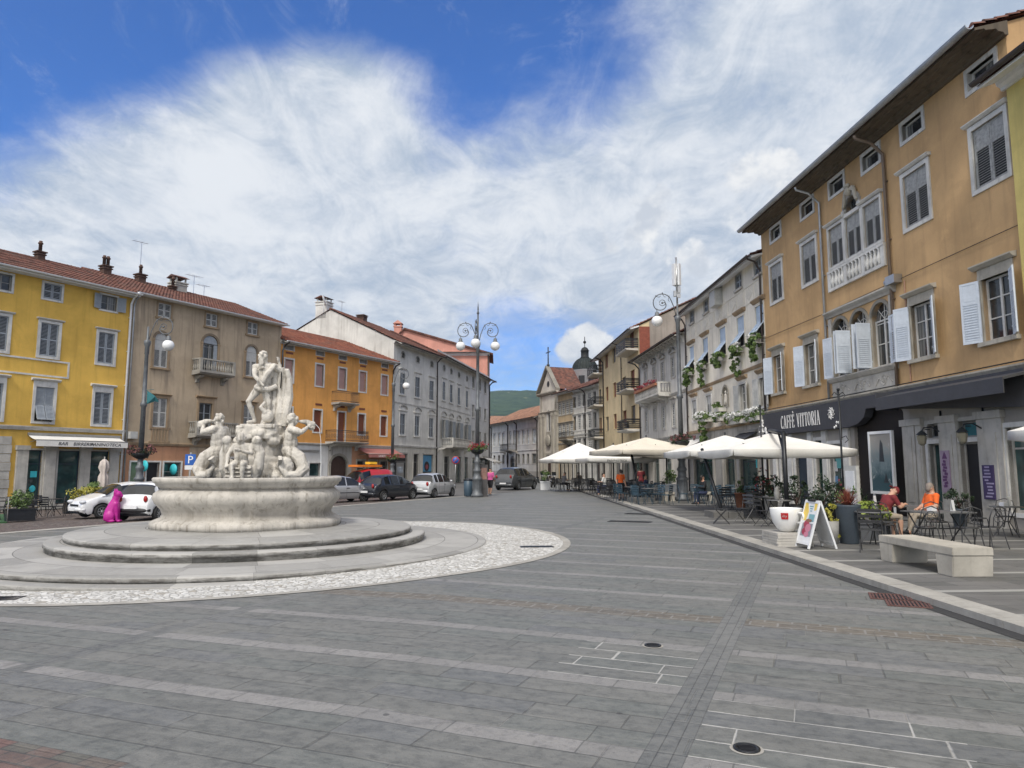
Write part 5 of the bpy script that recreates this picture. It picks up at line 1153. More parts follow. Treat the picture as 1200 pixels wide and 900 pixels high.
b.base = [(0, b.L, -2, 1.1, 1)]
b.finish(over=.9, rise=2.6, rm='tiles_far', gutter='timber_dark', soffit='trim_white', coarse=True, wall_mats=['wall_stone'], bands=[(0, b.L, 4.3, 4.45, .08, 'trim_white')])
b.balcony(b.s(599, 525), 4.6, 4.2, 1.3, 'bars', 'trim_grey', rail='iron', brackets=3)
for px in (576, 595.5, 605.5, 630): b.pipe(b.s(px, 530), 0, 9.5, 'zinc_dark', .10)
# church front
CA = Vector(D1B) + (Vector(D1B) - Vector(D1A)).normalized() * .3; dd = (Vector(D1B) - Vector(D1A)).normalized(); CB = fcol((4.1, 108), 300, 654)
b = Bld('church', 'buff church front with triangular gable, iron cross and tall niche window', 'church', CA, CB, 12.6, 4, 'wall_ivory')
L = b.L; xm = L / 2
b.win(xm + .3, 7.0, 1.0, 2.9, .2, .1, 'trim_white', rise=.5, pane='plain', gm='black'); b.win(xm + .3, .1, 1.9, 3.4, .3, .12, 'trim_old', pane='blind', pm='timber_dark', gm='timber_dark', name='church_door')
b.finish(over=.01, rise=.01, gutter='trim_old', soffit='trim_old', coarse=True); bpy.data.objects.remove(b.roof)
for c in list(b.root.children):
    if c.name.startswith('gutter'): bpy.data.objects.remove(c)
mb = MB(); T = 12.6
mb.prism([(0, T), (L, T), (xm, T + 3.6)], .0, .4); mb.build('gable', 'wall_ivory', b.root)
mb = MB(); mb.prof([(.0, T - .25), (-.3, T - .2), (-.45, T), (-.45, T + .15), (.0, T + .2)], -.4, L + .4)
for sg in (0, 1):
    xs, xe = (-.4, xm) if sg == 0 else (L + .4, xm); mb.prism([(xs, T + .1), (xe, T + 3.75), (xe, T + 4.1), (xs, T + .45)] if sg == 0 else [(xe, T + 3.75), (xs, T + .1), (xs, T + .45), (xe, T + 4.1)], -.45, .2)
mb.prof([(.0, 9.6), (-.2, 9.65), (-.3, 9.85), (.0, 9.95)], -.1, L + .1)
for f in (.06, .26, .74, .94): mb.bx(L * f - .32, L * f + .32, -.22, .002, 0, 9.6); mb.bx(L * f - .4, L * f + .4, -.28, .002, 9.1, 9.6)
for f in (.1, .9): mb.bx(L * f - .25, L * f + .25, -.12, .002, 9.95, T - .25)
mb.build('cornice', 'trim_old', b.root)
mb = MB(); mb.prism([(xm + .45 * math.cos(t), T + 1.35 + .45 * math.sin(t)) for t in [2 * PI * k / 12 for k in range(12)]], -.04, .0); mb.build('oculus', 'black', b.root)
mb = MB(); mb.poly(((-.3, .3, T + .3), (xm, .3, T + 3.95), (xm, 4, T + 3.95), (-.3, 4, T + .3))); mb.poly(((xm, .3, T + 3.95), (L + .3, .3, T + .3), (L + .3, 4, T + .3), (xm, 4, T + 3.95))); mb.build('roof', 'tiles_old', b.root)
mb = MB(); mb.tube([(xm, 0, T + 3.9), (xm, 0, T + 6.9)], .09, 6); mb.tube([(xm - .75, 0, T + 6.1), (xm + .75, 0, T + 6.1)], .08, 6); mb.ball((xm, 0, T + 4.15), .25, 8, 6); mb.build('cross', 'iron', b.root)
mb = MB(); mb.ball((xm + .3, -.25, 5.6), (.9, .2, .9)); mb.bx(xm - .6, xm + 1.2, -.2, .002, 6.3, 6.9); mb.build('carved_crest', 'trim_old', b.root)
# domed tower
p = at(686, 470, 128); r0 = 14.5 / FPX * 128
t = thing('domed_tower', 'round white drum tower with a dark ribbed copper dome and lantern', 'tower', (p.x, p.y, 0))
zc = at(686, 434, 128).z; zt = at(686, 420.5, 128).z; zl_ = at(686, 408, 128).z
mb = MB(); mb.lathe([(r0, 0), (r0, zc - .3), (r0 + .15, zc - .25), (r0 + .2, zc)], 40); mb.build('drum', 'white_paint', t)
for k in range(8):
    a = -PI / 2 + R(-22) + k * PI / 4; mb = MB(); mb.T = Matrix.Rotation(a + PI / 2, 4, 'Z'); mb.bx(-.55, .55, -r0 - .06, -r0 + .3, zc - 3.1, zc - 1.2); mb.T = None; mb.build('window', 'black', t)
mb = MB(); mb.lathe([(r0 + .35, zc), (r0 + .3, zc + .12)] + [(r0 * math.cos(a) * 1.02, zc + .12 + (zt - zc) * 1.06 * math.sin(a)) for a in [R(8 * i) for i in range(11)]], 40)
for k in range(24):
    a = 2 * PI * k / 24; mb.tube([(r0 * 1.03 * math.cos(e) * math.cos(a), r0 * 1.03 * math.cos(e) * math.sin(a), zc + .12 + (zt - zc) * 1.06 * math.sin(e)) for e in [R(9 * i) for i in range(10)]], .06, 4)
dm = mb.build('dome', mat('copper_dark', (.014, .020, .019), .75, .0, .3, 2), t)
rl = 4.6 / FPX * 128; mb = MB(); mb.lathe([(rl + .15, zt), (rl + .1, zt + .3), (rl, zt + .4), (rl, zl_ - .6), (rl + .15, zl_ - .5)] + [(rl * math.cos(R(a)), zl_ - .5 + rl * 1.0 * math.sin(R(a))) for a in range(0, 91, 15)], 16); mb.tube([(0, 0, zl_), (0, 0, zl_ + 2.1)], .07, 5); mb.ball((0, 0, zl_ + 1.1), .28, 8, 6); mb.build('lantern', mat('copper_black', (.009, .010, .011), .7, .0, .3), t)
# houses far off on the slope
q = random.Random(2)
for i, (px, py) in enumerate(((579, 492), (584, 490), (590, 488.5), (597, 491), (602, 488))):
    Y = 330 + 40 * i; p = at(px, py + 3, Y); w = 9 + q.random() * 5
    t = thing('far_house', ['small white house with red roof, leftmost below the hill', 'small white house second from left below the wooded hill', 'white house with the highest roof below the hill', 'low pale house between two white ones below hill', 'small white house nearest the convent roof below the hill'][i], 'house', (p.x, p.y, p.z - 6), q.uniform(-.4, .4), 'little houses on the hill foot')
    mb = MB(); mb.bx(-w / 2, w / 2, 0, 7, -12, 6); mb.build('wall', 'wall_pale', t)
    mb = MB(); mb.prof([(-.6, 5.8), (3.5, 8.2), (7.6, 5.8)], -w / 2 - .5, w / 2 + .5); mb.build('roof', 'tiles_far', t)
    mb = MB()
    for k in (-1, 0, 1): mb.bx(k * w * .3 - .5, k * w * .3 + .5, -.05, .02, 2.5, 4)
    mb.build('windows', 'glass_far', t)
# ------------------------------------------------------------------ organic bodies
def remesh(mb, voxel=.02, smooth=4, noise=0.0, nscale=6):
    from mathutils import noise as mn
    me = mb.mesh('raw', []); o = bpy.data.objects.new('raw', me); COL.objects.link(o)
    r = o.modifiers.new('r', 'REMESH'); r.mode = 'VOXEL'; r.voxel_size = voxel; r.use_smooth_shade = True
    if smooth: s = o.modifiers.new('s', 'SMOOTH'); s.factor = .5; s.iterations = smooth
    dg = bpy.context.evaluated_depsgraph_get(); dg.update()
    m2 = bpy.data.meshes.new_from_object(o.evaluated_get(dg)); bpy.data.objects.remove(o); bpy.data.meshes.remove(me)
    if noise:
        co = [v.co.copy() for v in m2.vertices]; no = [v.vector.copy() for v in m2.vertex_normals]
        m2.vertices.foreach_set('co', [x for p, n in zip(co, no) for x in (p + n * noise * (mn.noise(p * nscale) + .6 * mn.noise(p * nscale * 2.7)))]); m2.update()
    for p in m2.polygons: p.use_smooth = True
    return m2
def ell(mb, c, r, rot=None):
    old = mb.T; m = Matrix.Translation(c) @ (rot.to_4x4() if rot else Matrix.Identity(4)); mb.T = m if old is None else old @ m
    mb.ball((0, 0, 0), r, 12, 8); mb.T = old
def limb(mb, pts, rs):
    mb.tube(pts, rs, 10)
    for p, r in zip(pts, rs): mb.ball(p, r, 10, 6)
def frame(up, side):
    z = Vector(up).normalized(); x = Vector(side); x = (x - z * x.dot(z)).normalized(); y = z.cross(x)
    return Matrix((x, y, z)).transposed()
def figure_mb(J, k=1.0, belly=0.0, head=True, muscle=1.0):
    """one overlapping body; J maps joint names to points, k scales girth"""
    mb = MB(); J = {a: Vector(b) for a, b in J.items()}
    pel, ch, nk = J['pelvis'], J['chest'], J['neck']; side = J['sl'] - J['sr']
    F = frame(nk - pel, side); fw = F @ Vector((0, 1, 0))
    ell(mb, pel, (.165 * k, .125 * k, .13 * k), F); ell(mb, pel.lerp(ch, .5) - fw * belly * .5, (.145 * k + belly * .3, .105 * k + belly, .17 * k), F); ell(mb, ch, (.175 * k, .118 * k, .19 * k), F)
    limb(mb, [J['sr'], J['sl']], [.068 * k] * 2)
    limb(mb, [ch.lerp(nk, .6), nk, nk.lerp(J['head'], .55)], [.085 * k, .06 * k, .056 * k])
    for s in 'lr':
        limb(mb, [J['s' + s], J['s' + s].lerp(J['e' + s], .4), J['e' + s], J['e' + s].lerp(J['w' + s], .35), J['w' + s]], [.062 * k, .055 * k * muscle, .043 * k, .044 * k, .028 * k])
        hd = (J['w' + s] - J['e' + s]).normalized(); hd = J.get('h' + s, J['w' + s] + hd * .09) - J['w' + s]
        limb(mb, [J['w' + s], J['w' + s] + hd * .9], [.030, .034])
        if 'k' + s in J:
            limb(mb, [pel.lerp(J['hip' + s], .9), J['hip' + s].lerp(J['k' + s], .35), J['k' + s], J['k' + s].lerp(J['a' + s], .3), J['a' + s]], [.095 * k, .085 * k, .056 * k, .056 * k, .036 * k])
            if 't' + s in J: limb(mb, [J['a' + s] - Vector((0, 0, .03)), J['t' + s]], [.042, .034])
    if head:
        H = J['head']; hf = Vector(J.get('face', fw)).normalized(); hu = Vector(J.get('hup', (0, 0, 1))); X = hu.cross(hf) * -1; X = hf.cross(hu).normalized(); R_ = Matrix((X, hf, X.cross(hf) )).transposed()
        ell(mb, H, (.074, .095, .115), R_); ell(mb, H + R_ @ Vector((0, .035, -.06)), (.052, .055, .06), R_)
        limb(mb, [H + R_ @ Vector((0, .088, .015)), H + R_ @ Vector((0, .112, -.03))], [.010, .017])
        for sx in (-1, 1): ell(mb, H + R_ @ Vector((sx * .076, -.005, -.01)), (.012, .022, .032), R_)
        J['_R'] = R_
    return mb, J
def fingers(mb, w, d, palm_n, size=1.0, curl=.5):
    """five tapered, bent fingers rooted in the palm"""
    d = Vector(d).normalized(); n = Vector(palm_n); n = (n - d * n.dot(d)).normalized(); x = d.cross(n)
    for i, (off, ln) in enumerate(((-.030, .060), (-.010, .075), (.011, .071), (.031, .054))):
        b = w + d * .075 * size + x * off * size; m_ = b + (d * .55 + n * .35 * curl) * ln * size; e = m_ + (d * (.5 - .5 * curl) + n * .6 * curl) * ln * size
        mb.tube([b, m_, e], [.0095 * size, .0085 * size, .006 * size], 5)
    b = w + d * .02 * size - x * .03 * size; mb.tube([b, b - x * .028 * size + d * .03 * size + n * .01, b - x * .030 * size + d * .06 * size + n * .03 * size], [.012 * size, .0105 * size, .008 * size], 5)
def assign(me, mats, pick):
    for m in mats: me.materials.append(M(m))
    for p in me.polygons: p.material_index = pick(p.center)
def person(label, J, shirt, legs, loc, rz, hair='hair_dark', shoes='cloth_black', sleeve=.55, trouser=1.0, cap=None, belly=0.0, scale=1.0, k=1.0, group=None):
    t = thing('person', label, 'person', loc, rz, group); t.scale = (scale,) * 3
    mb, J = figure_mb(J, k * 1.06, belly); me = remesh(mb, .016, 3)
    mats = ['skin', shirt, legs, shoes]
    def seg(p, a, b):
        d = b - a; u = max(0, min(1, (p - a).dot(d) / max(d.length_squared, 1e-9))); return (p - (a + d * u)).length, u
    def pick(c):
        best = (9, 0)
        def tr(a, b, off, f):
            nonlocal best
            ds, u = seg(c, a, b); ds -= off
            if ds < best[0]: best = (ds, f(u))
        tr(J['pelvis'], J['neck'], .15, lambda u: 2 if u < .08 else (1 if u < .93 else 0)); tr(J['neck'], J['head'], .07, lambda u: 0); tr(J['head'], J['head'] + Vector((0, 0, .03)), .1, lambda u: 0); tr(J['sl'], J['sr'], .07, lambda u: 1)
        for s in 'lr':
            tr(J['s' + s], J['e' + s], .06, lambda u: 1 if u < sleeve * 1.6 else 0); tr(J['e' + s], J['w' + s], .045, lambda u: 1 if sleeve > .9 else 0); tr(J['w' + s], J['w' + s] + (J['w' + s] - J['e' + s]).normalized() * .1, .03, lambda u: 0)
            if 'k' + s in J:
                tr(J['hip' + s], J['k' + s], .09, lambda u: 2); tr(J['k' + s], J['a' + s], .055, lambda u: 2 if u < trouser * 2 - 1.02 else 0)
                if 't' + s in J: tr(J['a' + s], J['t' + s], .045, lambda u: 3)
        return best[1]
    assign(me, mats, pick)
    bm = bmesh.new(); bm.from_mesh(me); xb = MB()
    for s in 'lr':
        d = J.get('h' + s, J['w' + s] * 2 - J['e' + s]) - J['w' + s]; fingers(xb, J['w' + s], d, Vector((0, .3, -1)) if abs(d.normalized().z) < .8 else Vector((1 if s == 'r' else -1, .2, 0)))
    R_ = J['_R']; H = J['head']; me2 = xb.mesh('f', ['skin']); bm.from_mesh(me2)
    xb = MB(); xb.mi = 4
    for sx in (-1, 1): xb.ball(H + R_ @ Vector((sx * .028, .084, .012)), .011, 6, 4)
    xb.mi = 5; xb.ball(H + R_ @ Vector((0, .088, -.062)), (.022, .01, .007), 6, 4); me3 = xb.mesh('e', ['skin'] * 6); bm.from_mesh(me3); bm.to_mesh(me); bm.free()
    me.materials.append(M('black')); me.materials.append(M(mat('lips', (.36, .14, .11), .6)))
    link('body', me, t)
    hb = MB(); ell(hb, H + R_ @ Vector((0, -.012, .022)), (.084, .102, .108), R_)
    if not cap: ell(hb, H + R_ @ Vector((0, -.05, -.03)), (.075, .06, .08), R_)
    hm = remesh(hb, .014, 3, .006, 40); bm = bmesh.new(); bm.from_mesh(hm)
    inv = R_.inverted(); kill = [f for f in bm.faces if (lambda q: q.y > .03 and q.z < .055)(inv @ (f.calc_center_median() - H))]; bmesh.ops.delete(bm, geom=kill, context='FACES'); bm.to_mesh(hm); bm.free(); hm.materials.append(M(cap or hair)); link('cap' if cap else 'hair', hm, t)
    if cap:
        cb = MB(); cb.T = Matrix.Translation(H) @ R_.to_4x4(); cb.slab([(-.07, .06), (.07, .06), (.06, .15), (0, .175), (-.06, .15)], .045, .055); cb.build('cap_peak', cap, t)
    return t
STAND = dict(pelvis=(0, 0, .95), chest=(0, 0, 1.27), neck=(0, -.01, 1.47), head=(0, .02, 1.60), sl=(-.17, 0, 1.40), sr=(.17, 0, 1.40), el=(-.24, -.02, 1.12), er=(.24, -.03, 1.12), wl=(-.24, .09, .90), wr=(.25, .06, .88), hipl=(-.09, 0, .90), hipr=(.09, 0, .90), kl=(-.10, .03, .50), kr=(.10, .02, .50), al=(-.11, -.02, .08), ar=(.11, -.02, .08), tl=(-.12, .13, .035), tr=(.13, .13, .035))
WALK = dict(STAND, kl=(-.09, .14, .52), al=(-.10, .06, .12), tl=(-.10, .21, .06), kr=(.09, -.06, .50), ar=(.10, -.27, .13), tr=(.10, -.14, .04), el=(-.23, -.12, 1.14), wl=(-.22, -.14, .90), er=(.23, .04, 1.13), wr=(.20, .21, .98))
SIT = dict(pelvis=(0, 0, .55), chest=(0, .04, .88), neck=(0, .06, 1.08), head=(0, .10, 1.21), sl=(-.17, .04, 1.01), sr=(.17, .04, 1.01), el=(-.25, .12, .76), er=(.25, .12, .76), wl=(-.13, .34, .78), wr=(.14, .34, .78), hipl=(-.09, .03, .52), hipr=(.09, .03, .52), kl=(-.13, .43, .50), kr=(.13, .43, .50), al=(-.13, .40, .08), ar=(.13, .42, .08), tl=(-.14, .56, .035), tr=(.14, .58, .035))
SITBACK = dict(SIT, chest=(0, -.05, .87), neck=(0, -.07, 1.07), head=(0, -.03, 1.20), sl=(-.17, -.06, 1.0), sr=(.17, -.06, 1.0), el=(-.26, .02, .76), er=(.24, .03, .75), wl=(-.16, .24, .70), wr=(.12, .24, .68), kl=(-.10, .45, .55), al=(-.06, .62, .15), tl=(-.06, .78, .12), ar=(.12, .50, .08), tr=(.12, .65, .035))
LEAN = dict(SIT, pelvis=(0, 0, .55), chest=(0, .20, .85), neck=(0, .31, 1.02), head=(0, .41, 1.12), sl=(-.19, .26, .96), sr=(.19, .26, .96), el=(-.26, .38, .74), er=(.26, .36, .74), wl=(-.08, .55, .79), wr=(.12, .56, .79))
# ================================================================== fountain
FC = Vector((-6.27, 17.3)); FZ = gz(FC.x)
def ring(name, r0, r1, m, off, n=96):
    bm = bmesh.new()
    for k in range(n):
        a, c = 2 * PI * k / n, 2 * PI * (k + 1) / n
        bm.faces.new([bm.verts.new((FC.x + .10 + r * math.cos(t), FC.y + .38 + r * math.sin(t), 0)) for r, t in ((r0, a), (r1, a), (r1, c), (r0, c))])
    bmesh.ops.bisect_plane(bm, geom=bm.verts[:] + bm.edges[:] + bm.faces[:], plane_co=(-1, 0, 0), plane_no=(1, 0, 0)); bmesh.ops.remove_doubles(bm, verts=bm.verts, dist=.001)
    for v in bm.verts: v.co.z = gz(v.co.x) + off
    bmesh.ops.recalc_face_normals(bm, faces=bm.faces)
    for f in bm.faces:
        if f.normal.z < 0: f.normal_flip()
    me = bpy.data.meshes.new(name); bm.to_mesh(me); bm.free(); me.materials.append(M(m)); tag(link(name, me), kind='structure')
ring('cobble_ring', 5.4, 7.40, 'pebbles', .006); ring('cobble_border', 7.40, 7.58, 'kerb_stone', .009)
def step_mat():
    m, nt, p = nodes_of('step_blocks'); b = NB(nt); o = b.obj(); mm = b.math
    s = b.n('ShaderNodeSeparateXYZ'); b.link(o, s.inputs[0]); th = mm('ARCTAN2', s.outputs[1], s.outputs[0])
    r = mm('SQRT', mm('ADD', mm('MULTIPLY', s.outputs[0], s.outputs[0]), mm('MULTIPLY', s.outputs[1], s.outputs[1])))
    ringid = mm('FLOOR', mm('DIVIDE', mm('SUBTRACT', r, 2.3), .83))
    u = mm('ADD', mm('MULTIPLY', th, mm('ADD', 2.6, mm('MULTIPLY', ringid, .55))), mm('MULTIPLY', ringid, 1.7)); fu = mm('FRACT', u)
    j = mm('MAXIMUM', mm('LESS_THAN', mm('MULTIPLY', fu, r), .022), mm('LESS_THAN', mm('ABSOLUTE', mm('SUBTRACT', mm('FRACT', mm('DIVIDE', mm('SUBTRACT', r, 2.3), .83)), .01)), .012))
    cv = b.n('ShaderNodeCombineXYZ'); b.link(mm('FLOOR', u), cv.inputs[0]); b.link(ringid, cv.inputs[1]); w = b.n('ShaderNodeTexWhiteNoise', noise_dimensions='2D'); b.link(cv.outputs[0], w.inputs[0])
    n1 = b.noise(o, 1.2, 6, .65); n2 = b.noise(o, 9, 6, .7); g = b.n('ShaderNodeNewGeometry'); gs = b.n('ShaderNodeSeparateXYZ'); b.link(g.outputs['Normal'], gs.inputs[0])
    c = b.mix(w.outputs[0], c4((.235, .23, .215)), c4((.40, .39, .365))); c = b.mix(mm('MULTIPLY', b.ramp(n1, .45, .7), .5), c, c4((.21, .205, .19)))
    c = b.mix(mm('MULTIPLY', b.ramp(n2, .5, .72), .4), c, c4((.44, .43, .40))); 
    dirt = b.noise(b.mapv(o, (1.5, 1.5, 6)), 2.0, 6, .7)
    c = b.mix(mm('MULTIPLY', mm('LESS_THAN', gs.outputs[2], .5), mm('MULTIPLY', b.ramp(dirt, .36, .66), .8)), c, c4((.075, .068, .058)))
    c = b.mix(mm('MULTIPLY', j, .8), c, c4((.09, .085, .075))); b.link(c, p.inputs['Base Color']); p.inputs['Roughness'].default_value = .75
    b.bump(mm('SUBTRACT', n2, mm('MULTIPLY', j, .8)), .4, .012, p); MATS['step_blocks'] = m
step_mat()
ft = thing('fountain', 'white stone baroque fountain with sea-god, shell-blowing tritons and round stepped base', 'fountain', (FC.x, FC.y, 0))
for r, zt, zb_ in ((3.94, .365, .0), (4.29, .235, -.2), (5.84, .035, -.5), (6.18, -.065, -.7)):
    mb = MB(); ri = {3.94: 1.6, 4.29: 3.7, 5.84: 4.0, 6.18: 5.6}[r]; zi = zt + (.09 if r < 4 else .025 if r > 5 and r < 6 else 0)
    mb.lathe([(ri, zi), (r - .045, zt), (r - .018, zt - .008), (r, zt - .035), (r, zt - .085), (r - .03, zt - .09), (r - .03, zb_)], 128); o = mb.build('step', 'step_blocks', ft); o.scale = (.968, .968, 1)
# basin: swelling profile with a few vertical creases
mb = MB(); prof = [(1.98, .43), (2.33, .43), (2.33, .56), (2.26, .60), (2.10, .66), (2.06, .74), (2.11, .85), (2.24, .98), (2.30, 1.10), (2.27, 1.20), (2.17, 1.27), (2.12, 1.31), (2.16, 1.34), (2.24, 1.38), (2.24, 1.42), (2.30, 1.45), (2.32, 1.53), (2.29, 1.56), (1.98, 1.56), (1.95, 1.50), (1.95, 1.15)]
N = 144
def crease(a):
    v = 0
    for c in (-1.95, -1.28, -.72, .4, 1.2, 2.0, 2.8): v = max(v, math.exp(-((a - c + PI) % (2 * PI) - PI) ** 2 / .0011))
    lob = 1 + .022 * math.cos(6 * (a + .35))
    return lob * (1 - .022 * v)
rings = [[mb.V((r * crease(2 * PI * k / N) * math.cos(2 * PI * k / N), r * crease(2 * PI * k / N) * math.sin(2 * PI * k / N), z)) for k in range(N)] for r, z in prof]; mb.smooth = True
for a, c in zip(rings, rings[1:]):
    for k in range(N): mb.F((a[k], a[(k + 1) % N], c[(k + 1) % N], c[k]))
o = mb.build('basin', 'fountain_stone', ft); o.scale = (.925, .925, 1)
mw, ntw, pw = nodes_of('water'); bw = NB(ntw); pw.inputs['Base Color'].default_value = (.03, .05, .045, 1); pw.inputs['Roughness'].default_value = .05; bw.bump(bw.noise(bw.obj(), 9, 3), .2, .02, pw); MATS['water'] = mw
mb = MB(); mb.lathe([(0, 1.36), (1.86, 1.36)], 64); mb.build('water', 'water', ft)
q = random.Random(6)
def course(z, h, w, d, cx, cy, n=9):
    pts = []
    for k in range(n * 2): a = 2 * PI * k / (n * 2); e = 2.6; pts.append((cx + w / 2 * math.copysign(abs(math.cos(a)) ** (2 / e), math.cos(a)) * q.uniform(.92, 1.06), cy + d / 2 * math.copysign(abs(math.sin(a)) ** (2 / e), math.sin(a)) * q.uniform(.92, 1.06)))
    return pts
mb = MB()
for i in range(8):      # rugged masonry pile
    z = 1.2 + i * .17; w = 1.05 - .03 * i; mb.slab(course(z, .18, w, w * .95, .20, .1), z, z + .15)
mb.slab(course(0, 0, 1.16, 1.1, .16, .08), 2.46, 2.55); [mb.ball((.16 + .5 * math.cos(k * .7), .08 + .48 * math.sin(k * .7), 2.5 + .1 * math.sin(k * 2.1)), (.17, .17, .13), 8, 6) for k in range(9)]; mb.slab(course(0, 0, 1.0, .9, .19, .08), 2.56, 2.78)
for k in range(26): a = q.uniform(0, 6.28); mb.ball((.18 + math.cos(a) * q.uniform(.45, .75), .05 + math.sin(a) * q.uniform(.4, .7), q.uniform(1.25, 1.75)), (q.uniform(.12, .26), q.uniform(.12, .26), q.uniform(.1, .22)), 8, 6)
for z in (2.6, 2.67, 2.74): mb.tube([(-.3, -.35, z), (.0, -.42, z + .02), (.4, -.38, z), (.65, -.3, z - .02)], .045, 6)
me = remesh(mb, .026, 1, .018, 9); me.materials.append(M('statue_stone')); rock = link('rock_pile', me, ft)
NEP = dict(pelvis=(.0, .0, .92), chest=(.05, -.02, 1.26), neck=(.06, -.05, 1.49), head=(.02, -.13, 1.63), sl=(.27, -.02, 1.42), sr=(-.17, -.08, 1.40), el=(.42, .1, 1.28), wl=(.36, .02, 1.52), er=(-.10, -.28, 1.16), wr=(.08, -.33, .98), hipl=(.09, .0, .88), hipr=(-.09, -.02, .88), kl=(.13, -.03, .48), al=(.10, .05, .07), tl=(.08, -.14, .03), kr=(-.24, -.22, .56), ar=(-.12, -.10, .14), tr=(-.22, -.26, .08), face=(-.55, -.83, -.1))
NEP = {a: (b if a == 'face' else Vector(b)) for a, b in NEP.items()}
mb, J = figure_mb(NEP, 1.12, .02, True, 1.15)
H = J['head']; R_ = J['_R']
for k in range(26): a = q.uniform(-1, 1); mb.ball(H + R_ @ Vector((a * .06, .07 - abs(a) * .03, -.08 - q.uniform(0, .20))), q.uniform(.025, .045), 7, 5)     # beard
for k in range(34): d = Vector((q.gauss(0, 1), q.gauss(-.5, .8), q.gauss(.4, .7))).normalized(); mb.ball(H + R_ @ Vector((d.x * .085, d.y * .105 - .01, d.z * .12 + .01)), q.uniform(.022, .038), 7, 5)
for i in range(9):      # cloak hanging behind from the raised shoulder
    x = .10 + .055 * i; mb.tube([(x, .06 + .03 * math.sin(i * 2), 1.52 - .02 * i), (x + .04, .12 + .03 * (i % 2), 1.15), (x + .05 + .02 * math.sin(i), .12, .7), (x + .04, .10 - .05 * (i % 3), .3), (x - .02, .06, .02)], [.06, .08, .095, .11, .13], 7)
mb.tube([(.30, -.06, 1.46), (.16, -.20, 1.22), (.04, -.22, .98), (-.12, -.15, .90)], [.06, .07, .07, .05], 7); mb.tube([(-.12, -.16, .92), (.02, -.2, .86), (.2, -.14, .86), (.32, 0, .95)], [.06, .065, .065, .06], 7)
for k in range(3): mb.tube([(.12 + .05 * k, -.12, .82 - .1 * k), (.22, -.16, .5), (.2, -.1, .2)], [.05, .045, .05], 6)
mb.ball((.22, -.22, .22), (.14, .14, .16)); mb.tube([(.2, -.3, .3), (.1, -.36, .42), (.16, -.25, .55)], [.07, .05, .03], 7)     # dolphin at the feet
mb.slab([(-.35, -.4), (.45, -.4), (.5, .3), (-.35, .3)], -.06, .03)
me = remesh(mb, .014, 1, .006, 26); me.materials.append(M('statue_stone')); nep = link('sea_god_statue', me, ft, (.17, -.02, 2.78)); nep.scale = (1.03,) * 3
mb = MB(); mb.tube([(.42, .02, .9), (.46, .02, 2.1)], .013, 6); mb.build('trident', 'dark_metal', nep)
xb = MB(); fingers(xb, NEP['wl'], Vector((0, -.1, 1)), Vector((-1, 0, 0)), 1.1, .9); fingers(xb, NEP['wr'], Vector((.3, -.1, -1)), Vector((1, 0, 0)), 1.1, .3); xb.build('fingers', 'statue_stone', nep)
def triton(loc, rz, sg):
    T = dict(pelvis=(0, 0, .62), chest=(.0, .03, .95), neck=(.0, .04, 1.15), head=(.0, .07, 1.29), sl=(-.20, .03, 1.08), sr=(.20, .03, 1.08), el=(-.30, .22, 1.0), wl=(-.10, .36, 1.13), er=(.34, .02, .82), wr=(.20, .10, .62), face=(0, 1, .12))
    if sg > 0: T.update(er=(.28, .24, 1.02), wr=(.10, .38, 1.14))
    mb, J = figure_mb(T, 1.22, .035, True, 1.2); H = J['head']; q = random.Random(3 + sg)
    for k in range(36): d = Vector((q.gauss(0, 1), q.gauss(-.5, .8), q.gauss(.45, .7))).normalized(); mb.ball(H + Vector((d.x * .088, d.y * .108 - .012, d.z * .122 + .01)), q.uniform(.024, .04), 7, 5)
    mb.tube([(0, .19, 1.27), (-.01, .34, 1.26), (-.02, .46, 1.20), (-.02, .55, 1.22)], [.025, .06, .085, .05], 9); mb.ball((-.02, .47, 1.16), (.07, .09, .09))      # conch shell
    for s in (-1, 1):       # two fish tails curling round the rock
        mb.tube([(s * .09, .02, .60), (s * .17, .22, .46), (s * .26, .30, .22), (s * .34, .16, .08), (s * .42, -.06, .10), (s * .40, -.2, .28)], [.15, .15, .14, .115, .08, .04], 10)
        mb.prism([(s * .36, .26), (s * .58, .42), (s * .46, .5), (s * .30, .5)], -.24, -.16)
    for k in range(18): a = q.uniform(0, 6.28); mb.ball((math.cos(a) * q.uniform(.1, .34), math.sin(a) * q.uniform(.05, .3) - .05, q.uniform(.0, .34)), q.uniform(.09, .17), 8, 6)
    for k in range(12): mb.ball((q.uniform(-.2, .2), q.uniform(.05, .2), q.uniform(.46, .62)), q.uniform(.03, .06), 6, 5)
    me = remesh(mb, .015, 1, .007, 22); me.materials.append(M('statue_stone')); o = link('triton_statue', me, ft, loc, rz); o.scale = (1.1,) * 3
    xb = MB()
    for w_ in ('wl',) + (('wr',) if sg > 0 else ()): fingers(xb, Vector(T[w_]), Vector((.3, .9, .2)), Vector((0, .2, -1)), 1.1, .9)
    xb.build('fingers', 'statue_stone', o); return o
triton((-.70, -.3, 1.5), R(75), -1); o = triton((.90, -.15, 1.5), R(-68), 1)
mb = MB(); mb.tube([(0, .55, 1.22), (0, .64, 1.12), (0, .68, .85), (0, .70, .3), (0, .71, -.1)], [.006, .006, .005, .007, .010], 5); mb.build('water_jet', mat('spray', (.75, .78, .8), .1), o)
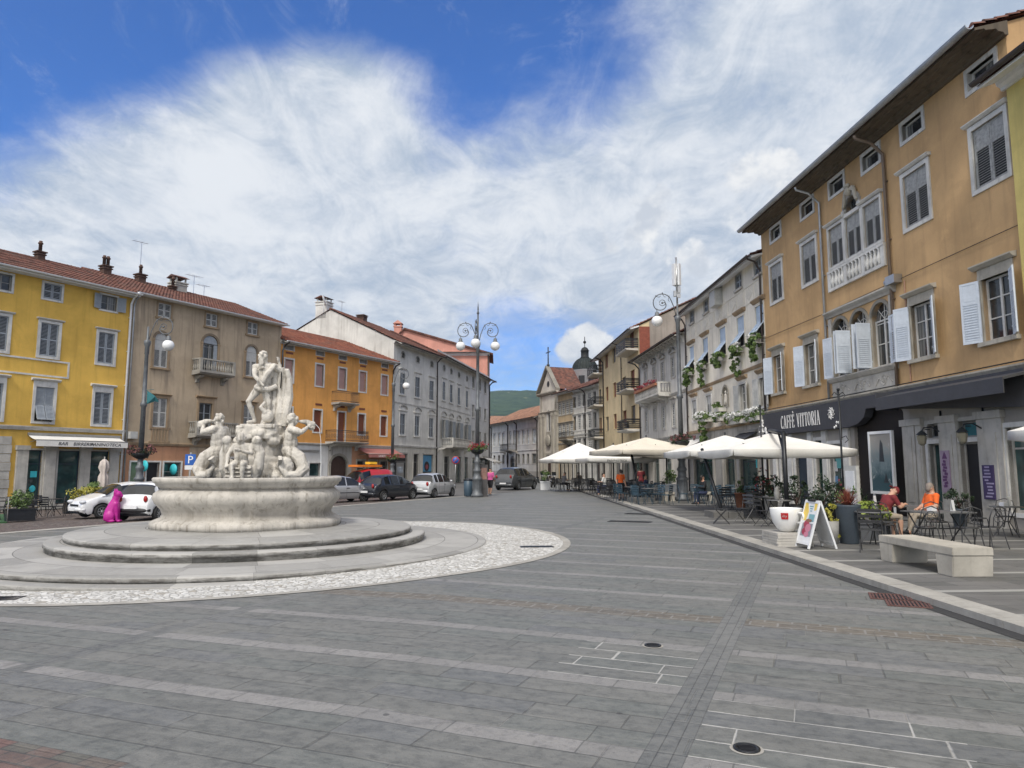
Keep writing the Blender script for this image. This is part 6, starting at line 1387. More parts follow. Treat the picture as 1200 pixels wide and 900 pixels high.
P = dict(pelvis=(0, .0, .42), chest=(0, .04, .66), neck=(0, .05, .80), head=(.0, .09, .90), sl=(-.15, .04, .75), sr=(.15, .04, .75), el=(-.24, .12, .60), wl=(-.05, .26, .66), er=(.24, .10, .58), wr=(.22, .2, .40), hipl=(-.08, .05, .40), hipr=(.08, .05, .40), kl=(-.12, .28, .38), kr=(.11, .27, .36), al=(-.12, .26, .08), ar=(.06, .30, .12), tl=(-.13, .38, .05), tr=(.05, .42, .10), face=(0, 1, -.05))
mb, J = figure_mb(P, .92, .03); mb.slab([(-.26, -.25), (.26, -.25), (.24, .14), (-.24, .14)], 0, .36)
for k in range(24): d = Vector((q.gauss(0, 1), q.gauss(-.5, .8), q.gauss(.5, .7))).normalized(); mb.ball(J['head'] + Vector((d.x * .085, d.y * .1 - .012, d.z * .115 + .01)), q.uniform(.022, .034), 7, 5)
for s in (-1, 1): mb.tube([(s * .2, -.1, .0), (s * .34, .0, .3), (s * .36, -.02, .62), (s * .28, .02, .82), (s * .34, .1, .92)], [.12, .11, .10, .09, .05], 9); mb.ball((s * .30, .04, .86), (.10, .10, .10))       # dolphins flanking the child
for zz in (.06, .14, .22, .3): mb.tube([(-.27, .16, zz), (0, .19, zz), (.27, .16, zz)], .022, 5)
me = remesh(mb, .015, 2, .006, 22); me.materials.append(M('statue_stone')); pt = link('child_statue', me, ft, (.05, -.85, 1.42), PI); pt.scale = (1.14,) * 3
xb = MB(); fingers(xb, Vector(P['wl']), Vector((1, .3, 0)), Vector((0, 1, 0)), .7, .6); fingers(xb, Vector(P['wr']), Vector((0, .2, -1)), Vector((-1, 0, 0)), .7, .6); xb.build('fingers', 'statue_stone', pt)
# ================================================================== pink cat sculpture
p = ground(132, 612); t = thing('cat_sculpture', 'glossy magenta cat sculpture sitting upright between white cars and fountain', 'sculpture', p, R(12)); mb = MB()
limb(mb, [(-.10, 0, .24), (-.06, 0, .42), (.0, 0, .66), (.06, 0, .86), (.09, 0, .98)], [.25, .24, .19, .14, .13]); ell(mb, (.12, 0, 1.06), (.16, .15, .14)); limb(mb, [(.16, 0, 1.04), (.25, 0, 1.0)], [.10, .07])
for s in (-1, 1):
    mb.tube([(.06, s * .09, 1.12), (.04, s * .12, 1.30)], [.075, .01], 8); limb(mb, [(.10, s * .09, .7), (.15, s * .09, .36), (.16, s * .09, .07)], [.10, .07, .06]); ell(mb, (.22, s * .09, .05), (.10, .06, .05)); ell(mb, (-.08, s * .2, .22), (.20, .10, .21)); ell(mb, (.0, s * .22, .06), (.15, .07, .06))
limb(mb, [(-.28, 0, .12), (-.32, .2, .08), (-.2, .32, .07), (-.02, .34, .07)], [.07, .06, .055, .05])
me = remesh(mb, .02, 5); me.materials.append(M(mat('magenta', (.44, .012, .25), .45, 0, .05))); link('body', me, t)
# ================================================================== street lamps
def scroll(mb, a, r=.022, R0=.5, sgn=1, z0=0.0, x0=.08):
    """spiral bracket in the vertical plane at bearing a, springing from the pole"""
    ca, sa = math.cos(a), math.sin(a)
    P3 = lambda x, z: (x * ca, x * sa, z)
    cx, cz = x0 + R0 + .22, z0 + .1
    pts = [P3(x0, z0 - .55), P3(x0 + .10, z0 - .12)]
    for k in range(26): t = PI - .25 - k * .26; rr = R0 * (1 if k < 15 else max(.12, 1 - (k - 14) * .075)); pts.append(P3(cx + rr * math.cos(t), cz + rr * math.sin(t)))
    mb.tube(pts, r, 6)
    mb.ball(P3(cx, cz), .06, 8, 6); mb.tube([P3(cx + .16 * math.cos(t), cz + .16 * math.sin(t)) for t in [i * .6 for i in range(11)]], r * .7, 5)
    for t in (2.4, 1.6, .8): mb.tube([P3(cx + R0 * math.cos(t), cz + R0 * math.sin(t)), P3(cx + (R0 - .14) * math.cos(t + .3), cz + (R0 - .14) * math.sin(t + .3)), P3(cx + (R0 - .10) * math.cos(t + .55), cz + (R0 - .10) * math.sin(t + .55))], r * .6, 5); mb.ball(P3(cx + R0 * math.cos(t), cz + (R0 + .05) * math.sin(t)), .035, 6, 5)
    return cx + R0 * .62, cz - R0 * .78
def street_lamp(label, loc, bearings, H=8.3, group='wrought-iron street lamps'):
    t = thing('street_lamp', label, 'street lamp', loc, 0, group)
    mb = MB(); mb.lathe([(.36, 0), (.36, .16), (.30, .2), (.28, .34), (.26, .4), (.26, 1.0), (.30, 1.05), (.30, 1.15), (.22, 1.22), (.20, 1.5), (.25, 1.55), (.25, 1.62), (.18, 1.72), (.16, 2.0), (.21, 2.1), (.21, 2.18), (.14, 2.28), (.13, 2.7)], 20)
    for k in range(12): a = 2 * PI * k / 12; mb.tube([(.268 * math.cos(a), .268 * math.sin(a), .42), (.268 * math.cos(a), .268 * math.sin(a), .98)], .022, 4)
    mb.build('base', 'lamp_grey', t)
    mb = MB(); mb.lathe([(.13, 2.6), (.115, 5.2), (.16, 5.25), (.16, 5.4), (.11, 5.46), (.09, H - 1.2), (.11, H - 1.18), (.11, H - .8), (.16, H - .65), (.17, H - .5), (.10, H - .45), (.055, H - .4), (.05, H + (1.3 if len(bearings) > 1 else .25))], 16); mb.build('pole', 'lamp_grey', t)
    if len(bearings) > 1: mb = MB(); mb.lathe([(.06, H + 1.3), (.09, H + 1.34), (.04, H + 1.5), (.05, H + 1.6), (.0, H + 2.15)], 10); mb.build('finial', 'lamp_grey', t)
    for a in bearings:
        mb = MB(); gx, gz_ = scroll(mb, a, .026, .48, 1, H + .15); mb.tube([(gx * math.cos(a), gx * math.sin(a), gz_ + .08), (gx * math.cos(a), gx * math.sin(a), gz_ - .3)], .02, 6)
        mb.lathe([(.05, -.1), (.10, -.14), (.12, -.3), (.17, -.34)], 10, (gx * math.cos(a), gx * math.sin(a), gz_)); o = mb.build('arm', 'lamp_grey', t)
        mb = MB(); mb.ball((gx * math.cos(a), gx * math.sin(a), gz_ - .60), .29, 18, 12); mb.build('globe', 'globe', o)
    return t
def flower_ring(label, loc, r=.62, seed=1, red=True):
    t = thing('flower_basket', label, 'flower basket', loc, 0, 'flower rings on the street lamps'); q = random.Random(seed)
    mb = MB(); mb.lathe([(.16, -.28), (.36, -.16), (.44, .0), (.42, .02), (.16, -.1)], 16); mb.build('basket', 'dark_metal', t)
    mb = MB()
    for k in range(9): a = 2 * PI * k / 9; foliage(mb, (.38 * math.cos(a), .38 * math.sin(a), .10 + q.uniform(-.06, .1)), (.30, .30, .26), 70, .055, seed * 20 + k)
    mb.build('leaves', 'leaf_dark' if not red else 'leaf', t)
    mb = MB()
    for k in range(9): a = 2 * PI * k / 9 + .3; foliage(mb, (.44 * math.cos(a), .44 * math.sin(a), .20 + q.uniform(-.08, .1)), (.30, .30, .24), 60, .05, seed * 31 + k)
    mb.build('blossoms', 'red_flower' if red else 'leaf_purple', t); return t
def at_ground(px, Y): r = ray(px, 547); x = r.x / r.y * Y; return Vector((x, Y, gz(x)))
L1 = at_ground(164, 36); street_lamp('single-armed grey street lamp with a teal flag before the taupe house', L1, [R(0)], 9.1); flower_ring('purple flower ring round the lamp in front of the salmon shopfront', L1 + Vector((0, 0, 2.85)), .55, 1, False)
mb = MB(); mb.poly(((.14, 0, 6.05), (.62, -.1, 5.75), (.8, -.04, 5.45), (.55, .06, 5.5), (.14, .02, 5.35))); mb.tube([(0, 0, 6.05), (.5, -.05, 6.1)], .012, 5); o = mb.build('flag', 'teal_dark', None, L1); tag(o, 'small torn teal flag fluttering from the left lamp pole', 'flag')
so_ = o.modifiers.new('t', 'SOLIDIFY'); so_.thickness = .008
L2 = at_ground(459.5, 58); street_lamp('single-armed grey street lamp between orange house and white palazzo', L2, [R(-10)], 9.3); flower_ring('dark red flower ring on the lamp beside the red awning', L2 + Vector((0, 0, 2.6)), .6, 2, True)
L3 = ground(559, 582.5); street_lamp('grey street lamp with three globes and a spike beside the blue bin', L3, [R(0), R(180), R(265)], 10.0); flower_ring('bright red flower ring round the triple-globe lamp', L3 + Vector((0, 0, 2.85)), .7, 3, True)
L4 = ground(800, 587, PAVE); t = street_lamp('grey street lamp with left scroll arm and white phone antennas on top', L4, [R(180)], 10.0); flower_ring('dark pink flower ring on the lamp among the café parasols', L4 + Vector((0, 0, 3.0)), .7, 4, False)
mb = MB(); mb.tube([(0, 0, 10.2), (0, 0, 12.7)], .05, 8); mb.build('antenna_mast', 'steel', t)
for a in (R(200), R(320), R(80)): mb = MB(); mb.box((.16 * math.cos(a), .16 * math.sin(a), 11.75), (.10, .22, 1.15), rz=a); mb.box((.07 * math.cos(a), .07 * math.sin(a), 11.4), (.12, .05, .05), rz=a); mb.box((.07 * math.cos(a), .07 * math.sin(a), 12.1), (.12, .05, .05), rz=a); mb.build('antenna_panel', 'white_paint', t)
mb = MB(); mb.box((.1, 0, 10.95), (.16, .2, .35)); mb.box((-.1, .05, 10.75), (.14, .16, .3)); mb.box((.05, -.12, 10.6), (.2, .12, .2)); mb.build('radio_units', 'steel', t)
# ------------------------------------------------------------------ bins, pillar, signs
p = ground(549, 582); t = thing('litter_bin', 'blue-grey cylindrical litter bin left of the triple-globe lamp', 'bin', p); mb = MB(); mb.lathe([(.26, .04), (.28, .06), (.30, 1.0), (.26, 1.02)], 18); mb.build('body', mat('bin_blue', (.05, .085, .12), .45, 0, .1), t); mb = MB(); mb.lathe([(.32, 1.0), (.32, 1.06), (.15, 1.10), (0, 1.1)], 18); mb.build('lid', 'dark_metal', t)
p = ground(566.5, 582); t = thing('info_pillar', 'slim dark metal information pillar right of the triple-globe lamp', 'pillar', p, R(12)); mb = MB(); mb.bx(-.24, .24, -.09, .09, .0, 1.95); mb.bx(-.27, .27, -.12, .12, 0, .1); mb.build('body', mat('corten', (.09, .085, .085), .5, .3, .3, 3), t); mb = MB(); mb.bx(-.19, .19, -.10, -.091, 1.05, 1.75); mb.build('screen', mat('faded_poster', (.28, .16, .13), .5, 0, .4, 5), t)
p = at_ground(223, 41); t = thing('parking_sign', 'blue square parking sign with white letter beside the stone triton', 'sign', p, R(8)); mb = MB(); mb.tube([(0, 0, 0), (0, 0, 3.0)], .035, 8); mb.build('post', 'steel', t)
mb = MB(); mb.bx(-.29, .29, -.06, -.04, 2.28, 2.9); o = mb.build('sign_panel', 'sign_blue', t); lettering('P', .62, 'white_letter', o, (0, -.062, 2.38), depth=.003)
mb = MB(); mb.bx(-.29, .29, -.06, -.04, 2.02, 2.26); mb.build('sub_panel', 'white_paint', t); 
p = at_ground(534, 62); t = thing('round_sign', 'round blue and red road sign on thin pole before white terrace', 'sign', p, R(4)); mb = MB(); mb.tube([(0, 0, 0), (0, 0, 2.75)], .04, 8); mb.build('post', 'steel', t)
mb = MB(); mb.T = Matrix.Translation((0, -.05, 2.45)) @ Matrix.Rotation(PI / 2, 4, 'X'); mb.lathe([(0, 0), (.34, 0), (.34, .02), (0, .02)], 20); mb.mi = 1; mb.lathe([(.27, .021), (.34, .021), (.34, .03), (.27, .03)], 20, cap=False); mb.box((0, 0, .026), (.56, .06, .01), rz=R(45)); mb.build('sign_disc', ['sign_blue', mat('sign_red', (.4, .03, .03), .4)], t)
# ================================================================== cars
def lerp_prof(pts, x):
    for (a, b), (c, d) in zip(pts, pts[1:]):
        if a <= x <= c: t = (x - a) / (c - a + 1e-9); t = t * t * (3 - 2 * t) * .35 + t * .65; return b + (d - b) * t
    return pts[0][1] if x < pts[0][0] else pts[-1][1]
CARS = {'hatch': dict(L=4.0, W=1.70, H=1.48, top=[(0, .62), (.03, .86), (.075, .96), (.16, 1.33), (.24, 1.45), (.45, 1.49), (.60, 1.42), (.79, 1.00), (.90, .86), (.965, .74), (1, .55)], belt=[(0, .88), (.3, .94), (1, .90)], ws=(.60, .79), rw=(.075, .19), fw=.81, rwh=.175, gl=[(.20, .30), (.325, .50), (.52, .70)], wr=.30, gc=.28),
        'small': dict(L=3.45, W=1.63, H=1.48, top=[(0, .60), (.025, .90), (.06, 1.0), (.13, 1.36), (.20, 1.46), (.42, 1.50), (.60, 1.42), (.81, 1.02), (.92, .88), (.97, .76), (1, .5)], belt=[(0, .92), (.3, .95), (1, .92)], ws=(.60, .81), rw=(.06, .155), fw=.83, rwh=.165, gl=[(.18, .28), (.305, .48), (.50, .72)], wr=.285, gc=.30),
        'suv': dict(L=4.75, W=1.88, H=1.75, top=[(0, .62), (.02, 1.0), (.045, 1.14), (.10, 1.62), (.16, 1.72), (.40, 1.76), (.58, 1.70), (.73, 1.18), (.93, 1.02), (.98, .85), (1, .6)], belt=[(0, 1.10), (1, 1.08)], ws=(.58, .73), rw=(.045, .12), fw=.82, rwh=.185, gl=[(.13, .26), (.28, .43), (.45, .64)], wr=.36, gc=.32),
        'van': dict(L=4.2, W=1.72, H=1.82, top=[(0, .62), (.01, 1.0), (.02, 1.3), (.05, 1.76), (.12, 1.82), (.50, 1.84), (.66, 1.72), (.83, 1.12), (.93, .98), (.98, .8), (1, .55)], belt=[(0, 1.05), (1, 1.02)], ws=(.66, .83), rw=(.02, .055), fw=.83, rwh=.18, gl=[(.52, .74)], wr=.31, gc=.3)}
def car(name, label, kind, loc, rz, pm, cat='car', group='cars around the square', bumper=None, trim=True, sides=None):
    D = CARS[kind]; L, W = D['L'], D['W']; t = thing(name, label, cat, loc, rz, group); N = 110
    xw = [L * (D['rwh'] - .5), L * (D['fw'] - .5)]; Ra = D['wr'] + .055
    body, glass = MB(), MB(); rows = []
    for i in range(N + 1):
        f = i / N; x = (f - .5) * L; zt = lerp_prof(D['top'], f); bl = min(lerp_prof(D['belt'], f), zt - .015)
        e = abs(2 * f - 1); w = W / 2 * (1 - .20 * e ** 7 - .05 * e ** 3)
        zb = D['gc'] - .08 + (.10 * max(0, e - .9) / .1)
        for c in xw:
            if abs(x - c) < Ra: zb = max(zb, D['wr'] + math.sqrt(Ra * Ra - (x - c) ** 2))
        cab = max(0, zt - bl - .05); we = w * (1 - .36 * min(1, cab / .55) * min(1, cab * 4)) if cab > 0 else w * .93
        ym = [(w * .90, zb), (w * .985, min(max(zb + .06, .32), bl - .06) if zb < .45 else zb + .005), (w, max(min(.62, bl - .05), zb + .01)), (w * .985, max(bl - .03, zb + .015)), (w * .955, max(bl, zb + .02))]
        if cab > 0: ym += [(we + .03 * min(1, cab * 6), zt - .06 - .02 * min(1, cab)), (we * .82, zt - .012), (we * .4, zt + .01), (0, zt + .016)]
        else: ym += [(w * .93, bl + .006), (w * .75, zt - .006), (w * .4, zt + .008), (0, zt + .012)]
        rows.append((f, [Vector((x, y, z)) for y, z in ym]))
    for (f0, a), (f1, b) in zip(rows, rows[1:]):
        f = (f0 + f1) / 2
        for sg in (1, -1):
            for k in range(8):
                isg = (k in (4,) and any(u < f < v for u, v in D['gl'])) or (k >= 5 and (D['ws'][0] + .012 < f < D['ws'][1] - .01 or D['rw'][0] + .006 < f < D['rw'][1]) and not (k == 5 and 0))
                q = glass if isg else body; q.smooth = True
                pts = [Vector((p.x, p.y * sg, p.z)) for p in (a[k], b[k], b[k + 1], a[k + 1])]
                q.poly(pts if sg < 0 else pts[::-1])
    # ends and underside
    for (f, a), s in ((rows[0], -1), (rows[-1], 1)):
        pl = [Vector(p) for p in a] + [Vector((p.x, -p.y, p.z)) for p in reversed(a[:-1])]; body.smooth = False; body.poly(pl if s > 0 else pl[::-1])
    def weld(mb, nm, m, par):
        o = mb.build(nm, m, par); bm = bmesh.new(); bm.from_mesh(o.data); bmesh.ops.remove_doubles(bm, verts=bm.verts, dist=.0008); bmesh.ops.recalc_face_normals(bm, faces=bm.faces)
        bm.to_mesh(o.data); bm.free(); return o
    bo = weld(body, 'body', pm, t); weld(glass, 'window', 'glass_car', t)
    ub = MB(); ub.bx(-L * .46, L * .46, -W * .40, W * .40, .20, .46)
    for c in xw: ub.bx(c - Ra, c + Ra, -W * .43, W * .43, .30, D['wr'] + Ra - .02)
    ub.build('underside', 'black', t)
    # shut lines, handles, bumpers
    ln = MB()
    for sg in (1, -1):
        for u in [D['gl'][-1][0] - .008] + ([D['gl'][-1][1] + .02]) + ([D['gl'][0][1] + .01] if len(D['gl']) > 1 else []):
            r_ = min(rows, key=lambda r: abs(r[0] - u))[1]; ln.tube([Vector((p.x, p.y * sg * 1.001, p.z)) for p in r_[1:5]], .006, 4)
        for u in (D['gl'][-1][0] + .02,): r_ = min(rows, key=lambda r: abs(r[0] - u))[1]; ln.box((r_[3].x, r_[3].y * sg + .01 * sg, r_[3].z - .10), (.18, .03, .03))
        if trim: a_, b_ = [min(rows, key=lambda r: abs(r[0] - u))[1] for u in (D['rwh'] + .11, D['fw'] - .11)]; ln.tube([Vector((a_[2].x, a_[2].y * sg, .56)), Vector((b_[2].x, b_[2].y * sg, .56))], .022, 5)
    ln.build('side_trim', 'black', bo)
    for s, zz in ((-1, .36), (1, .34)):
        mb = MB(); xe = s * L / 2; pts = []
        for k in range(13): y = (k / 6 - 1) * W * .415; pts.append(Vector((xe - s * (.02 + .16 * abs(y / (W * .415)) ** 4) + s * .03, y, zz + .05)))
        mb.tube(pts, [.06] + [.085] * 11 + [.06], 8); mb.build('bumper', bumper or pm, t)
        mb = MB(); mb.bx(min(xe, xe + s * .06) + s * .055, max(xe, xe + s * .06) + s * .055, -.26, .26, zz + .12 if s < 0 else zz + .0, zz + .23 if s < 0 else zz + .11); mb.build('number_plate', 'white_paint', t)
        for sg in (1, -1):
            mb = MB(); rr = min(rows, key=lambda r: abs(r[0] - (.965 if s > 0 else .02)))[1]; yy = rr[2].y * .80
            zl = (.70 if kind != 'suv' else .85) if s > 0 else (.86 if kind not in ('suv', 'van') else 1.05)
            ell(mb, (xe * (.955 if s > 0 else .985), sg * yy, zl), (.14 if s > 0 else .05, .17 if s > 0 else .085, .085 if s > 0 else .13)); mb.build('headlight' if s > 0 else 'tail_light', mat('lamp_clear', (.55, .57, .6), .1) if s > 0 else mat('lamp_red', (.30, .015, .015), .2), t)
    mb = MB(); mb.bx(L / 2 - .01, L / 2 + .022, -.36, .36, .52, .60); mb.bx(L / 2 - .05, L / 2 + .03, -.42, .42, .26, .34); mb.build('grille', 'black', t)
    for sg in (1, -1):
        r_ = min(rows, key=lambda r: abs(r[0] - (D['gl'][-1][1] - .01)))[1]; mb = MB(); ell(mb, (r_[4].x, sg * (r_[4].y + .10), r_[4].z + .07), (.06, .10, .07)); mb.build('wing_mirror', pm, t)
        for c in xw:
            mb = MB(); mb.T = Matrix.Translation((c, sg * (W / 2 - .10), D['wr'])) @ Matrix.Rotation(-PI / 2 * sg, 4, 'X'); r = D['wr']
            mb.lathe([(r * .60, -.09), (r * .93, -.09), (r, -.05), (r, .05), (r * .93, .085), (r * .64, .085), (r * .60, .06)], 24); o = mb.build('wheel', 'rubber', t)
            mb = MB(); mb.T = Matrix.Translation((c, sg * (W / 2 - .10), D['wr'])) @ Matrix.Rotation(-PI / 2 * sg, 4, 'X'); mb.lathe([(r * .62, -.05), (r * .62, .075), (r * .54, .07), (r * .50, .02), (r * .12, .03), (r * .12, .065), (0, .07)], 20)
            for k in range(7): a = 2 * PI * k / 7; mb.box((r * .33 * math.cos(a), r * .33 * math.sin(a), .048), (r * .46, r * .13, .03), rz=a)
            mb.build('rim', 'steel', o)
    return t
paint('paint_white', (.72, .73, .74)); paint('paint_silver', (.42, .43, .45), .3, .5); paint('paint_black', (.012, .015, .022)); paint('paint_red', (.42, .02, .02)); paint('paint_grey', (.07, .075, .08), .3, .4); paint('paint_silver2', (.50, .51, .53), .3, .4)
def put(px, Y): return at_ground(px, Y)
hd = lambda dx, dy: math.atan2(dy, dx)
car('parked_car', 'white hatchback facing the café bar with its nose to the left', 'hatch', put(148, 31.6), hd(-.60, -.80), 'paint_white', bumper='paint_white')
car('parked_car', 'small white car with black rear bumper half hidden by fountain basin', 'small', put(188, 29.6), hd(.10, .99), 'paint_white', bumper='black', trim=False)
car('parked_car', 'silver three-door car nosing out from behind the fountain basin', 'small', put(399, 40.6), hd(.72, .69), 'paint_silver')
car('parked_car', 'black hatchback parked between silver car and red van', 'hatch', put(456, 42.3), hd(.52, .85), 'paint_black', trim=False)
car('parked_car', 'pale silver small hatchback seen from behind beside the bank front', 'small', put(508, 45.0), hd(.38, .92), 'paint_silver2', trim=False)
rv = car('red_van', 'red van parked behind the black hatchback with orange load on roof', 'van', put(428, 47.5), hd(-.62, -.78), 'paint_red', 'van', bumper='paint_white')
p = put(428, 47.5); k = thing('rescue_board', 'orange and yellow rescue board strapped on top of red van', 'rescue board', p + Vector((0, 0, 1.92)), hd(-.62, -.78)); mb = MB()
mb.slab([(-1.2, -.3), (-.9, -.42), (.9, -.40), (1.3, -.12), (1.3, .12), (.9, .40), (-.9, .42), (-1.2, .3)], .06, .20); mb.build('board', mat('vivid_orange', (.70, .20, .02), .4), k); mb = MB(); mb.box((-.5, 0, .32), (.6, .5, .16)); mb.build('yellow_pack', mat('vivid_yellow', (.75, .5, .04), .5), k); mb = MB()
for x in (-.9, .8): mb.box((x, 0, .03), (.06, 1.3, .05))
mb.build('roof_bars', 'steel', k)
car('parked_car', 'dark grey estate off-roader driving away at the street mouth', 'suv', put(605, 57), hd(.42, .90), 'paint_grey', bumper='paint_grey', trim=False)
# ------------------------------------------------------------------ scooters
def scooter(label, loc, rz, m):
    t = thing('scooter', label, 'scooter', loc, rz, 'scooters before the church')
    for x in (-.62, .62):
        mb = MB(); mb.T = Matrix.Translation((x, 0, .24)) @ Matrix.Rotation(PI / 2, 4, 'X'); mb.lathe([(.12, -.05), (.22, -.05), (.24, 0), (.22, .05), (.12, .05)], 16); mb.build('wheel', 'rubber', t)
    mb = MB(); limb(mb, [(-.75, 0, .55), (-.3, 0, .58), (-.1, 0, .34), (.3, 0, .30), (.45, 0, .6), (.38, 0, .92)], [.13, .17, .12, .10, .13, .07]); ell(mb, (.55, 0, .42), (.2, .1, .1)); me = remesh(mb, .03, 3); me.materials.append(M(m)); link('body', me, t)
    mb = MB(); ell(mb, (-.42, 0, .78), (.38, .14, .07)); mb.build('seat', 'black', t); mb = MB(); mb.tube([(.34, -.32, 1.02), (.38, 0, .98), (.34, .32, 1.02)], .02, 6); mb.tube([(.5, 0, .24), (.4, 0, .95)], .03, 6); mb.build('handlebar', 'steel', t); mb = MB(); ell(mb, (.5, 0, .86), (.06, .09, .08)); mb.build('headlight', 'lamp_clear', t)
    mb = MB(); mb.poly(((.45, -.2, 1.0), (.45, .2, 1.0), (.33, .18, 1.35), (.33, -.18, 1.35))); mb.build('windscreen', 'glass_car', t)
scooter('dark scooter with windscreen parked left of the church door', put(639, 66) + Vector((0, 0, 0)), R(60), 'black'); scooter('black scooter parked nearest the café terrace end', put(648, 63), R(75), 'paint_black'); scooter('grey scooter parked furthest left before the convent wall', put(632, 69), R(50), 'paint_grey')
# ================================================================== parasols
def parasol(label, c, half, z_edge, z_top, rz, fab, mast, mast_top=None, val=.26, slabs=True, arm=True, r=.05):
    """square canopy on a side mast; c = centre on the ground"""
    t = thing('parasol', label, 'parasol', c, rz, 'white café parasols'); mb = MB(); n = 10; inv = Matrix.Rotation(-rz, 3, 'Z')
    def P(u, v):   # u,v in -1..1
        m = max(abs(u), abs(v)); d = min(abs(abs(u) - abs(v)), 1) if m > 0 else 0
        sag = .10 * math.sin(PI * m) * (1 if True else 0) * (d / (m + 1e-6)); return (u * half, v * half, z_edge + (z_top - z_edge) * (1 - m) ** 1.08 - sag * .8)
    for s in range(4):
        ro = Matrix.Rotation(s * PI / 2, 3, 'Z')
        for i in range(n):
            m0, m1 = i / n, (i + 1) / n
            for j in range(n):
                a, b = -1 + 2 * j / n, -1 + 2 * (j + 1) / n
                pts = [P(m0 * a, -m0), P(m1 * a, -m1), P(m1 * b, -m1), P(m0 * b, -m0)]
                if i == 0: pts = pts[1:3] + [P(0, 0)]
                mb.smooth = True; mb.poly([ro @ Vector(p) for p in pts])
        for j in range(n):       # valance, hanging in a shallow curve
            a, b = -1 + 2 * j / n, -1 + 2 * (j + 1) / n; w = lambda q: val * (.80 + .30 * (1 - q * q)) ; o_ = lambda q: .03 * math.sin(q * 9 + s)
            mb.poly([ro @ Vector(p) for p in ((a * half, -half, z_edge), (a * half, -half + o_(a) - .02, z_edge - w(a)), (b * half, -half + o_(b) - .02, z_edge - w(b)), (b * half, -half, z_edge))])
    o = mb.build('canopy', fab, t); bm = bmesh.new(); bm.from_mesh(o.data); bmesh.ops.remove_doubles(bm, verts=bm.verts, dist=.002); bm.to_mesh(o.data); bm.free(); o.data.set_sharp_from_angle(angle=R(25)); sm = o.modifiers.new('s', 'SOLIDIFY'); sm.thickness = .006
    mb = MB(); ap = Vector((0, 0, z_top - .06))
    for s in range(4):
        for a in ((1, 1), (0, 1)): d = Matrix.Rotation(s * PI / 2, 3, 'Z') @ Vector((a[0] * half * .98, a[1] * half * .98, 0)); mb.tube([ap - Vector((0, 0, .06)), (d.x * .97, d.y * .97, z_edge - .08)], .014, 5); mb.tube([(d.x * .5, d.y * .5, (z_edge + z_top) / 2 - .05), (0, 0, z_edge - .05)], .012, 5)
    mb.tube([(0, 0, z_edge - .15), (0, 0, z_top + .12)], .035, 8); mb.build('ribs', 'dark_metal', t)
    mp = inv @ (Vector(mast) - Vector(c)); mt = inv @ (Vector(mast_top) - Vector(c)) if mast_top else mp + Vector((0, 0, z_top - .15)); mp.z = max(mp.z, 0)
    mb = MB(); mb.tube([mp, mt], r, 8)
    if arm: mb.tube([mt, (0, 0, z_top + .1)], r * .8, 8); mb.tube([mp.lerp(mt, .75), mt.lerp(Vector((0, 0, z_top + .1)), .35)], r * .5, 6)
    mb.build('mast', 'dark_metal', t)
    if slabs:
        mb = MB()
        for i, (dx, dy) in enumerate(((-.26, -.26), (.26, -.26), (-.26, .26), (.26, .26))):
            for k in range(3): mb.bx(mp.x + dx - .25, mp.x + dx + .25, mp.y + dy - .25, mp.y + dy + .25, k * .075 + .002, k * .075 + .07)
        mb.build('base_slabs', 'pave_slab', t)
    return t
V3 = lambda x, y, z=PAVE: Vector((x, y, z))
parasol('large white cantilever parasol nearest the café sign, hung from a dark square post', V3(8.95, 24.7), 2.0, 2.28, 2.88, R(2), 'white_fabric', V3(8.52, 22.3), V3(8.50, 22.3, 2.86), r=.075, slabs=False)
parasol('white parasol with leaning black mast on stacked grey slabs', V3(8.55, 28.6), 2.0, 2.32, 2.98, R(2), 'white_fabric', V3(7.25, 24.7), V3(7.0, 26.3, 2.45), arm=False, r=.06)
parasol('broad cream parasol with tan underside behind the tall lamp', V3(7.0, 37.2), 2.3, 2.55, 3.25, R(14), 'cream_fabric', V3(6.35, 35.4), V3(6.0, 36.2, 2.75), arm=False, r=.06)
parasol('white parasol with lettering on its valance in the middle distance', V3(6.6, 46.5), 2.1, 2.25, 3.15, R(6), 'white_fabric', V3(6.6, 46.5), arm=False, slabs=False)
parasol('white parasol at the far left end of the café row', V3(4.95, 53), 2.5, 2.25, 3.5, R(10), 'white_fabric', V3(4.95, 53), arm=False, slabs=False)
parasol('cream parasol set behind the lettered one near the house wall', V3(9.4, 43.5), 1.9, 2.5, 3.15, R(4), 'cream_fabric', V3(9.4, 43.5), arm=False, slabs=False)
parasol('white parasol whose corner juts in at the right picture edge', V3(13.05, 15.55), 1.3, 2.55, 3.2, R(4), 'white_fabric', V3(13.3, 14.9), arm=False, slabs=False)
t = bpy.data.objects['parasol.003']; lettering('PANINOTECA', .20, 'ink', [c for c in t.children if c.name.startswith('canopy')][0], (-.3, -2.13, 2.03), depth=.004)
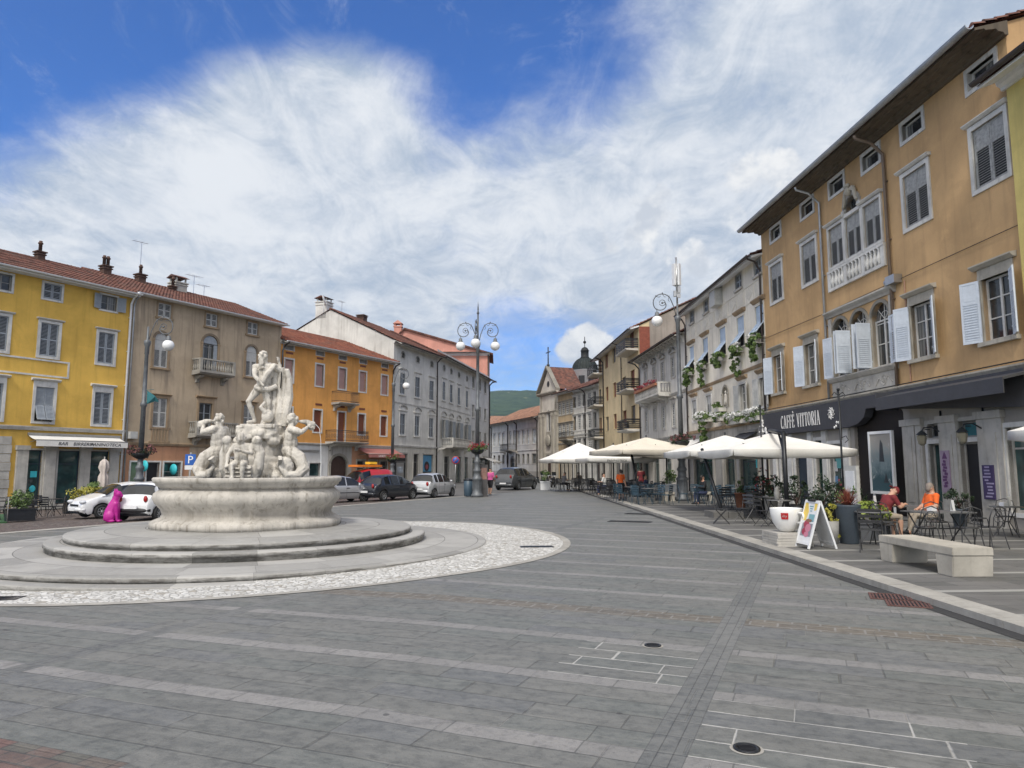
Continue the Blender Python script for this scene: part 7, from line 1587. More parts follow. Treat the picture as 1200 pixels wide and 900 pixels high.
# ================================================================== café furniture
def make_chair(kind):
    t = thing('chair', 'x', 'chair'); m = {'iron': 'chair_grey', 'blue': 'chair_blue', 'dark': 'chair_dark', 'fold': 'chair_grey'}[kind]
    mb = MB()
    if kind == 'iron': mb.lathe([(0, .44), (.20, .44), (.215, .45), (.20, .462), (0, .465)], 18)
    elif kind == 'fold':
        for k in range(6): mb.bx(-.20, .20, -.19 + k * .065, -.14 + k * .065, .44, .455)
    else: mb.slab([(-.21, -.2), (.21, -.2), (.22, .2), (-.22, .2)], .43, .46)
    mb.build('seat', m, t)
    bb = MB()
    if kind == 'iron':
        bb.tube([(-.20, .15, .45), (-.215, .20, .65), (-.17, .235, .84), (0, .25, .90), (.17, .235, .84), (.215, .20, .65), (.20, .15, .45)], .013, 6)
        bb.tube([(-.12, .19, .47), (-.12, .215, .66), (-.06, .232, .78), (0, .235, .80), (.06, .232, .78), (.12, .215, .66), (.12, .19, .47)], .009, 5)
        for s in (-1, 1): bb.tube([(s * .055 + .05 * math.cos(a), .22, .62 + .05 * math.sin(a)) for a in [i * .7 for i in range(10)]], .008, 4)
    elif kind == 'fold':
        for s in (-1, 1): bb.tube([(s * .21, .15, .45), (s * .21, .24, .86)], .012, 5)
        for k in range(3): bb.box((0, .225 - .02 * (2 - k), .84 - k * .11), (.42, .015, .06), rx=R(-12))
    else:
        for s in (-1, 1): bb.tube([(s * .20, .19, .44), (s * .20, .24, .86)], .014, 6)
        for k in range(4): bb.box((0, .235 - .012 * k, .84 - k * .10), (.40, .018, .065), rx=R(-8))
    bb.build('backrest', m, t)
    for sx in (-1, 1):
        for sy in (-1, 1):
            lb = MB()
            if kind == 'fold': lb.tube([(sx * .20, -sy * .17, .44), (sx * .20, sy * .24, .0)], .011, 5)
            else: lb.tube([(sx * .17, sy * .15, .44), (sx * .19, sy * .18, .25), (sx * .22, sy * .23, .0)], .012, 5)
            lb.build('leg', m, t)
    return t
mat('chair_grey', (.06, .06, .062), .45, .4, .2, 8); mat('chair_blue', (.03, .06, .085), .5, 0, .15, 8); mat('chair_dark', (.022, .022, .024), .5, 0, .2, 8); mat('table_top', (.13, .13, .13), .4, 0, .2, 6); mat('cushion', (.32, .29, .25), .9, 0, .15, 10)
def make_table(kind):
    t = thing('cafe_table', 'x', 'table'); m = 'chair_dark' if kind == 'dark' else 'chair_blue' if kind == 'blue' else 'chair_grey'; mb = MB()
    if kind == 'rect': mb.slab([(-.62, -.4), (.62, -.4), (.62, .4), (-.62, .4)], .715, .74)
    else: mb.lathe([(0, .715), (.36, .715), (.365, .728), (.36, .74), (0, .742)], 22)
    mb.build('tabletop', 'table_top' if kind != 'dark' else 'chair_dark', t)
    if kind == 'rect':
        for sx in (-1, 1):
            for s in (-1, 1): lb = MB(); lb.tube([(sx * .5, -s * .3, .71), (sx * .5, 0, .36), (sx * .5, s * .36, 0)], .016, 5); lb.build('leg', m, t)
        lb = MB(); lb.tube([(-.5, 0, .36), (.5, 0, .36)], .012, 5); lb.build('stretcher', m, t)
    else:
        for k in range(3): a = 2 * PI * k / 3 + .4; lb = MB(); lb.tube([(.27 * math.cos(a), .27 * math.sin(a), .71), (.06 * math.cos(a), .06 * math.sin(a), .36), (.32 * math.cos(a), .32 * math.sin(a), 0)], .015, 5); lb.build('leg', m, t)
        lb = MB(); lb.tube([(.07 * math.cos(a), .07 * math.sin(a), .36) for a in [2 * PI * k / 12 for k in range(13)]], .010, 5); lb.build('stretcher', m, t)
    return t
CH = {}; used_c = {}
def chair(kind, x, y, rz, label, group, z=PAVE):
    if kind not in CH: CH[kind] = make_chair(kind); o = CH[kind]; o.location = (x, y, z); o.rotation_euler.z = rz; return tag(o, label, None, group)
    return dup(CH[kind], (x, y, z), rz, label, group)
TB = {}
def table(kind, x, y, rz, label, group, z=PAVE):
    if kind not in TB: TB[kind] = make_table(kind); o = TB[kind]; o.location = (x, y, z); o.rotation_euler.z = rz; return tag(o, label, None, group)
    return dup(TB[kind], (x, y, z), rz, label, group)
def face(x, y, tx, ty): return math.atan2(ty - y, tx - x) + PI / 2     # chair front is local -y
q = random.Random(9)
def cluster(kt, kc, x, y, n, rz, tl, cl, tg, cg, rad=.78, a0=.5, z=PAVE):
    table(kt, x, y, rz, tl, tg, z)
    for k in range(n):
        a = rz + a0 + 2 * PI * k / n + q.uniform(-.2, .2); r = rad + q.uniform(-.05, .14); cx, cy = x + r * math.cos(a), y + r * math.sin(a); chair(kc, cx, cy, face(cx, cy, x, y) + q.uniform(-.35, .35), cl, cg, z)
# front terrace, behind the stone bench
table('rect', 9.45, 16.0, R(6), 'long dark rectangular café table with white napkin holder behind the bench', 'iron café tables')
for x, y, a, l in ((8.75, 15.3, 180, 'iron scroll-back chair at the near left side of the long table'), (9.55, 15.15, 170, 'iron scroll-back chair at the middle of the long table, its back to us'), (10.15, 15.35, 195, 'iron scroll-back chair at the right near corner of the long table'), (8.7, 16.75, 10, 'iron scroll-back chair across the long table, left'), (9.9, 16.8, -5, 'iron scroll-back chair across the long table, right'), (8.25, 16.0, 92, 'iron scroll-back chair at the left head of the long table')): chair('iron', x, y, R(a), l, 'iron chairs on the front terrace')
table('rect', 9.75, 18.45, R(4), 'dark rectangular table between the two seated men', 'iron café tables')
chair('iron', 9.15, 17.85, R(96), 'iron chair under the man in the dark red shirt', 'iron chairs on the front terrace'); chair('iron', 10.4, 17.95, R(-80), 'iron chair under the man in the orange shirt', 'iron chairs on the front terrace'); chair('iron', 8.3, 17.3, R(60), 'empty iron chair behind the man in dark red', 'iron chairs on the front terrace')
table('round', 12.35, 18.0, .3, 'round iron table with white menu stand near the right edge', 'iron café tables')
for x, y, a, l in ((11.6, 18.0, 85, 'iron scroll-back chair left of the round table at the right edge'), (12.9, 17.4, -120, 'iron scroll-back chair right of the round table at the right edge'), (12.75, 18.6, -30, 'iron scroll-back chair between round table and shop window at right')): chair('iron', x, y, R(a), l, 'iron chairs on the front terrace')
chair('fold', 7.32, 14.75, R(150), 'folding slatted chair beside the tall blue pot and bench end', 'folding chairs'); table('round', 7.95, 15.9, .6, 'small round iron table beside the lime green shrub', 'iron café tables')
# under the first two parasols
table('round', 7.95, 21.4, .2, 'round table with vase behind the giant cup', 'iron café tables'); table('rect', 8.9, 23.6, R(3), 'rectangular table under the nearest cantilever parasol', 'iron café tables')
for x, y, a, l in ((6.35, 21.9, 75, 'folding slatted chair next to the parasol slabs, nearest the kerb'), (7.15, 22.2, -60, 'folding chair with crossed legs turned toward the vase table'), (7.35, 21.0, 100, 'folding chair just left of the giant cup'), (8.5, 21.0, -100, 'folding chair in shade right of the vase table')): chair('fold', x, y, R(a), l, 'folding chairs')
for i, (x, y) in enumerate(((8.2, 24.4), (9.6, 24.4), (9.6, 22.9), (9.0, 26.5), (8.3, 27.8), (9.4, 28.4))): chair('fold', x, y, q.uniform(0, 6), 'folding chair in the shade beneath the two front parasols', 'folding chairs')
# around the lamp: dark blue seats
for i, (x, y) in enumerate(((9.2, 31.5), (10.3, 33.2), (8.9, 34.2))): cluster('blue', 'blue', x, y, 4, q.uniform(0, 3), 'round blue-topped table right of the tall lamp under parasol', 'slatted blue chair right of the tall lamp', 'blue tables', 'blue slatted chairs')
for i, (x, y) in enumerate(((6.35, 33.2), (5.95, 35.6), (7.1, 37.8))): cluster('blue', 'blue', x, y, 4, q.uniform(0, 3), 'round blue-topped table left of the tall lamp', 'slatted blue chair left of the tall lamp near the kerb', 'blue tables', 'blue slatted chairs')
for i, (x, y) in enumerate(((5.65, 39.6), (6.6, 41.2), (6.0, 43.6), (8.0, 41.5), (7.6, 44.2), (5.75, 46.2), (7.3, 47.6))): cluster('dark', 'dark', x, y, 4, q.uniform(0, 3), 'dark round table under the parasols in the middle distance', 'dark slatted chair under the parasols in the middle distance', 'dark tables of the far terrace', 'dark chairs of the far terrace')
for i, (x, y) in enumerate(((4.2, 51.5), (5.6, 51.8), (4.1, 54.6), (5.7, 55.0), (7.0, 53.2))): cluster('dark', 'dark', x, y, 4, q.uniform(0, 3), 'dark round table beneath the farthest white parasol', 'dark slatted chair beneath the farthest white parasol', 'dark tables of the far terrace', 'dark chairs of the far terrace')
# table things
for x, y, l in ((9.35, 16.05, 'white napkin block on the long dark table'), (12.3, 18.02, 'white napkin block on the round table at right')):
    mb = MB(); mb.box((0, 0, .04), (.16, .12, .08)); mb.box((0, 0, .085), (.14, .10, .012)); tag(mb.build('napkin_holder', 'white_paint', None, (x, y, PAVE + .745), .4), l, 'napkin holder')
for x, y, l in ((9.85, 16.1, 'tall white menu card standing on the long table'), (12.5, 18.1, 'tall white menu card on the round table at right'), (9.3, 18.45, 'small white menu card between the two seated men')):
    mb = MB(); mb.poly(((-.05, -.03, 0), (.05, -.03, 0), (.05, 0, .24), (-.05, 0, .24))); mb.poly(((-.05, .03, 0), (.05, .03, 0), (.05, 0, .24), (-.05, 0, .24))); mb.bx(-.05, .05, -.03, .03, 0, .008); tag(mb.build('menu_card', 'white_paint', None, (x, y, PAVE + .742), .5), l, 'menu card')
mb = MB(); mb.lathe([(.05, 0), (.07, .02), (.08, .2), (.06, .34), (.065, .36)], 14); tag(mb.build('vase', 'frame_grey', None, (7.9, 21.45, PAVE + .742)), 'grey metal vase on the round table behind the giant cup', 'vase')
# ================================================================== giant cup, board, pots, bench
p = V3(6.12, 16.1); mb = MB()
for k in range(5): mb.T = Matrix.Rotation(q.uniform(-.03, .03), 4, 'Z'); mb.bx(-.40, .40, -.40, .40, k * .058, k * .058 + .053)
t = mb.build('slab_stack', 'trim_grey', None, p, R(4)); tag(t, 'stack of pale stone slabs carrying the giant white cup', 'slab stack')
t = thing('giant_cup', 'giant white coffee-cup planter with red square logo on stacked slabs', 'planter', p + Vector((0, 0, .295)), R(-6)); mb = MB()
mb.lathe([(0, .0), (.14, .0), (.16, .012), (.22, .08), (.29, .20), (.335, .34), (.35, .50), (.345, .512), (.335, .505), (.32, .36), (.0, .34)], 40); mb.build('cup', mat('porcelain', (.78, .78, .76), .18, 0, .03), t)
mb = MB(); mb.T = Matrix.Rotation(R(-58), 4, 'Z'); mb.tube([(.33, 0, .42), (.46, 0, .42), (.50, 0, .32), (.44, 0, .22), (.30, 0, .2)], .028, 8); mb.build('handle', 'porcelain', t)
mb = MB(); A_ = R(-110)
def on_cup(u, v, off):   # small patch following the side
    z = .27 + v; r = .29 + (z - .2) * .33 - .012 * 0 + off; a = A_ + u / .33; return (r * math.cos(a), r * math.sin(a), z)
for i in range(4):
    for j in range(4): mb.poly([on_cup(-.07 + .035 * a, .01 + .035 * b, .014) for a, b in ((i, j), (i + 1, j), (i + 1, j + 1), (i, j + 1))])
lg = mb.build('logo', mat('logo_red', (.50, .015, .02), .4, 0, 0), t)
me = letter_mesh('illy', .085, .002, squeeze=1.0)
for v in me.vertices: x, y, z = v.co; v.co = Vector(on_cup(x, z + .055, .020 - y * .0))
me.materials.clear(); me.materials.append(M('white_letter')); link('lettering', me, lg)
t = thing('a_board', 'white A-frame menu board with dessert picture beside the giant cup', 'sign board', V3(6.47, 15.45), R(-86)); mb = MB(); mb.prism([(-.31, .0), (.31, .0), (.31, 1.0), (-.31, 1.0)], -.012, .012); 
def panel(sg):
    mb = MB(); mb.T = Matrix.Rotation(R(-17) * sg, 4, 'X'); mb.T = Matrix.Translation((0, 0, 1.0)) @ Matrix.Rotation(R(-17 * sg), 4, 'X')
    for a in ((-.31, -.27), (.27, .31)): mb.bx(a[0], a[1], -.02, .02, -1.03, 0)
    mb.bx(-.27, .27, -.02, .02, -.96, -.90); mb.bx(-.27, .27, -.02, .02, -.06, 0); mb.bx(-.27, .27, -.006, .006, -.90, -.06); return mb, mb.T
mb, T1 = panel(1); fp = mb.build('front_panel', 'white_paint', t); mb, T2 = panel(-1); mb.build('back_panel', 'white_paint', t)
mb = MB(); mb.bx(-.15, .15, -.05, .05, .985, 1.015); mb.build('handle', 'black', t)
mb = MB(); mb.T = T1; Y0 = -.009
def pr(mi, pts, d): mb.mi = mi; mb.prism(pts, Y0 - d, Y0 - d + .001)
pr(0, [(-.27, -.9), (.27, -.9), (.27, -.06), (-.27, -.06)], .0); pr(1, [(-.27, -.45), (-.1, -.45), (-.05, -.25), (-.16, -.06), (-.27, -.06)], .002); pr(1, [(.12, -.06), (.27, -.06), (.27, -.2), (.16, -.22)], .002); pr(2, [(-.0, -.30), (.24, -.30), (.24, -.46), (-.0, -.46)], .003); pr(3, [(-.2, -.50), (.24, -.50), (.24, -.78), (-.2, -.78)], .003)
for (x, z, rx, rz_, mi) in ((-.02, -.52, .12, .09, 4), (.08, -.60, .12, .09, 5), (-.04, -.68, .11, .08, 4), (.06, -.74, .10, .06, 5), (.05, -.44, .13, .035, 6)): pr(mi, [(x + rx * math.cos(a), z + rz_ * math.sin(a)) for a in [2 * PI * k / 12 for k in range(12)]], .004 + .0005 * mi)
for k in range(3): pr(2, [(-.06 + .03 * k, -.12 - .05 * k), (.10 - .01 * k, -.12 - .05 * k), (.10 - .01 * k, -.145 - .05 * k), (-.06 + .03 * k, -.145 - .05 * k)], .004)
mb.build('menu_picture', ['white_paint', mat('pic_yellow', (.72, .52, .10), .5), mat('pic_teal', (.16, .34, .38), .5), mat('pic_grey', (.25, .25, .28), .5), mat('pic_berry', (.33, .02, .06), .4), mat('pic_pink', (.55, .2, .28), .4), mat('pic_brown', (.22, .10, .06), .5)], fp)
p = V3(7.62, 16.35); t = thing('tall_pot', 'tall tapered slate-blue pot with spiky red plant beside the menu board', 'plant pot', p); mb = MB(); mb.lathe([(0, 0), (.19, 0), (.20, .02), (.27, .82), (.285, .86), (.26, .87), (.25, .80), (0, .78)], 28); mb.build('pot', mat('slate_pot', (.05, .065, .082), .55, 0, .15, 4, .2), t); mb = MB()
for k in range(120):
    a = q.uniform(0, 6.28); tl = q.uniform(.1, 1.1); L = q.uniform(.3, .5); d = Vector((math.cos(a) * math.sin(tl), math.sin(a) * math.sin(tl), math.cos(tl))); s = d.cross(Vector((0, 0, 1))).normalized() * .010; b0 = Vector((0, 0, .80)) + d * .05; m_ = b0 + d * L * .6; e = m_ + (d * .4 + Vector((0, 0, -.25 * tl))) * L
    mb.poly((b0 - s, b0 + s, m_ + s, m_ - s)); mb.poly((m_ - s, m_ + s, e))
mb.build('spiky_leaves', 'leaf_red', t)
t = thing('trailing_plant', 'lime yellow trailing plant hanging left of the tall blue pot', 'plant', V3(7.22, 16.3)); mb = MB(); mb.lathe([(0, 0), (.12, 0), (.15, .5), (.13, .5)], 14); mb.build('pot', 'frame_grey', t); mb = MB()
for k in range(7): foliage(mb, (q.uniform(-.06, .06), q.uniform(-.06, .06), .12 + k * .12), (.13, .13, .12), 60, .035, 60 + k)
mb.build('leaves', 'leaf_yellow', t)
t = thing('shrub_planter', 'lime green shrub in grey box planter left of the long table', 'planter', V3(8.5, 17.2)); mb = MB(); mb.slab([(-.4, -.22), (.4, -.22), (.4, .22), (-.4, .22)], 0, .42); mb.bx(-.43, .43, -.25, .25, .38, .44); mb.build('box', mat('grey_box', (.10, .105, .115), .6, 0, .1), t); mb = MB(); foliage(mb, (0, 0, .62), (.50, .36, .27), 900, .05, 5); mb.build('leaves', 'leaf_lime', t)
t = thing('stone_bench', 'long pale concrete bench on two slab legs in the foreground', 'bench', V3(7.2, 12.45), R(1.5)); bm = bmesh.new()
def bevel_box(x0, x1, y0, y1, z0, z1, name, par, m, bev=.012, taper=0):
    bm = bmesh.new(); bmesh.ops.create_cube(bm, size=1)
    for v in bm.verts: s = 1 - taper * (v.co.z < 0); v.co = Vector(((x0 + x1) / 2 + v.co.x * (x1 - x0) * (1), (y0 + y1) / 2 + v.co.y * (y1 - y0) * s, (z0 + z1) / 2 + v.co.z * (z1 - z0)))
    bmesh.ops.bevel(bm, geom=bm.edges[:], offset=bev, segments=2, affect='EDGES'); me = bpy.data.meshes.new(name); bm.to_mesh(me); bm.free(); me.materials.append(M(m)); return link(name, me, par)
bevel_box(-.33, .33, -1.08, 1.08, .33, .46, 'seat', t, 'concrete'); bevel_box(-.325, .325, -1.075, -.62, .0, .327, 'leg', t, 'concrete', taper=.16); bevel_box(-.325, .325, .62, 1.075, .0, .327, 'leg', t, 'concrete', taper=.16)
# ---------------------------------------------------------------- potted plants along the café
def potted(label, x, y, pot, ph, pr_, leaf, rad, n=420, size=.055, seed=1, trunk=0.0, flower=None, z=PAVE):
    t = thing('potted_plant', label, 'potted plant', (x, y, z)); mb = MB(); mb.lathe([(0, 0), (pr_ * .72, 0), (pr_ * .78, .02), (pr_, ph - .05), (pr_ * 1.1, ph - .05), (pr_ * 1.1, ph), (pr_ * .9, ph), (pr_ * .85, ph - .06), (0, ph - .06)], 20); mb.build('pot', pot, t)
    mb = MB(); mb.tube([(0, 0, ph - .08), (.02, 0, ph + trunk + rad[2] * .5)], .025, 6)
    for k in range(5): a = k * 1.3; mb.tube([(0, 0, ph + trunk * .8), (rad[0] * .5 * math.cos(a), rad[1] * .5 * math.sin(a), ph + trunk + rad[2])], .012, 5)
    mb.build('stem', 'timber_dark', t); mb = MB(); foliage(mb, (0, 0, ph + trunk + rad[2] * .85), rad, n, size, seed); mb.build('leaves', leaf, t)
    if flower: mb = MB(); foliage(mb, (0, 0, ph + trunk + rad[2] * .9), tuple(r * 1.04 for r in rad), 70, .045, seed + 50); mb.build('blossoms', flower, t)
potted('dark red-flowered oleander in a pot under the second parasol', 9.2, 26.4, 'black', .5, .25, 'leaf_dark', (.55, .55, .6), seed=3, flower='red_flower'); potted('tall grey urn with red-blossomed shrub left of the cantilever post', 8.6, 23.9, 'trim_grey', .75, .22, 'leaf_dark', (.5, .5, .42), seed=4, flower='red_flower'); potted('dark clipped shrub just left of the cantilever post', 9.05, 22.9, 'black', .5, .25, 'leaf_dark', (.42, .42, .5), seed=5)
potted('dark leafy shrub right of the cantilever post by the blue door', 9.75, 22.0, 'black', .55, .27, 'leaf_dark', (.52, .5, .55), 520, seed=6); potted('dark bushy plant in front of the green café door', 10.1, 21.4, 'black', .5, .25, 'leaf_dark', (.42, .42, .5), seed=7); potted('terracotta pot of olive-green twigs under the second parasol', 9.7, 30.5, 'terracotta', .62, .24, 'leaf', (.34, .34, .35), 260, seed=8)
potted('green plant in dark blue pot between the café doors', 12.6, 20.3, 'slate_pot', .55, .2, 'leaf_dark', (.36, .36, .34), 380, seed=9); potted('grey-leaved thin twiggy shrub beside the tall blue pot', 8.2, 17.6, 'frame_grey', .4, .2, 'leaf', (.34, .34, .42), 130, .04, seed=10, trunk=.3)
potted('dark shrub behind the menu board under the sign', 8.35, 19.5, 'black', .5, .24, 'leaf_dark', (.40, .40, .45), 420, seed=12)
t = thing('flower_stand', 'white planter trough with leafy greens outside the grey palazzo', 'planter', V3(9.0, 40.6)); mb = MB(); mb.bx(-.5, .5, -.2, .2, .02, .72); mb.bx(-.54, .54, -.24, .24, .68, .76); mb.build('trough', 'white_paint', t); mb = MB(); foliage(mb, (0, 0, 1.1), (.6, .35, .42), 500, .06, 21); mb.build('leaves', 'leaf', t)
p = put(638.5, 56.5); t = thing('white_planter', 'white square planter with clipped green bush at the street mouth', 'planter', p); mb = MB(); mb.bx(-.36, .36, -.36, .36, .0, .62); mb.bx(-.40, .40, -.40, .40, .58, .66); mb.build('box', 'white_paint', t); mb = MB(); foliage(mb, (0, 0, 1.05), (.48, .48, .48), 420, .06, 22); mb.build('leaves', 'leaf', t)
mb = MB(); mb.bx(-.28, .28, -.05, .05, 0, 1.75); mb.bx(-.33, .33, -.12, .12, 0, .05); t = mb.build('menu_stand', 'shutter_pale', None, V3(9.95, 21.0), R(-80)); tag(t, 'pale grey upright menu stand before the poster window', 'menu stand'); mb = MB(); mb.bx(-.2, .2, -.065, -.051, 1.0, 1.6); mb.bx(-.2, .2, -.065, -.051, .35, .8); mb.build('menu_sheet', 'white_paint', t)
# poster showcase leaning out of the dark passage
xa = R1.s(1047, 540); w = R1.world(xa, -.42, 0); t = thing('poster_case', 'white-framed poster showcase standing in front of the dark passage', 'showcase', (w.x, w.y, PAVE), R1.rz + R(8)); mb = MB()
for a in ((-.62, -.54), (.54, .62)): mb.bx(a[0], a[1], -.06, .04, .0 if 0 else .75, 3.0)
mb.bx(-.54, .54, -.06, .04, .75, .85); mb.bx(-.54, .54, -.06, .04, 2.90, 3.0); mb.build('frame', 'white_paint', t); mb = MB()
for s in (-1, 1): mb.bx(s * .5 - .03, s * .5 + .03, -.03, .03, 0, .75); mb.bx(s * .5 - .05, s * .5 + .05, -.25, .25, 0, .04)
mb.build('stand', 'white_paint', t)
def poster_mat():
    m, nt, p = nodes_of('harbour_poster'); b = NB(nt); o = b.obj(); s = b.n('ShaderNodeSeparateXYZ'); b.link(o, s.inputs[0]); n = b.noise(b.mapv(o, (1.5, 1, 1)), 2.2, 7, .7, 1.0)
    f = b.math('ADD', b.math('MULTIPLY', b.math('SUBTRACT', s.outputs[2], 1.2), .5), b.math('MULTIPLY', b.math('SUBTRACT', n, .5), .7))
    c = b.mix(b.ramp(f, .0, .35), c4((.05, .10, .12)), c4((.20, .27, .29))); c = b.mix(b.ramp(f, .30, .75), c, c4((.30, .29, .27))); c = b.mix(b.ramp(n, .60, .68), c, c4((.42, .45, .46))); b.link(c, p.inputs['Base Color']); p.inputs['Roughness'].default_value = .15; MATS['harbour_poster'] = m
poster_mat(); mb = MB(); mb.bx(-.54, .54, -.03, .02, .85, 2.90); po = mb.build('poster', 'harbour_poster', t); mb = MB()
mb.prism([(.08, 1.15), (.32, 1.15), (.20, 1.5)], -.034, -.031); mb.prism([(-.1, 1.9), (.15, 1.9), (.1, 2.55), (.0, 2.7), (-.05, 2.5)], -.034, -.031); mb.build('poster_print', mat('poster_dark', (.04, .05, .06), .4), po)
# ---------------------------------------------------------------- flower boxes on the cream house
lab = ['farthest from the café', 'second from the grey palazzo', 'third and roundest', 'fourth, with long trailing tail', 'nearest the ochre house']
for k, x in enumerate(R2X):
    w = R2.world(x, -.32, 8.45); t = thing('window_flower_box', 'trailing green window box on the cream house, ' + lab[k], 'flower box', w, R2.rz, 'flower boxes of the cream house'); mb = MB(); mb.bx(-.5, .5, -.14, .14, -.2, 0); mb.bx(-.55, -.5, -.16, .3, -.24, -.2); mb.bx(.5, .55, -.16, .3, -.24, -.2); mb.build('box', 'frame_grey', t); mb = MB(); foliage(mb, (0, -.05, -.02), (.72, .42, .40), 620, .085, 70 + k); tl = (.5, .9, .2, 1.1, .6)[k]
    for j in range(4): foliage(mb, (q.uniform(-.2, .2), -.12, -.3 - tl * j / 3), (.50 - .09 * j, .28, .28), 240, .08, 90 + k * 5 + j)
    mb.build('leaves', 'leaf', t); mb = MB(); foliage(mb, (0, -.16, .16), (.70, .40, .26), 190 if k != 2 else 12, .06, 40 + k); mb.build('blossoms', 'white_flower', t)
for px, py, w_, sd_, l in ((829, 490, 2.6, 5, 'big white-flowered trailing box over the shop awning of cream house'), (849, 488, 1.4, 6, 'white-flowered box below the shrine niche'), (869, 491, 2.4, 7, 'long white flower box below the open shuttered window'), (890, 487, 2.2, 8, 'white flower box just left of the café sign'), (849, 477, .9, 9, 'green bush in front of the shrine niche')):
    x, z = R2.sz(px, py); w = R2.world(x, -.35, z); t = thing('window_flower_box', l, 'flower box', w, R2.rz, 'flower boxes of the cream house'); mb = MB(); mb.bx(-w_ / 2, w_ / 2, -.16, .34, -.3, -.06); mb.build('box', 'bal_white', t); mb = MB(); foliage(mb, (0, 0, .02), (w_ / 2 + .15, .46, .40), int(420 * w_), .08, sd_)
    if sd_ == 5:
        for j in range(4): foliage(mb, (.5, -.1, -.4 - .35 * j), (.5 - .09 * j, .3, .34), 300, .08, 140 + j)
    mb.build('leaves', 'leaf', t)
    if sd_ != 9: mb = MB(); foliage(mb, (0, -.1, .16), (w_ / 2 + .1, .42, .30), int(260 * w_), .065, sd_ + 30); mb.build('blossoms', 'white_flower', t)
w = R3.world(R3BAL, -1.05, 8.45); t = thing('balcony_flowers', 'row of red geraniums along the grey palazzo balcony', 'flower box', w, R3.rz); mb = MB(); mb.bx(-3.6, 3.6, -.14, .14, -.2, 0); mb.build('box', 'terracotta', t); mb = MB()
for k in range(8): foliage(mb, (-3.2 + k * .9, 0, .12), (.5, .25, .22), 70, .07, 200 + k)
mb.build('leaves', 'leaf_purple', t); mb = MB()
for k in range(8): foliage(mb, (-3.2 + k * .9, -.08, .2), (.5, .25, .2), 60, .06, 220 + k)
mb.build('blossoms', 'red_flower', t)
# ================================================================== left café terrace
p0 = at_ground(0, 28.0); cpt = [(-32, 21.8), (-17.6, 29.0), (-20.6, 33.4), (-36, 27)]
mb = MB(); mb.slab([(x, y) for x, y in ((-33, 17.0), (-20.0, 28.6), (-23.4, 33.2), (-38, 20.5))], -1.2, -.36); 
o = mb.build('terrace_deck', 'carpet_green'); tag(o, kind='structure')
ZD = -.36
def deck(px, Y): r = ray(px, 547); return Vector((r.x / r.y * Y, Y, ZD))
t = thing('terrace_railing', 'thin metal railing along the front of the green bar terrace', 'railing', (-33, 17.0, ZD), math.atan2(11.6, 13.0)); L = math.hypot(13, 11.6)
for k in range(9): mb = MB(); mb.tube([(k * L / 8, .06, 0), (k * L / 8, .06, .95)], .022, 6); mb.build('post', 'frame_grey', t)
mb = MB()
for z in (.93, .5): mb.tube([(0, .06, z), (L, .06, z)], .018, 6)
mb.build('rails', 'frame_grey', t)
p = deck(28, 29.3); t = thing('boxwood_planter', 'round boxwood ball in dark square planter on bar terrace', 'planter', p, .7); mb = MB(); mb.bx(-.5, .5, -.3, .3, 0, .46); mb.bx(-.53, .53, -.33, .33, .42, .48); mb.build('box', 'dark_metal', t); mb = MB(); foliage(mb, (0, 0, .82), (.52, .45, .45), 1100, .05, 31); mb.build('leaves', 'leaf', t)
q = random.Random(12)
for i, (px, Y) in enumerate(((7, 30.2), (44, 31.0), (66, 32.2))): c = deck(px, Y); cluster('dark', 'dark', c.x, c.y, 3 if i else 2, q.uniform(0, 3), ('dark round table at far left of the bar terrace', 'dark round table right of the boxwood planter', 'dark round table at the right end of bar terrace')[i], ('dark slatted chair at far left of the bar terrace', 'dark slatted chair right of the boxwood planter', 'dark slatted chair at the right end of bar terrace')[i], 'tables on the bar terrace', 'chairs on the bar terrace', z=ZD)
p = at_ground(109, 35.5); t = thing('yellow_shrub', 'yellow-green variegated shrub in trough behind the white hatchback', 'shrub', p, .8); mb = MB(); mb.bx(-1.1, 1.1, -.3, .3, 0, .55); mb.build('trough', 'dark_metal', t); mb = MB(); foliage(mb, (-.3, 0, .95), (1.0, .5, .55), 700, .07, 33); mb.build('leaves', 'leaf_yellow', t); mb = MB(); foliage(mb, (.5, .1, 1.0), (.9, .5, .55), 600, .07, 34); mb.build('green_leaves', 'leaf', t)
p = at_ground(122, 36.5); t = thing('closed_parasol', 'furled off-white parasol before the bar windows', 'parasol', p); mb = MB(); mb.tube([(0, 0, 0), (0, 0, 2.75)], .03, 8); mb.lathe([(.28, 0), (.28, .08), (.05, .1)], 14); mb.build('mast', 'frame_grey', t); mb = MB()
NP = 24; ringz = [(.9, .17), (1.3, .22), (1.75, .20), (1.95, .13), (2.2, .22), (2.5, .16), (2.62, .05)]; rings = [[mb.V((r * (1 + .25 * math.sin(k * PI / 2 * 1.0)) * math.cos(2 * PI * k / NP), r * (1 + .25 * math.sin(k * PI / 2)) * math.sin(2 * PI * k / NP), z)) for k in range(NP)] for z, r in ringz]; mb.smooth = True
for a, b_ in zip(rings, rings[1:]):
    for k in range(NP): mb.F((a[k], a[(k + 1) % NP], b_[(k + 1) % NP], b_[k]))
mb.build('furled_canopy', mat('linen', (.52, .46, .42), .9, 0, .1, 6), t)
for px, Y, l in ((210, 44, 'small green bush by the salmon shopfront behind fountain'), (357, 47, 'green hedge trough in front of the white shopfront')):
    p = at_ground(px, Y); t = thing('hedge_planter', l, 'planter', p, .9); mb = MB(); mb.bx(-1.4, 1.4, -.3, .3, 0, .6); mb.build('trough', 'dark_metal', t); mb = MB(); foliage(mb, (0, 0, .95), (1.5, .45, .5), 900, .07, int(px)); mb.build('leaves', 'leaf', t)
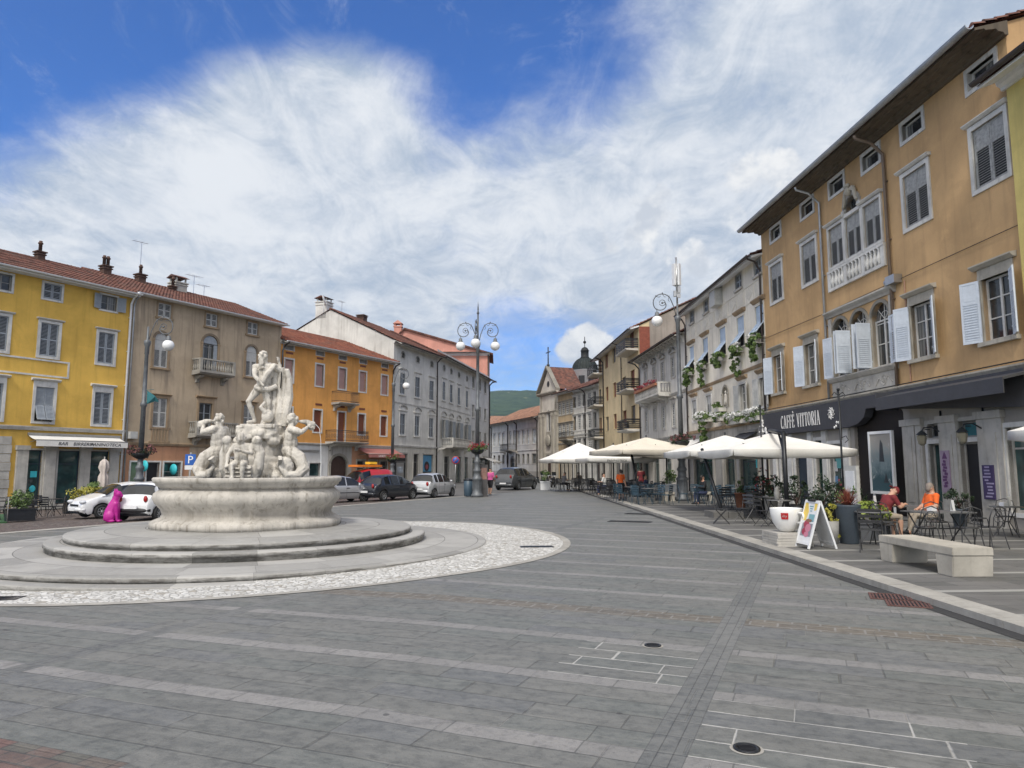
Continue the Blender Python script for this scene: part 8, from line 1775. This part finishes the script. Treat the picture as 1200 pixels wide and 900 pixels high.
# round teal shop signs on the taupe house
for px, py in ((166, 546), (200, 550)):
    x, z = GH.sz(px, py); mb = MB(); mb.T = Matrix.Translation((x, -.30, z)) @ Matrix.Rotation(PI / 2, 4, 'Y'); mb.lathe([(0, -.03), (.36, -.03), (.36, .03), (0, .03)], 20); mb.T = None; mb.tube([(x, 0, z), (x, -.3, z)], .02, 5); mb.build('shop_sign', 'cyan_sign', GH.root)
# ================================================================== people
person('person in pink top and black shorts walking away past the info pillar', WALK, 'cloth_pink', 'cloth_black', put(574.5, 46), R(-12), shoes='cloth_white', trouser=.55, k=1.12, scale=1.0)
person('person in orange shirt and black shorts standing left of the tall lamp', STAND, 'cloth_orange', 'cloth_black', V3(5.55, 36.6), R(195), trouser=.5, sleeve=.5, scale=.92)
person('seated man in dark red shirt and cap leaning over the café table', LEAN, 'cloth_red', 'cloth_tan', V3(9.12, 17.85), R(-84), cap='cloth_red', sleeve=.5, trouser=.55, k=1.12, belly=.03)
person('seated man in bright orange shirt and khaki trousers leaning back', SITBACK, 'cloth_orange', 'cloth_tan', V3(10.42, 17.95), R(94), hair='hair_grey', sleeve=.5, k=1.12, belly=.03)
person('person in white shirt seated under the lettered parasol', SIT, 'cloth_white', 'cloth_navy', V3(5.75, 44.4), R(60), sleeve=.5); person('person in dark clothes seated right behind the tall lamp', SIT, 'cloth_black', 'cloth_navy', V3(8.95, 33.4), R(100), sleeve=1); person('person in dark red dress standing by the grey palazzo awning', STAND, 'cloth_red', 'cloth_red', V3(7.75, 43.0), R(150)); person('person in grey seated beneath the farthest parasol', SIT, 'cloth_grey', 'cloth_black', V3(3.75, 52.2), R(-60)); person('person in navy seated left of the orange-shirted one', SIT, 'cloth_navy', 'cloth_grey', V3(6.95, 37.0), R(70)); person('person in pale shirt seated far back beneath the farthest parasol', SIT, 'cloth_tan', 'cloth_navy', V3(5.2, 55.3), R(20))
# low stone bench by the lamp
t = thing('lamp_bench', 'low pale stone bench wrapped round the foot of the tall lamp', 'bench', L4); mb = MB(); mb.bx(-1.0, -.45, -.3, .3, .34, .46); mb.bx(.45, 1.6, -.3, .3, .34, .46); mb.build('seat', 'trim_old', t)
for a in (-.9, -.55, .6, 1.4): mb = MB(); mb.bx(a - .1, a + .1, -.25, .25, 0, .34); mb.build('leg', 'trim_old', t)
# ================================================================== covers in the paving
def cover(label, p, r, name='drain_cover'):
    t = thing(name, label, 'drain cover', (p.x, p.y, p.z)); mb = MB(); mb.lathe([(0, .006), (r * .72, .006), (r * .72, .012), (r, .012), (r * 1.01, .004)], 24); mb.build('ring', 'dark_metal', t); mb = MB()
    for k in range(5): mb.box((0, (k - 2) * r * .26, .010), (r * 1.2, r * .08, .006))
    mb.build('grid', 'black', t); mb = MB(); mb.lathe([(r * 1.0, .004), (r * 1.25, .0035)], 24, cap=False); mb.build('mortar', 'kerb_stone', t)
cover('small round iron drain cover ringed with white mortar, in the front paving', ground(875, 878), .085); cover('small round iron drain cover farther off beside the paving channel', ground(765, 757), .085)
def grate(label, p, w, d, rz, m='dark_metal'):
    t = thing('drain_grate', label, 'drain grate', (p.x, p.y, gz(p.x)), rz); mb = MB(); f = .03
    mb.bx(-w / 2, w / 2, -d / 2, -d / 2 + f, .003, .014); mb.bx(-w / 2, w / 2, d / 2 - f, d / 2, .003, .014); mb.bx(-w / 2, -w / 2 + f, -d / 2 + f, d / 2 - f, .003, .014); mb.bx(w / 2 - f, w / 2, -d / 2 + f, d / 2 - f, .003, .014); mb.build('frame', m, t); mb = MB(); n = int(w / .05)
    mb.bx(-w / 2 + f, w / 2 - f, -d / 2 + f, d / 2 - f, .003, .006); mb.build('pit', 'black', t); mb = MB()
    for k in range(n): x = -w / 2 + f + (k + .5) * (w - 2 * f) / n; mb.bx(x - .012, x + .012, -d / 2 + f, d / 2 - f, .006, .012)
    mb.build('bars', m, t)
mat('rust', (.13, .065, .055), .7, .2, .3, 9)
grate('rusty square drain plate by the kerb, nearer half of the pair', ground(1064, 708), .52, .50, -GA, 'rust'); grate('rusty square drain plate by the kerb, farther half of the pair', ground(1043, 700), .52, .50, -GA, 'rust'); grate('long iron drain grate in the white cobble ring', ground(629, 641), .75, .30, .1); grate('iron drain grate at the left edge of the cobble ring', ground(4, 702), .5, .35, .1)
grate('flat iron grate in the middle of the square toward the cafés', ground(738, 611.5), 1.4, .5, -GA); grate('smaller flat iron grate near the far kerb', ground(751, 602.5), 1.2, .5, -GA)

# two slim iron sign poles standing before the café fascia
for px, Y, H_, l in ((987, 20.8, 3.95, 'slim black iron pole with curled top in front of the café sign flower'), (893.5, 24.2, 3.75, 'slim black iron pole with curled top left of the café sign')):
    r = ray(px, 547); x = r.x / r.y * Y; t = thing('iron_pole', l, 'pole', V3(x, Y), 0, 'iron poles before the café'); mb = MB(); mb.tube([(0, 0, 0), (0, 0, H_)], .03, 8); mb.lathe([(.12, 0), (.12, .03), (.05, .08)], 12); mb.build('post', 'dark_metal', t); mb = MB()
    mb.tube([(0, 0, H_ - .15), (.12, 0, H_ - .05), (.2, 0, H_ - .15), (.14, 0, H_ - .22)], .014, 5); mb.tube([(0, 0, H_ - .15), (-.12, 0, H_ - .05), (-.2, 0, H_ - .15)], .014, 5); mb.ball((0, 0, H_ + .03), .05, 8, 6); mb.tube([(0, 0, 2.55), (.16, 0, 2.62), (.22, 0, 2.5), (.12, 0, 2.42)], .014, 5); mb.build('scrolls', 'dark_metal', t)
